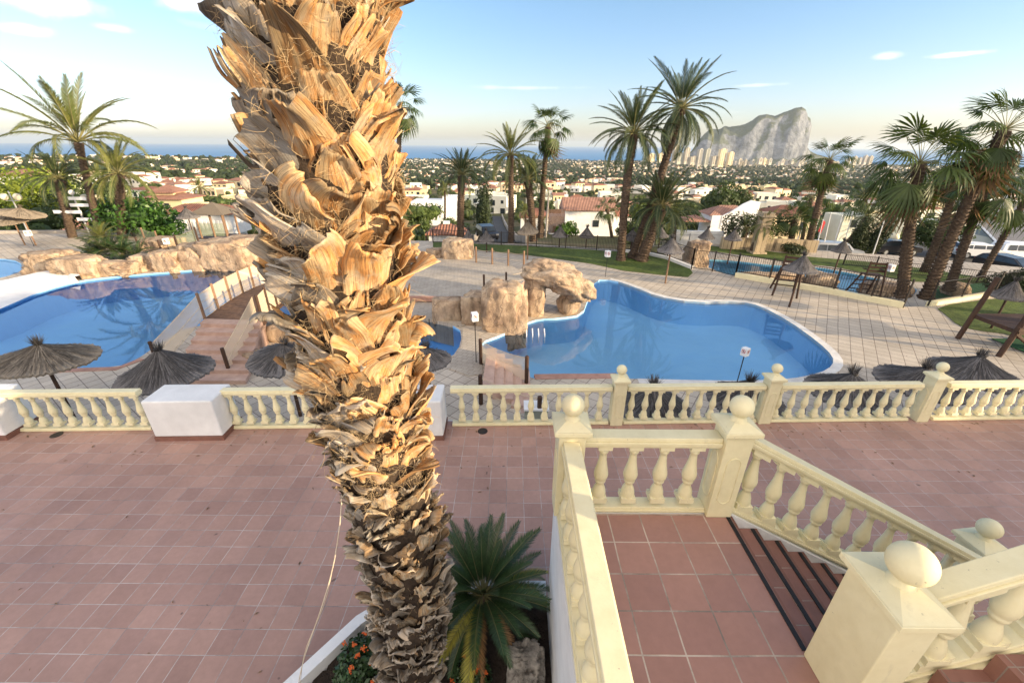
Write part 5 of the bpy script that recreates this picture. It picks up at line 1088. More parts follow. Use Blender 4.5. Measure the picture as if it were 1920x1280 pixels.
ppx('fan palm trunk cutting the right edge of the picture over the lawn', 1838, 520, 1925, 372, z=-3.0, kind='fan', fpx=60, n=30, seed=17, r0=.16, r1=.15, emin=-40)
ppx('sunlit fan palm behind the slim palm by the flag poles', 1500, 470, 1522, 372, z=-4, kind='fan', fpx=36, n=36, seed=18, r0=.16, r1=.12, emin=-50)
# smaller ones near the lower gardens
GP = 'smaller palms in the gardens beyond the pools'
for i, (bx, by, tx, ty, f, kd, ky, lb) in enumerate(((1262, 466, 1264, 410, 46, 'date', 'y', 'short golden palm left of the white gabled house'), (1408, 478, 1430, 425, 40, 'date', 'y', 'small sunlit date palm in front of the stone column'), (1388, 470, 1398, 430, 34, 'date', 'd', 'small date palm just left of the sunlit one by the column'),
        (1365, 452, 1368, 436, 22, 'date', 'd', 'little palm on the lawn below the white gabled house'), (1480, 470, 1490, 412, 36, 'fan', 'd', 'small fan palm at the right end of the hedge'), (1590, 455, 1628, 408, 34, 'date', 'd', 'dark palm behind the flag poles near the grey roof'), (1652, 440, 1660, 420, 34, 'date', 'd', 'dark palm between the two cypress bushes'), (1770, 440, 1772, 412, 36, 'date', 'd', 'low palm left of the big grey roof'),
        (1640, 438, 1622, 372, 36, 'fan', 'd', 'sunlit fan palm behind the flag poles'), (1148, 440, 1138, 392, 26, 'fan', 'd', 'fan palm with a brown skirt beside the red roofed white house'), (985, 420, 985, 398, 24, 'date', 'y', 'small palm at the left of the brown garden screen'), (1018, 440, 1018, 418, 20, 'date', 'y', 'small bright palm right of the wind blown parasol'),
        (375, 372, 374, 352, 26, 'date', 'y', 'small golden palm behind the tiled pyramid roof'), (196, 400, 186, 335, 34, 'date', 'y', 'bright green palm between the two left date palms'), (830, 372, 834, 356, 20, 'date', 'y', 'small palm by the white modern house behind the big trunk'), (1120, 415, 1162, 372, 26, 'fan', 'd', 'bright green fan palm behind the red roofed house'))):
    Yg = P(bx, by, -3.2).y if by > 450 else (75 if by > 430 else 95)
    if by > 450: ppx(lb, bx, by, tx, ty, z=-3.2, fpx=f, kind=kd, key=ky, n=30, seed=60 + i, r0=.22, r1=.2, group=GP, emin=-20)
    else: ppx(lb, bx, by, tx, ty, Y=Yg if by > 400 else 110, fpx=f, kind=kd, key=ky, n=30, seed=60 + i, r0=.25, r1=.22, group=GP, emin=-20)
# two palms outside the frame whose long shadows streak the deck and the left pool wall
palmtree('fan palm standing outside the picture beyond the right lawn', (27, 12, -2), (27.5, 12.3, 6.5), 'fan', n=34, seed=90, s=1.2)
palmtree('fan palm standing outside the picture beside the deck', (31, 15.5, -2), (31.5, 15, 5.5), 'fan', n=34, seed=91, s=1.2)
palmtree('date palm standing outside the picture to the right of the deck', (36, 19.5, -2), (36, 20, 6), 'date', n=36, seed=92)

# ------------------------------------------------------------------ bushes, hedges and garden trees
def tree(label, base, h, w, seed, mat='foliage', n=2600, size=.28, trunk=True, nm='tree', cat='tree', group=None, lobes=9, flat=.8, low=.3):
    t = thing(nm, label, cat, base, group); r = random.Random(seed); g = G(); lb = []
    for i in range(lobes):
        a = r.uniform(0, 2 * pi); q = r.random() ** .5 * .34 * w; z = h * (low + (1 - low) * r.uniform(.25, .72)); rr = w * r.uniform(.20, .34); lb.append((Vector((q * cos(a), q * sin(a), z)), Vector((rr, rr, rr * flat * h / w if h > w else rr * flat))))
    leafcloud(g, (0, 0, 0), (1, 1, 1), n, size, r, lobes=lb, shell=.55)
    for c, q in lb:   # inner blobs in leaf colour, added to block light through the crown
        vs = []; 
        for i in range(5):
            for j in range(8): vs.append(c + Vector((q.x * .45 * sin(pi * (i + .5) / 5) * cos(j * pi / 4), q.y * .45 * sin(pi * (i + .5) / 5) * sin(j * pi / 4), q.z * .45 * cos(pi * (i + .5) / 5))) * 1)
        g.add(vs, [(i * 8 + j, i * 8 + (j + 1) % 8, (i + 1) * 8 + (j + 1) % 8, (i + 1) * 8 + j) for i in range(4) for j in range(8)])
    g.build('crown', MT[mat], t)
    if trunk:
        g = G(); g.tube([(0, 0, -.3), (.05 * w, 0, h * .3), (0, .04 * w, h * .62)], [w * .045, w * .032, w * .012], 8)
        for c, q in lb[:5]: g.tube([(.03 * w, 0, h * .25), c * .8 + Vector((0, 0, h * .08)), c], [w * .022, w * .014, w * .006], 6)
        g.build('trunk', MT['bark2'], t)
    return t
def tpx(label, x, yb, ht, wd, seed, Y=None, z=None, **kw):
    if Y is None: b = P(x, yb, z if z is not None else DZ - .6)
    else: q = PY(x, yb, Y); b = Vector((q.x, Y, T(q.x, Y)))
    s = scale_at(b); 
    if Y is not None: q2 = PY(x, yb, Y); ht = ht + max(0, (q2.z - b.z) / s)
    return tree(label, b, ht * s * 1.05, wd * s, seed, **kw)
tpx('bright yellow green tree behind the lamp posts at the far left', 62, 425, 98, 170, 1, Y=48, mat='bright', n=6000, size=.34)
tpx('broad leaved fig tree with bright leaves behind the log posts', 285, 452, 82, 150, 2, mat='fig', n=5200, size=.30, low=.05)
tpx('dark green bush under the left date palms', 215, 440, 105, 130, 3, Y=42, mat='foliage', n=3500, size=.3, low=.1)
tpx('dark shrub behind the white boundary at far left', 40, 438, 50, 200, 4, Y=44, mat='foliage', n=3500, size=.3, low=.0, trunk=False, nm='shrub', cat='shrub')
tpx('dense round tree behind the white gabled house', 1352, 425, 74, 86, 5, Y=95, mat='foliage', n=9000, size=.55, low=.1)
tpx('tall dark conifer left of the descending road', 905, 440, 92, 36, 6, Y=70, mat='pine', n=2600, size=.35, low=0, flat=1.6)
tpx('leafy bush in front of the red roofed white house', 1065, 443, 28, 50, 7, z=-4, mat='fig', n=1800, size=.2, low=0, trunk=False, nm='shrub', cat='shrub')
tpx('dark pointed cypress bush left of the flag poles end', 1604, 474, 62, 30, 8, z=-3.8, mat='pine', n=2600, size=.18, low=0, flat=1.5, nm='cypress', cat='cypress')
tpx('dark pointed cypress bush right of its twin', 1640, 474, 62, 42, 9, z=-3.8, mat='pine', n=3000, size=.18, low=0, flat=1.5, nm='cypress', cat='cypress')
tpx('dark bush at the right edge of the lawn below the car park', 1898, 560, 60, 80, 10, z=-2.4, mat='pine', n=3200, size=.14, low=0, trunk=False, nm='shrub', cat='shrub')
tpx('dark tree between the leaning fan palms', 1750, 470, 60, 90, 11, z=-3.8, mat='foliage', n=3400, size=.22, low=.1)
tpx('dark bush at the foot of the slim fan palm', 1485, 478, 22, 46, 12, z=-3.1, mat='pine', n=1200, size=.15, low=0, trunk=False, nm='shrub', cat='shrub')
tpx('green shrub left of the gate behind the short date palm', 1185, 452, 40, 60, 13, Y=44, mat='foliage', n=1800, size=.25, low=0)
def hedge(label, a, b, w, h, seed):
    a = Vector(a); b = Vector(b); g = G(); r = random.Random(seed); L = (b - a).length; n = int(L / .6); lb = [(a.lerp(b, i / n) - a + Vector((0, 0, h * .5)), Vector((.6, w, h * .55 * r.uniform(.9, 1.1)))) for i in range(n + 1)]
    leafcloud(g, 0, 0, int(L * 420), .17, r, lobes=[(c, q) for c, q in lb]) if 0 else None
    for i in range(int(L * 800)):
        c, q = lb[r.randrange(len(lb))]; v = Vector((r.gauss(0, 1), r.gauss(0, 1), r.gauss(0, 1))).normalized(); p = c + Vector((v.x * q.x, v.y * q.y, v.z * q.z)) * r.uniform(.7, 1); s = .17 * r.uniform(.6, 1.3); x_ = Vector((r.gauss(0, 1), r.gauss(0, 1), r.gauss(0, 1))).normalized(); y_ = x_.cross(v).normalized()
        g.add([p - x_ * s * .5, p + y_ * s * .3, p + x_ * s * .5, p - y_ * s * .3], [(0, 1, 2, 3)])
    return g.build('hedge', MT['pine'], loc=a, label=label, cat='hedge')
hedge('dark clipped hedge above the low stone wall right of the column', P(1362, 462, LD) + Vector((0, .6, .9)), P(1478, 468, LD) + Vector((0, .6, .9)), .6, 1.9, 1)
# spiky shrubs on the left rocks
t = thing('spiky_shrub', 'big spiky dark cycad shrub with a golden top among the left rocks', 'shrub', P(212, 488, DZ)); r = random.Random(8)
qd = [frond(1.7, 34, .34, .03, cv, .4, 70 + i, sweep=.7, droop=.05, rw=.012).mesh('frond', [MT['cycad'], MT['rach']]) for i, cv in enumerate((.4, .8, 1.1))]
for k_, (dx, dz, n_, sc2) in enumerate(((-.7, .3, 34, .85), (.8, .35, 36, .95), (0, .7, 30, .9), (1.6, .2, 24, .8), (-1.5, .1, 22, .7))):
    for i in range(n_): o = link('frond', qd[i % 3], t, (dx, r.uniform(-.3, .3), dz)); o.rotation_euler = (0, -radians(75 - 75 * i / n_), i * 2.4); o.scale = (sc2 * r.uniform(.8, 1.1),) * 3
qy = frond(1.7, 34, .34, .03, .6, .4, 79, sweep=.7, droop=.05, rw=.012).mesh('frond', [MT['datey'], MT['rach']])
for i in range(26): o = link('frond', qy, t, (-.1, -.1, 1.5)); o.rotation_euler = (0, -radians(70 - 70 * i / 26), i * 2.4); o.scale = (.72,) * 3

# ------------------------------------------------------------------ lamps, poles, column, chairs
def lamp(label, bx, by, tx, ty, z=DZ, Y=None, globes=2, sp=30, gr=.27):
    b = P(bx, by, z) if Y is None else Vector((PY(bx, by, Y).x, Y, T(PY(bx, by, Y).x, Y))); tp = PY(tx, ty, b.y); v = tp - b; t = thing('street_lamp', label, 'street lamp', b, 'lamp posts with cream globes'); g = G(); g.tube([(0, 0, 0), v * .2, v * 1.0], [.09, .06, .045], 10); g.build('pole', MT['greymetal'], t); s = scale_at(b)
    for k_ in range(globes):
        dx = (k_ - (globes - 1) / 2) * sp * s; c = v + Vector((dx, 0, -.10 * abs(1) - .35)); g = G(); g.lathe([(max(.001, gr * sin(pi * i / 12)), -gr * cos(pi * i / 12)) for i in range(13)], c, 18); g.build('globe', MT['globe'], t, smooth=True)
        if globes > 1: g = G(); g.tube([v - Vector((0, 0, .75)), c - Vector((0, 0, gr + .02))], .03, 6); g.build('arm', MT['greymetal'], t)
lamp('twin globe lamp post at the far left behind the slanting parasols', 56, 440, 15, 358, sp=24)
lamp('twin globe lamp post left of the fig tree', 200, 436, 167, 360, sp=24)
b = P(172, 446, DZ); tp = PY(136, 366, b.y); t = thing('signpost', 'white pole with four white direction boards left of the twin globe lamp', 'signpost', b); v = tp - b
g = G(); g.tube([(0, 0, 0), v], [.08, .05], 8); g.build('pole', MT['greymetal'], t)
for f, dx, L_ in ((.93, .35, 1.4), (.78, .3, 1.5), (.62, -.9, 2.2), (.45, .2, 1.2)): g = G(); g.box(v * f + Vector((dx, -.1, 0)), (L_, .05, .24)); g.build('board', MT['signwhite'], t)
g = G(); g.lathe([(max(.001, .2 * sin(pi * i / 10)), -.2 * cos(pi * i / 10)) for i in range(11)], v + Vector((0, 0, .2)), 14); g.build('globe', MT['signwhite'], t, smooth=True)
lamp('low white mushroom lamp between the cypress bushes and the fan palms', 1661, 452, 1662, 436, z=-4, globes=1, gr=.42)
lamp('second low white mushroom lamp left of the thick fan palm', 1678, 458, 1680, 437, z=-4, globes=1, gr=.42)
GF2 = 'white flag poles leaning right in front of the car park'
for i, (bx, by, tx, ty) in enumerate(((1490, 462, 1514, 404), (1519, 470, 1534, 412), (1529, 472, 1543, 413), (1541, 474, 1558, 400), (1560, 470, 1579, 405), (1581, 464, 1599, 398), (1636, 478, 1660, 408), (1752, 500, 1798, 400), (1812, 475, 1836, 412))):
    b = P(bx, by, -3.8 if bx < 1740 else -4); tp = PY(tx, ty, b.y); g = G(); g.tube([(0, 0, 0), tp - b], [.05, .035], 8); t = thing('flag_pole', ('white flag pole nearest the stone wall end, first from the left', 'second white flag pole from the left, with a bent white top', 'third white flag pole, carrying a small folded red and white flag', 'tall fourth white flag pole before the silver car', 'fifth white flag pole, above the silver car', 'sixth white flag pole, left of the cypress bushes', 'pale pole standing in front of the right cypress bush', 'thin white pole crossing behind the big leaning fan palm', 'pale pole at the left corner of the big grey roof')[i], 'flag pole', b, GF2); g.build('pole', MT['signwhite'], t)
    g = G(); g.lathe([(.001, .1), (.06, .05), (.06, 0), (.001, -.05)], tp - b, 8); g.build('finial', MT['signwhite'], t)
    if i == 2: g = G(); v = tp - b; g.quad(v, v + Vector((.25, 0, -.1)), v + Vector((.1, 0, -1.1)), v + Vector((-.12, 0, -1.0))); g.quad(v + Vector((.25, .02, -.1)), v + Vector((.33, .02, -.25)), v + Vector((.2, .02, -1.2)), v + Vector((.1, .02, -1.1))); g.build('flag', MT['signred'], t)
b = P(1418, 474, LD); tp = PY(1438, 398, b.y); t = thing('stone_column', 'tall square stone column with a stepped top beyond the lower pool', 'column', b); v = tp - b; 
g = G(); w_ = .42
for a_, b_, ww in ((0, .05, .58), (.05, .9, .42), (.9, .94, .56), (.94, 1.0, .46)):
    p, q = v * a_, v * b_; g.add([(p.x + sx * ww, p.y + sy * ww, p.z) for sx, sy in ((-1, -1), (1, -1), (1, 1), (-1, 1))] + [(q.x + sx * ww * .96, q.y + sy * ww * .96, q.z) for sx, sy in ((-1, -1), (1, -1), (1, 1), (-1, 1))], [(0, 3, 2, 1), (4, 5, 6, 7), (0, 1, 5, 4), (1, 2, 6, 5), (2, 3, 7, 6), (3, 0, 4, 7)])
g.build('shaft', MT['stonewall'], t)
b = P(1023, 445, -4); tp = PY(1029, 362, b.y); g = G(); g.tube([(0, 0, 0), tp - b], [.13, .09], 8); g.build('utility_pole', MT['concrete'], loc=b, label='pale concrete utility pole right of the tall fan palm', cat='pole')
g = G(); a = P(1028, 437, -4); c = P(1058, 437, -4); n = 16
for i in range(n): p = a.lerp(c, i / n) - a; g.box((p.x, 0, 1.3), ((c.x - a.x) / n * .8, .06, 2.6))
g.build('garden_screen', MT['plank'], loc=a, label='brown slatted garden screen left of the red roofed white house', cat='screen')
def guard_chair(label, px, py, z, s=1.0, rz=0, mat='wood'):
    b = P(px, py, z); t = thing('lifeguard_chair', label, 'lifeguard chair', b, 'wooden lifeguard chairs', rz); H = 1.35 * s
    for sx in (-1, 1):
        g = G(); g.tube([(sx * .55 * s, -.75 * s, 0), (sx * .38 * s, -.05 * s, H)], .05 * s, 6); g.build('leg', MT[mat], t)
        g = G(); g.tube([(sx * .55 * s, .65 * s, 0), (sx * .38 * s, .40 * s, H + .75 * s)], .05 * s, 6); g.build('leg', MT[mat], t)
        g = G(); g.tube([(sx * .40 * s, -.10 * s, H + .25 * s), (sx * .38 * s, .45 * s, H + .30 * s)], .035 * s, 6); g.build('armrest', MT[mat], t)
    for k_ in range(3): g = G(); f = (k_ + 1) / 4.5; g.box((0, (-.75 + .7 * f) * s, H * f), (1.05 * s, .08 * s, .05 * s)); g.build('rung', MT[mat], t)
    g = G(); g.box((0, .16 * s, H), (.85 * s, .6 * s, .05 * s)); g.build('seat', MT[mat], t)
    for k_ in range(3): g = G(); g.box((0, .42 * s, H + (.25 + .2 * k_) * s), (.85 * s, .04 * s, .12 * s)); g.build('back_slat', MT[mat], t)
guard_chair('dark wooden lifeguard chair standing before the fence on the deck', 1468, 550, DZ, 1.0, 2.7)
guard_chair('dark wooden lifeguard chair behind the fence by the lower pool', 1616, 556, LD, 1.05, 2.9)
# raised wooden play tower cut by the right edge
b = P(1872, 668, DZ); t = thing('wooden_tower', 'dark wooden raised tower with netted sides cut by the right edge', 'tower', b)
for dx, dy, lx in ((0, 0, .75), (0, 1.6, .75), (2.4, 0, 0), (2.4, 1.6, 0)): g = G(); g.tube([(dx - .0, dy, 0), (dx + lx * .5, dy, 2.6)], .09, 8); g.build('post', MT['wood'], t)
g = G(); g.box((1.45, .8, 1.0), (2.6, 1.8, .14)); g.build('platform', MT['wood'], t)
g = G(); g.box((1.5, -.1, 2.0), (2.5, .1, .12)); g.box((1.35, -.12, 1.15), (2.7, .12, .14)); g.build('rail', MT['wood'], t)
g = G(); g.tube([(1.3, -.05, .2), (.1, -.05, .95)], .06, 6); g.build('brace', MT['wood'], t)
g = G(); g.quad((.35, -.04, 1.2), (2.6, -.04, 1.2), (2.6, -.04, 1.98), (.5, -.04, 1.98)); g.build('net', MT['netgreen'], t)
g = G(); a = P(1880, 655, DZ + .02); g.box((1.8, 0, .01), (2.4, 2.0, .02)); g.build('turf_mat', MT['turfmat'], loc=a, label='green mat under the wooden tower at the right edge', cat='mat')

# ------------------------------------------------------------------ cars
def carpart_mesh(kind='hatch'):
    L, W, H = 4.2, 1.72, 1.45
    prof = {'hatch': [(-2.1, .35), (-2.12, .62), (-2.0, .82), (-1.2, .95), (-.55, 1.38), (.9, 1.45), (1.7, 1.30), (2.02, .95), (2.1, .6), (2.05, .32)], 'suv': [(-2.15, .4), (-2.2, .8), (-2.05, 1.0), (-1.25, 1.08), (-.75, 1.58), (1.6, 1.65), (2.05, 1.5), (2.18, 1.0), (2.18, .5), (2.1, .38)]}[kind]
    g = G(); n = len(prof); secs = [(-W / 2, .94, 0), (-W / 2 + .05, 1, 1), (W / 2 - .05, 1, 1), (W / 2, .94, 0)]
    vs = []
    for y, k_, f in secs:
        for x, z in prof: inset = .16 * max(0, (z - .95) / .5); yy = y - math.copysign(inset, y) ; vs.append((x * (1 if f else .985), yy, z * (1 if f or z < .5 else .985)))
    fs = [(i * n + j, i * n + (j + 1) % n, (i + 1) * n + (j + 1) % n, (i + 1) * n + j) for i in range(3) for j in range(n)] + [tuple(range(n - 1, -1, -1)), tuple(3 * n + j for j in range(n))]
    g.add(vs, fs); gl = G(); zt = 1.36 if kind == 'hatch' else 1.52
    for s in (-1, 1):
        for (xa, xb, xc, xd) in (((-1.0, .0, .0, -.50), (.08, 1.0, .95, .08), (1.08, 1.62, 1.45, 1.03)) if kind == 'hatch' else ((-1.05, -.1, -.1, -.72), (0, 1.0, .97, 0), (1.1, 1.85, 1.7, 1.07))):
            yb = s * (W / 2 + .006); yt = s * (W / 2 - .115); gl.add([(xa, yb, .98), (xb, yb, .98), (xc, yt, zt - .06), (xd, yt, zt - .06)], [(0, 1, 2, 3)])
    g2 = prof; gl.add([(-1.22, -.72, .965), (-1.22, .72, .965), (-.60, .60, 1.37 if kind == 'hatch' else 1.55), (-.60, -.60, 1.37 if kind == 'hatch' else 1.55)], [(0, 1, 2, 3)])
    gl.add([(2.03, -.68, 1.0), (2.03, .68, 1.0), (1.74, .6, zt - .05), (1.74, -.6, zt - .05)], [(0, 1, 2, 3)])
    return g, gl
CARM = {k_: tuple(x.mesh(nm, mt_) for x, nm, mt_ in zip(carpart_mesh(k_), ('body', 'window'), (MT['carwhite'], MT['glass']))) for k_ in ('hatch', 'suv')}
def wheelmesh(): g = G(); g.tube([(0, -.1, 0), (0, .1, 0)], .32, 16); return g.mesh('wheel', MT['tyre'])
def rimmesh(): g = G(); g.tube([(0, -.112, 0), (0, .112, 0)], .19, 12); return g.mesh('rim', MT['greymetal'])
WM, RM = wheelmesh(), rimmesh()
def car(label, px, py, z, rz, kind='hatch', paint='carwhite'):
    b = P(px, py, z) if z is not None else None; t = thing('parked_car', label, 'car', b, 'cars parked below the pools', rz); bm_, wm_ = CARM[kind]
    if paint != 'carwhite': bm_ = bm_.copy(); bm_.materials.clear(); bm_.materials.append(MT[paint])
    link('body', bm_, t); link('window', wm_, t)
    for sx in (-1.3, 1.3):
        for sy in (-.78, .78): w_ = link('wheel', WM, t, (sx, sy, .32)); link('rim', RM, w_)
    for sy in (-.6, .6): g = G(); g.box((-2.07, sy, .72), (.08, .3, .16)); g.build('headlight', MT['greymetal'], t); g = G(); g.box((2.09, sy, .8), (.06, .2, .25)); g.build('tail_light', MT['signred'], t)
    g = G(); g.box((2.13, 0, .55), (.03, .52, .12)); g.build('number_plate', MT['signwhite'], t)
car('white hatchback parked behind the big leaning fan palm', 1828, 483, -4.6, 2.9)
car('white car with a silver roof at the right edge of the car park', 1905, 486, -4.6, 3.0, 'suv')
car('dark car parked in front of the white cars at the right', 1884, 511, -4.6, 1.75, 'hatch', 'cargrey')
car('silver estate car parked behind the flag poles', 1558, 486, -4.4, 3.0, 'suv', 'carsilver')
car('white car half hidden left of the silver estate', 1532, 480, -4.6, 2.8, 'hatch')
car('dark low car in the middle of the car park', 1672, 476, -4.6, 3.1, 'hatch', 'cargrey')
car('dark car on the road behind the far fence', 913, 446, -4.6, 1.9, 'hatch', 'cargrey')
fillmesh('car_park', [(P(x, y, -4.62).x, P(x, y, -4.62).y) for x, y in ((1500, 462), (1640, 455), (1920, 455), (2150, 470), (2150, 540), (1900, 530), (1700, 510), (1560, 492))], [], MT['asphalt'], -4.61, kind='structure', label='grey asphalt car park on the right')
# ------------------------------------------------------------------ houses
def hip(g, x0, x1, y0, y1, z, h, ov=.35, mi=0, gable=False):
    x0 -= ov; x1 += ov; y0 -= ov; y1 += ov; dx, dy = x1 - x0, y1 - y0
    if gable: r0, r1 = ((x0, (y0 + y1) / 2), (x1, (y0 + y1) / 2)) if dx > dy else (((x0 + x1) / 2, y0), ((x0 + x1) / 2, y1))
    elif dx > dy: r0, r1 = (x0 + dy / 2, (y0 + y1) / 2), (x1 - dy / 2, (y0 + y1) / 2)
    else: r0, r1 = ((x0 + x1) / 2, y0 + dx / 2), ((x0 + x1) / 2, y1 - dx / 2)
    b = [(x0, y0, z), (x1, y0, z), (x1, y1, z), (x0, y1, z)]; t = [(x, y, z - .12) for x, y, _ in b]; R_ = [(*r0, z + h), (*r1, z + h)]; v = b + R_ + t
    if dx > dy: f = [(0, 1, 5, 4), (1, 2, 5), (2, 3, 4, 5), (3, 0, 4)]
    else: f = [(0, 1, 4), (1, 2, 5, 4), (2, 3, 5), (3, 0, 4, 5)]
    g.add(v, f + [(6, 7, 1, 0), (7, 8, 2, 1), (8, 9, 3, 2), (9, 6, 0, 3), (9, 8, 7, 6)], mi)
def house_parts(seed, kind=None):
    """volumes of a villa: returns wall, roof, glass builders"""
    r = random.Random(seed); W, D, H = G(), G(), G(); kind = kind or r.choice(('hip', 'hip', 'gable', 'flat', 'flat', 'wing')); wins = []
    a, b = r.uniform(7, 12), r.uniform(6, 9); h = r.choice((3.0, 3.2, 5.8))
    W.box((0, 0, h / 2 - 1.5), (a, b, h + 3))
    if kind in ('hip', 'wing'): hip(D, -a / 2, a / 2, -b / 2, b / 2, h, r.uniform(1.1, 1.7))
    elif kind == 'gable': hip(D, -a / 2, a / 2, -b / 2, b / 2, h, r.uniform(1.2, 1.8), gable=True)
    else:
        for sx, sy, lx, ly in ((0, -b / 2 + .1, a + .02, .2), (0, b / 2 - .1, a + .02, .2), (-a / 2 + .1, 0, .2, b - .4), (a / 2 - .1, 0, .2, b - .4)): W.box((sx, sy, h + .25), (lx, ly, .5))
    if kind in ('wing', 'flat') or r.random() < .5:
        a2, b2, h2 = r.uniform(3.5, 6), r.uniform(4, 6), r.choice((2.8, 3.0)); sx = r.choice((-1, 1)); x2 = sx * (a / 2 + a2 / 2 - .02); y2 = r.uniform(-1, 1)
        W.box((x2, y2, h2 / 2 - 1.5), (a2, b2, h2 + 3)); 
        if kind == 'wing': hip(D, x2 - a2 / 2, x2 + a2 / 2, y2 - b2 / 2, y2 + b2 / 2, h2, .9)
    if kind != 'flat' and r.random() < .7: W.box((r.uniform(-2, 2), r.uniform(-1, 1), h + 1.1), (.7, .7, 2.0))
    W.box((0, -b / 2 - 2.4, -1.25), (a * 1.05, 4.8, 2.5)) # terrace in front
    for s, fl in ((-1, 0),) + (((-1, 1),) if h > 5 else ()):
        n = 3
        for i in range(n):
            x = -a / 2 + a * (i + .5) / n + r.uniform(-.3, .3); w_, hh = r.choice(((1.2, 1.2), (1.0, 2.0), (2.0, 2.0))); zc = fl * 2.8 + (1.0 if hh > 1.5 else 1.5); wins.append(((x, -b / 2 - .02, zc), (w_, .1, hh)))
    for i in range(2): wins.append(((a / 2 + .02, -b / 4 + i * b / 2.4, 1.6), (.1, 1.1, 1.2)))
    for i in range(2): wins.append(((-a / 2 - .02, -b / 4 + i * b / 2.4, 1.6), (.1, 1.1, 1.2)))
    return W, D, wins
def joined(seed, wm):
    W, D, wins = house_parts(seed); g = G(); g.v, g.f, g.m, g.uv, g.t = list(W.v), list(W.f), list(W.m), list(W.uv), list(W.t)
    o = len(g.v); g.v += D.v; g.uv += D.uv; g.t += D.t; g.f += [tuple(i + o for i in f) for f in D.f]; g.m += [1] * len(D.f)
    for c, d in wins: g.box(c, d, mi=2)
    return g.mesh('villa', [MT[wm], MT['roof'], MT['glass']])
HV = [joined(300 + i, ('whitehouse', 'whitehouse', 'creamhouse')[i % 3]) for i in range(14)]
HP = []
for i in range(7):
    W, D, wins = house_parts(400 + i); wm = MT[('whitehouse', 'creamhouse')[i % 2]]; wl = W.mesh('wall', wm); dl = D.mesh('roof', MT['roof']) if D.v else None; wn = []
    for c, d in wins: g = G(); g.box((0, 0, 0), d); wn.append((g.mesh('window', MT['glass']), c))
    HP.append((wl, dl, wn))
occ = []
def free(x, y, rad):
    for (a, b, r_) in occ:
        if abs(a - x) < rad + r_ and abs(b - y) < rad + r_: return False
    return True
def take(x, y, rad): occ.append((x, y, rad))
# the road running down the hill
ra, rb_ = PY(934, 448, 44), PY(925, 392, 150)
road = [(ra.x + (rb_.x - ra.x) * i / 24, 44 + 106 * i / 24) for i in range(25)]
g = G(); vs = []
for x, y in road:
    for s in (-2.6, 2.6): vs.append((x + s, y, T(x, y) + .25))
g.add(vs, [(2 * i, 2 * i + 1, 2 * i + 3, 2 * i + 2) for i in range(24)]); g.build('road', MT['asphalt'], kind='structure', label='straight grey road running down the hill beyond the fence')
for s, lb in ((-3.0, 'low white wall along the left of the descending road'), (3.0, 'low white wall along the right of the descending road')):
    g = G()
    for (x0, y0), (x1, y1) in zip(road, road[1:]): g.add([(x0 + s - .15, y0, T(x0, y0) - .5), (x0 + s + .15, y0, T(x0, y0) - .5), (x1 + s + .15, y1, T(x1, y1) - .5), (x1 + s - .15, y1, T(x1, y1) - .5)] + [(x0 + s - .15, y0, T(x0, y0) + 1), (x0 + s + .15, y0, T(x0, y0) + 1), (x1 + s + .15, y1, T(x1, y1) + 1), (x1 + s - .15, y1, T(x1, y1) + 1)], [(4, 5, 6, 7), (0, 1, 5, 4), (1, 2, 6, 5), (2, 3, 7, 6), (3, 0, 4, 7)])
    g.build('garden_wall', MT['concrete'], label=lb, cat='wall')
for x, y in road: take(x, y, 5)
# houses one can name
def nhouse(label, x, yb, Y, parts, rz=0, cat='house', nm='villa'):
    q = PY(x, yb, Y); b = Vector((q.x, Y, q.z)); t = thing(nm, label, cat, b, None, rz); take(b.x, b.y, 11); [take(b.x * f_, b.y * f_, 4.5) for f_ in (.94, .88, .82, .76, .70, .64, .58)]
    gz = T(b.x, b.y)
    if b.z - 1.4 > gz: g = G(); g.box((0, .5, (gz - b.z - 1.4) / 2), (6, 4.5, b.z + 1.4 - gz + 2.8)); g.build('foundation', MT['whitehouse'], t)
    for pn, fn, m_ in parts:
        g = G(); fn(g); g.build(pn, MT[m_], t)
    return t
def lam(*bx): return lambda g: [g.box(c, d) for c, d in bx]
def wn(*bx): return [('window', lam(b_), 'glass') for b_ in bx]
nhouse('white two storey house with a red tiled roof, right of the brown garden screen', 1098, 440, 82, [('wall', lam(((0, 0, 1.2), (9, 6, 7.5)), ((-5.5, 1, .5), (3, 4, 6)), ((6.5, 2, .6), (5, 5, 6))), 'white'), ('roof', lambda g: hip(g, -4.6, 4.6, -3.1, 3.1, 5.0, 1.9, gable=True), 'roof'), ('roof', lambda g: hip(g, 4.2, 9, -.5, 4.5, 3.7, 1.2), 'roof'), ('chimney', lam(((-4, 1.5, 6), (.7, .7, 2.4))), 'white')] + wn(((1.2, -3.02, 2.6), (1.1, .1, 1.2)), ((-6, -1.02, 1.2), (1, .1, 1.2)), ((7, -.52, 1.8), (1.2, .1, 1))))
nhouse('long low white house with red roofs left of the red roofed white house', 1040, 428, 100, [('wall', lam(((0, 0, 0), (16, 7, 6)),), 'white'), ('roof', lambda g: hip(g, -8, -1, -3.5, 3.5, 3, 1.6), 'roof'), ('roof', lambda g: hip(g, -.2, 8, -2.5, 3.5, 3.2, 1.6), 'roof')] + wn(((-3, -3.52, 1), (1, .1, 1.2)), ((3, -3.52, 1), (1, .1, 1.2))))
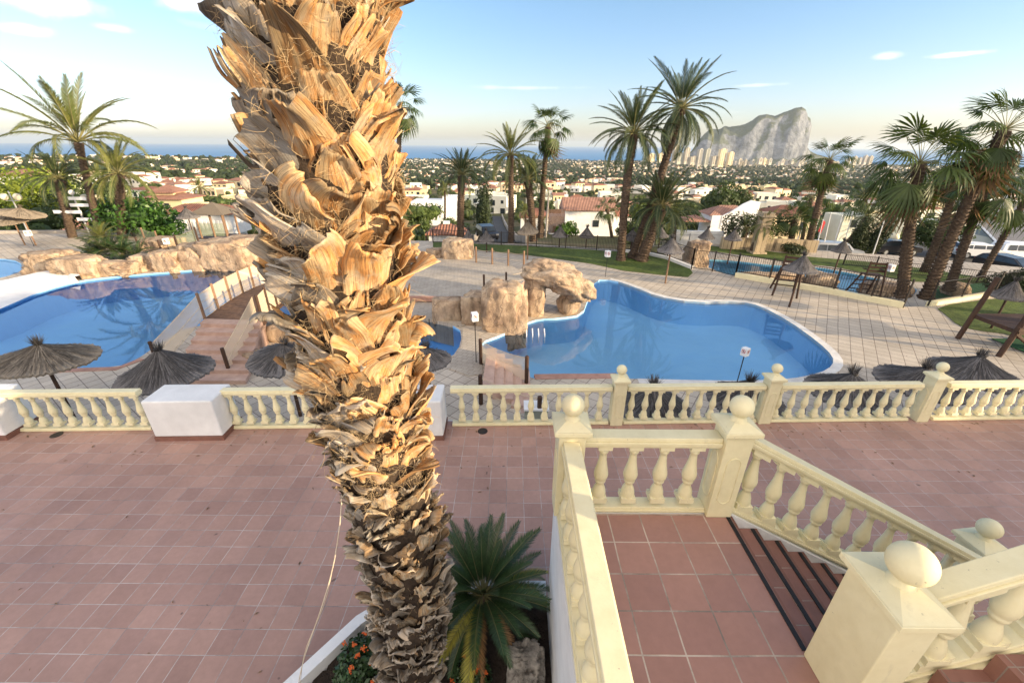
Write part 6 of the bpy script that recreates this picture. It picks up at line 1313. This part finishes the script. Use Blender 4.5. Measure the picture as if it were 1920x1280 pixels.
nhouse('white house with a stepped curved gable beyond the small parasols', 1356, 434, 80, [('wall', lambda g: (g.box((0, 0, 1), (7.5, 5, 4.5)), g.add([(-2, -2.6, 1), (4.2, -2.6, 1), (4.2, -2.6, 5.6), (2.6, -2.6, 5.9), (1.2, -2.6, 5.2), (-.6, -2.6, 3.9), (-2, -2.6, 3.2), (-2, -2.2, 1), (4.2, -2.2, 1), (4.2, -2.2, 5.6), (2.6, -2.2, 5.9), (1.2, -2.2, 5.2), (-.6, -2.2, 3.9), (-2, -2.2, 3.2)], [(0, 1, 2, 3, 4, 5, 6), (13, 12, 11, 10, 9, 8, 7)] + [(i, i + 7, (i + 1) % 7 + 7, (i + 1) % 7) for i in range(7)])), 'white'), ('roof', lambda g: hip(g, -3.8, 3.8, -2, 2.6, 3.3, 1.4), 'roof'), ('roof', lambda g: hip(g, -8, -3.8, -2, 2, 2.2, .8), 'roof')] + wn(((2.2, -2.66, 2.2), (.8, .1, 1))))
nhouse('cream house with red hipped roofs behind the dark hedge', 1460, 432, 80, [('wall', lam(((0, 0, .6), (7.5, 6, 5)), ((-6, 2, .2), (5, 5, 5))), 'creamhouse'), ('roof', lambda g: hip(g, -3.8, 3.8, -3, 3, 3.1, 1.5), 'roof'), ('roof', lambda g: hip(g, -8.5, -3.5, -.5, 4.5, 2.7, 1.3), 'roof')] + wn(((-1.4, -3.02, 1.4), (1.2, .1, 1.3)), ((2.2, -3.02, 1.4), (1.0, .1, 1.3))))
nhouse('white house with a low cream flat wing behind the flag poles', 1612, 432, 78, [('wall', lam(((-3, 0, .5), (5, 5, 4.6)), ((3.4, 2, 1.2), (7.6, 5, 3.8))), 'whitehouse'), ('parapet', lam(((3.4, 2, 3.3), (8, 5.4, .35)), ((5, 2, 3.9), (1.6, 1.2, 1.0))), 'creamhouse')] + wn(((-3.5, -2.52, 1.6), (1, .1, 1.2)), ((-1.8, -2.52, 1.6), (.8, .1, 1.2))))
nhouse('low arched building with a big dark grey sloping roof at the right edge', 1888, 468, 50, [('wall', lam(((2, 0, .6), (15, 8, 2.6)),), 'whitehouse'), ('roof', lambda g: g.add([(-6.8, -4.4, 1.9), (10.5, -4.4, 1.4), (10.5, 3.5, 5.0), (-5.2, 3.5, 5.3), (-6.8, -4.4, 1.6), (10.5, -4.4, 1.1), (10.5, 3.5, 4.7), (-5.2, 3.5, 5.0)], [(0, 1, 2, 3), (7, 6, 5, 4), (0, 4, 5, 1), (1, 5, 6, 2), (2, 6, 7, 3), (3, 7, 4, 0)]), 'greyroof'), ('fascia', lambda g: g.tube([(-6.9, -4.5, 1.85), (-5.3, 3.5, 5.3), (10.5, 3.6, 5.05)], .12, 4), 'signwhite')] + [('arch', (lambda x: (lambda g: g.add([(x + 1.1 * cos(pi * i / 10), -4.03, .1 + 1.2 * sin(pi * i / 10)) for i in range(11)], [tuple(range(11))])))(x), 'glass') for x in (-1.5, 1.8, 5.1)], cat='building', nm='long_building')
nhouse('villa with a ribbed orange pyramid tile roof and arched windows, behind the fig tree', 332, 398, 78, [('wall', lam(((0, 0, .5), (7, 5.5, 4.2)), ((3.6, -1, 0), (4, 4, 3.4))), 'creamhouse'), ('roof', lambda g: (hip(g, -3.6, 3.6, -2.8, 2.8, 2.6, 1.0), hip(g, -2.2, 1.8, -1.8, 1.8, 3.6, 1.1)), 'roof'), ('turret', lam(((-.2, 0, 3.1), (3.6, 3.2, 1.0))), 'creamhouse')] + wn(((-1.5, -2.78, 1.2), (1, .1, 1.5)), ((3.4, -3.02, .7), (1, .1, 1.4)), ((.8, -2.78, 1.2), (.8, .1, 1.4))))
nhouse('low house with a long red tile roof and white balustrade near the thatched hut', 392, 420, 56, [('wall', lam(((0, 0, .3), (8.5, 4, 2.6)),), 'white'), ('roof', lambda g: hip(g, -4.4, 4.4, -2, 2, 1.65, .9), 'roof'), ('balustrade_panel', lambda g: [g.box((-4 + i * .5, -2.6, .3), (.18, .18, 1.1)) for i in range(17)], 'white')])
nhouse('brown red roofed house behind the signpost at the left', 122, 425, 56, [('wall', lam(((0, 0, -.3), (7.5, 4.5, 2.6)),), 'pinkhouse'), ('roof', lambda g: hip(g, -3.8, 3.8, -2.2, 2.2, 1.0, 1.8), 'roof')])
nhouse('little white hut with a bright orange tile roof at the left end of the fence', 840, 462, 42, [('wall', lam(((0, 0, .2), (3.2, 2.6, 2.6)),), 'white'), ('roof', lambda g: hip(g, -1.6, 1.6, -1.3, 1.3, 1.5, .8, .3), 'roof'), ('vent_cap', lam(((0, 0, 2.35), (.6, .6, .25))), 'white')], cat='hut', nm='hut')
nhouse('white modern flat roofed building just right of the big palm trunk', 822, 400, 120, [('wall', lam(((-2, 0, 0), (9, 8, 7)), ((3.5, 2, 1), (4, 5, 7))), 'white')] + wn(((1.0, -4.02, 1.6), (.8, .1, 1.8)), ((-4, -4.02, 1.6), (1.0, .1, 1.2))))
nhouse('pink and white house right of the big leaning fan palms', 1792, 432, 95, [('wall', lam(((0, 0, 0), (12, 6, 4.2)),), 'whitehouse'), ('roof', lambda g: hip(g, -3, 2, -3, 3, 2.1, 1.2), 'roof')] + wn(((-2, -3.02, .8), (1, .1, 1.2))))
nhouse('white house with blue grey balcony under the yellow left hillside', 60, 350, 120, [('wall', lam(((0, 0, 0), (9, 7, 6)), ((7, 1, -1), (6, 6, 5))), 'whitehouse'), ('roof', lambda g: hip(g, -4.5, 4.5, -3.5, 3.5, 3, 1.4), 'roof')] + wn(((-2, -3.52, 1), (1.2, .1, 1.4)), ((2, -3.52, 1), (1.2, .1, 1.4))))
# terraced rows in the middle of the valley
rw = [PY(1240 + i * 13.5, 366 - (i % 3), 420 - i * 2) for i in range(10)]
GT = 'terraced houses in the row in the valley'
for i in range(18):
    q = PY(1248 + i * 11.5, 362 + 2 * sin(i), 420 + (6 if i % 2 else 0)); g = G(); g.box((0, 0, 2.2), (6.4, 8, 8)); g.box((1.6, .5, 6.6), (3.0, 4, 1.6)); mt_ = 'pinkhouse' if i < 6 else 'creamhouse'
    g.box((-1, -4.02, 1.6), (1.4, .1, 1.6), mi=1); g.box((-1, -4.02, 4.4), (1.4, .1, 1.4), mi=1); g.build('terraced_house', [MT[mt_], MT['glass']], loc=q, label='pink terraced house in the valley row' if i < 6 else 'pale yellow terraced house in the valley row', cat='house', group=GT + (' (pink)' if i < 6 else ' (yellow)')); take(q.x, q.y, 8)
# scattered villas: near ones with their parts, farther ones whole
rh = random.Random(11); nh = 0; nears = 0; hcount = 0; far_done = []
def degrees_(a): return a * 180 / pi
def zone_label(x, y):
    a = degrees_(atan2(x, y))
    for lim, nm in ((-36, 'far left hillside'), (-22, 'hillside just left of the big trunk'), (-3, 'slope right of the big trunk'), (11, 'slope behind the middle palms'), (20, 'slope behind the leaning date palms'), (36, 'slope below the great rock'), (90, 'slope behind the right fan palms')):
        if a < lim: return nm
tries = 0; cands = []
while hcount < 285 and tries < 40000:
    tries += 1; a = radians(rh.uniform(-50, 50)); d = 88 * (9.5 ** (rh.random() ** .85)); x, y = d * sin(a), d * cos(a)
    if x > 10 and y < 60 and x < 60: continue
    if y < 78: continue
    rad = 7.5 if d < 300 else 6.0
    if noise.noise(Vector((x / 90, y / 90, 7))) < -.30: continue
    if not free(x, y, rad): continue
    take(x, y, rad); cands.append((d, x, y)); hcount += 1
cands.sort()
desc = ('white villa with terracotta roof', 'cream villa with a tiled roof', 'white villa', 'pale villa')
for i, (d, x, y) in enumerate(cands):
    z = T(x, y) + .3; rz = rh.uniform(-.5, .5); zl = zone_label(x, y); s = rh.uniform(.85, 1.1)
    if i < 42:
        k_ = i % 7; wl, dl, ws = HP[k_]; t = thing('villa', '%s in the gardens on the %s' % ('white walled villa' if k_ % 2 == 0 else 'cream walled villa', zl), 'villa', (x, y, z), '%s villas in the gardens, %s' % ('white' if k_ % 2 == 0 else 'cream', zl), rz); t.scale = (s, s, s)
        link('wall', wl, t); 
        if dl: link('roof', dl, t)
        for me, c in ws: link('window', me, t, c)
    else:
        k_ = rh.randrange(14); cn = 'cream' if k_ % 3 == 2 else 'white'; rg = 'farther' if d < 350 else 'distant'
        o = link('villa', HV[k_], None, (x, y, z), '%s %s villa among trees on the %s' % (rg, cn, zl), 'villa', '%s %s villas, %s' % (rg, cn, zl), None, rz); o.scale = (s, s, s)
# garden walls and terraces near the houses
g = G()
# far town as one mass of little houses
def town(name, label, n, d0, d1, seed, a0=-50, a1=50, size=(7, 13), cond=None, mats=('whitehouse', 'roof', 'creamhouse', 'glass')):
    r = random.Random(seed); g = G()
    for _ in range(n):
        a = radians(r.uniform(a0, a1)); d = d0 * ((d1 / d0) ** (r.random() ** .7)); x, y = d * sin(a), d * cos(a)
        if noise.noise(Vector((x / 300, y / 300, 4))) < -.22: continue
        if d < 900 and not free(x, y, 5): continue
        if d < 900: take(x, y, 5)
        z = T(x, y); w_, b_, h = r.uniform(*size), r.uniform(*size) * .8, r.choice((3, 4, 6)); rz = r.uniform(-.6, .6); g.box((x, y, z + h / 2 - .8), (w_, b_, h + 1.6), rz, r.choice((0, 0, 2)))
        if d < 1100:
            for wx in (-.28, .22): g.box((x - d * 0 + w_ * wx * cos(rz) + sin(rz) * (b_ / 2 + .02), y + w_ * wx * sin(rz) - cos(rz) * (b_ / 2 + .02), z + h * .55), (1.3, .12, 1.3), rz, 3)
        if r.random() < .65: g.box((x, y, z + h + .5), (w_ * 1.05, b_ * 1.05, 1.0), rz, 1, tp=.35)
    g.build(name, [MT[m_] for m_ in mats], label=label, cat='houses', kind='stuff')
town('far_houses', 'mass of tiny white and cream houses spread over the far valley', 8500, 330, 3900, 5, size=(6, 11))

# ------------------------------------------------------------------ trees over the slope
def crownmesh(seed, n, size, h, w, mat, trunk=True, pine=False):
    r = random.Random(seed); g = G(); lb = []
    for i in range(7):
        a = r.uniform(0, 2 * pi); q = r.random() ** .5 * .34 * w; z = h * (.40 + r.uniform(0, .38)); rr = w * r.uniform(.18, .30); lb.append((Vector((q * cos(a), q * sin(a), z)), Vector((rr, rr, rr * .75))))
    leafcloud(g, 0, 0, n, size, r, lobes=lb, shell=.6)
    for c, q in lb:  # solid cores added to stop light passing through the leaves
        vs = [c + Vector((q.x * .7 * sin(pi * (i + .5) / 4) * cos(j * pi / 3), q.y * .7 * sin(pi * (i + .5) / 4) * sin(j * pi / 3), q.z * .7 * cos(pi * (i + .5) / 4))) for i in range(4) for j in range(6)]
        g.add(vs, [(i * 6 + j, i * 6 + (j + 1) % 6, (i + 1) * 6 + (j + 1) % 6, (i + 1) * 6 + j) for i in range(3) for j in range(6)])
    if trunk: g.tube([(0, 0, -1), (0, 0, h * .5)], [w * .04, w * .02], 6, mi=1)
    return g.mesh('tree', [MT[mat], MT['bark2']])
TV = [crownmesh(500 + i, 900, .42, 6.0, 6.5, ('foliage', 'pine', 'foliage', 'olive')[i % 4]) for i in range(8)]
TN = ('green bushy tree', 'dark pine', 'green bushy tree', 'bright leafy tree')
TS = [crownmesh(520 + i, 240, .85, 6.0, 7.5, ('foliage', 'pine')[i % 2]) for i in range(5)]
rt_ = random.Random(12); cnt = 0; tries = 0; TT = []
while cnt < 292 and tries < 60000:
    tries += 1; a = radians(rt_.uniform(-50, 50)); d = 50 * (13 ** (rt_.random() ** .9)); x, y = d * sin(a), d * cos(a)
    if y < 46 or (x > 14 and y < 58 and x < 75): continue
    if abs(x - (ra.x + (rb_.x - ra.x) * (y - 44) / 106)) < 5 and y < 160: continue
    if not free(x, y, 1.2): continue
    take(x, y, 1.6); cnt += 1; TT.append((d, x, y))
for d, x, y in TT:
    k_ = rt_.randrange(8); nm = TN[k_ % 4]; zl = zone_label(x, y); s = rt_.uniform(.45, 1.15); rg = 'nearer' if d < 140 else 'farther'
    o = link('tree', TV[k_], None, (x, y, T(x, y) - .2), '%s %s on the %s' % (rg, nm, zl), 'tree', '%ss, %s, %s' % (nm, rg, zl), None, rt_.uniform(0, 6)); o.scale = (s * rt_.uniform(.8, 1.2), s, s * rt_.uniform(.8, 1.15))
def forest(name, label, n, d0, d1, seed, nq, sz, scl=1, p=.75, th=-.25, mat='foliage'):
    r = random.Random(seed); g = G(); base = []
    for k_ in range(6):
        q = G(); rr = random.Random(seed + k_); lb = [(Vector((rr.uniform(-1, 1), rr.uniform(-1, 1), rr.uniform(1.2, 3.0))), Vector((1.7, 1.7, 1.3))) for _ in range(4)]; leafcloud(q, 0, 0, nq, sz, rr, lobes=lb, shell=.7)
        for c, e in lb: q.add([c + Vector((1.25 * cos(j * pi / 3) * s_, 1.25 * sin(j * pi / 3) * s_, z_)) for z_, s_ in ((-1.2, .8), (0, 1), (.95, .5)) for j in range(6)], [(i * 6 + j, i * 6 + (j + 1) % 6, (i + 1) * 6 + (j + 1) % 6, (i + 1) * 6 + j) for i in range(2) for j in range(6)] + [tuple(range(12, 18))])  # core drums added inside each clump to block light
        base.append(q)
    for _ in range(n):
        a = radians(r.uniform(-51, 51)); d = d0 * ((d1 / d0) ** (r.random() ** p)); x, y = d * sin(a), d * cos(a)
        if y < 48 or (x > 14 and y < 60 and x < 75): continue
        if noise.noise(Vector((x / 220, y / 220, 11))) < th: continue
        if d < 1000 and not free(x, y, 1.0): continue
        q = base[r.randrange(6)]; s = r.uniform(.6, 1.35) * scl; z = T(x, y) - .4; ca, sa = cos(r.uniform(0, 6)), sin(r.uniform(0, 6)); ca, sa = (lambda t_: (cos(t_), sin(t_)))(r.uniform(0, 6.28))
        o_ = len(g.v); g.v += [(x + s * (v[0] * ca - v[1] * sa), y + s * (v[0] * sa + v[1] * ca), z + s * v[2]) for v in q.v]; g.uv += [(0, 0)] * len(q.v); g.t += [.5] * len(q.v); g.f += [tuple(i + o_ for i in f) for f in q.f]; g.m += [0] * len(q.f)
    g.build(name, MT[mat], kind='stuff', label=label, cat='trees')
forest('shrub_cover', 'mass of garden shrubs and small trees between the villas', 3800, 50, 560, 31, 60, .6, .66, .85, -.45)
forest('far_trees', 'mass of dark trees filling the valley between far houses', 11000, 400, 3900, 33, 22, 1.6, 2.15, .72, -.5, 'pine')

# ------------------------------------------------------------------ the great rock, its skirts, the towers
sil = [(1290, 292), (1300, 282), (1306, 268), (1318, 250), (1328, 241), (1340, 243), (1352, 237), (1364, 238), (1388, 233), (1400, 226), (1410, 217), (1424, 214), (1440, 218), (1455, 211), (1470, 205), (1484, 201), (1492, 206), (1499, 219), (1505, 223), (1510, 234), (1511, 246), (1507, 260), (1509, 270), (1522, 284), (1545, 293), (1570, 300)]
YR = 2960.0; sx0 = 1290; 
def silz(px):
    for (a, za), (b, zb) in zip(sil, sil[1:]):
        if a <= px <= b: return PY(px, za + (zb - za) * (px - a) / (b - a), YR).z
    return -125
g = G(); nu, nv = 260, 120; vs = []; dirv = Vector((PY(1410, 270, YR).x, YR)).normalized(); lat = Vector((dirv.y, -dirv.x))
for j in range(nv + 1):
    v = -1 + 2 * j / nv
    for i in range(nu + 1):
        px = 1284 + (1576 - 1284) * i / nu; c = PY(px, 270, YR); H = silz(px) + 130
        cliff = max(0, min(1, (px - 1380) / 110)); wdt = 150 + .55 * H
        s = abs(v); prof = (1 - s ** (1.7 + 1.2 * cliff)) if s < 1 else 0
        nn = noise.noise(Vector((px / 30, v * 2.5, 1))); foot = max(0, 1 - s)
        z = H * max(0, prof) + H * .10 * noise.fractal(Vector((px / 26 + v * 2.2, v * 2.6 - px / 60, 3)), 1.0, 2.0, 5) * (1 - prof) * 2 * prof
        if v < 0: # lower green talus apron facing us, with cliff above
            tal = min(1, max(0, (1 + v) / .42)); z = min(z, H * (.20 * tal + .10 * tal * nn + .95 * max(0, (v + .62 + .12 * nn) / .34))) if v < -.26 else z
        z += 5 * noise.fractal(Vector((px / 9 + v * 5, v * 9, 5)), 1.0, 2.0, 4) * prof
        p = Vector((c.x, YR)) + dirv * (v * wdt); vs.append((p.x, p.y, z - 131))
g.add(vs, [(j * (nu + 1) + i, j * (nu + 1) + i + 1, (j + 1) * (nu + 1) + i + 1, (j + 1) * (nu + 1) + i) for j in range(nv) for i in range(nu)])
k = N('limestone_cliff', .95, .1); ge = k.n('ShaderNodeNewGeometry'); pos = ge.outputs['Position']
ck = k.ramp(k.noise(pos, .012, 8, .7, (1, 1, 1)), [(.36, (.135, .15, .175)), (.6, (.28, .295, .325))]); ck = k.mix(ck, k.ramp(k.noise(pos, .03, 8, .75, (1, 1, .8)), [(.35, .55), (.6, 1.1)]), .8, 'MULTIPLY')
sep = k.n('ShaderNodeSeparateXYZ'); k.l(ge.outputs['Normal'], sep.inputs[0]); ad = k.n('ShaderNodeMath', operation='MULTIPLY_ADD'); k.l(k.noise(pos, .02, 6, .7), ad.inputs[0]); ad.inputs[1].default_value = .9; k.l(sep.outputs[2], ad.inputs[2])
c = k.mix(ck, (.10, .115, .075), k.ramp(ad.outputs[0], [(.84, 0.0), (1.02, .85)])); sp2 = k.n('ShaderNodeSeparateXYZ'); k.l(pos, sp2.inputs[0]); k.col(c); k.bump(k.noise(pos, .03, 8, .7), 1, 16)
g.build('rock_headland', k.mat, smooth=True, kind='structure', label='great grey limestone rock headland rising from the sea, golden on its right cliff')
rtw = random.Random(9)
def tower(label, px, w_, top, bot, Y, mt_='towerwhite', dep=16, rz=.35, group='tower blocks below the great rock', stripes=True):
    b = PY(px, bot, Y); t_ = PY(px, top, Y); s = scale_at(b); W = w_ * s; H = t_.z - b.z; g = G(); g.box((0, 0, H / 2 - 6), (W * .8, dep, H + 12), mi=0); nfl = max(2, int(H / 4.0))
    for k_ in range(nfl):
        for f_ in range(max(1, int(W / 14))):
            ww = W * .8 / max(1, int(W / 14)); g.box((-W * .4 + ww * (f_ + .5), -dep / 2 - .1, (k_ + .5) * H / nfl), (ww * .62, .3, H / nfl * .5), mi=1)
    g.box((W * .1, 0, H + 2), (W * .3, dep * .5, 4), mi=0)
    return g.build('tower_block', [MT[mt_], MT['glass']], loc=b, label=label, cat='tower block', group=group, rz=rz)
Yt = 2150
for px, w_, top, bot, mt_, lb in ((1350, 17, 280, 310, 'creamhouse', 'yellow sunlit tower block, tallest of the yellow ones below the rock'), (1366, 13, 286, 310, 'creamhouse', 'yellow tower block just right of the tallest yellow one'), (1309, 11, 280, 309, 'towerwhite', 'grey twin tower block, left one of the dark striped pair'), (1322, 11, 280, 309, 'towerwhite', 'grey twin tower block, right one of the dark striped pair'),
        (1285, 12, 278, 303, 'towerwhite', 'white slim tower block between the leaning palm and the striped pair'), (1264, 11, 271, 300, 'towerwhite', 'tall pale tower block just right of the leaning date palm trunk'), (1272, 14, 286, 303, 'towerwhite', 'squat pale block at the foot of the tall pale tower'), (1219, 22, 289, 298, 'creamhouse', 'cream stepped apartment block left of the leaning date palm'), (1238, 11, 288, 298, 'creamhouse', 'small cream block beside the stepped one'), (1299, 20, 294, 305, 'towerwhite', 'low white block left of the striped towers'), (1337, 14, 293, 308, 'towerwhite', 'low white block between the striped and yellow towers')):
    tower(lb, px, w_, top, bot, Yt, mt_)
for i in range(30):
    px = 1378 + i * 6.6 + rtw.uniform(-2, 2); bot = 309 + rtw.uniform(-6, 3); top = bot - rtw.uniform(2, 8) * (1.3 if i in (7, 15, 21) else 1); mt_ = rtw.choice(('towerwhite', 'creamhouse', 'towerwhite')); tower('%s apartment block in the dense strip at the foot of the great rock' % ('cream' if mt_ == 'creamhouse' else 'white'), px, rtw.uniform(5, 10), top, bot, 2200 + rtw.uniform(-60, 100), mt_, 14, .3, 'apartment blocks at the rock foot, ' + ('cream' if mt_ == 'creamhouse' else 'white'))
for i in range(5): tower('small pale waterfront block right of the great rock', 1590 + i * 10 + rtw.uniform(-2, 2), rtw.uniform(6, 10), 294 + rtw.uniform(-2, 4), 302 + rtw.uniform(0, 4), 2300, 'towerwhite', 14, .3, 'waterfront blocks right of the rock')
# ------------------------------------------------------------------ air
k = bpy.data.materials.new('air_haze'); k.use_nodes = True; n_ = k.node_tree; n_.nodes.clear(); o_ = n_.nodes.new('ShaderNodeOutputMaterial'); v_ = n_.nodes.new('ShaderNodeVolumePrincipled'); v_.inputs['Density'].default_value = HAZE; v_.inputs['Color'].default_value = (.80, .91, 1, 1); v_.inputs['Anisotropy'].default_value = .2
n_.links.new(v_.outputs[0], o_.inputs['Volume'])
g = G(); g.box((0, 0, 4), (82000, 82000, 440)); hz_ = g.build('haze', k, label='pale blue air haze over the valley and the sea', cat='haze', kind='stuff')
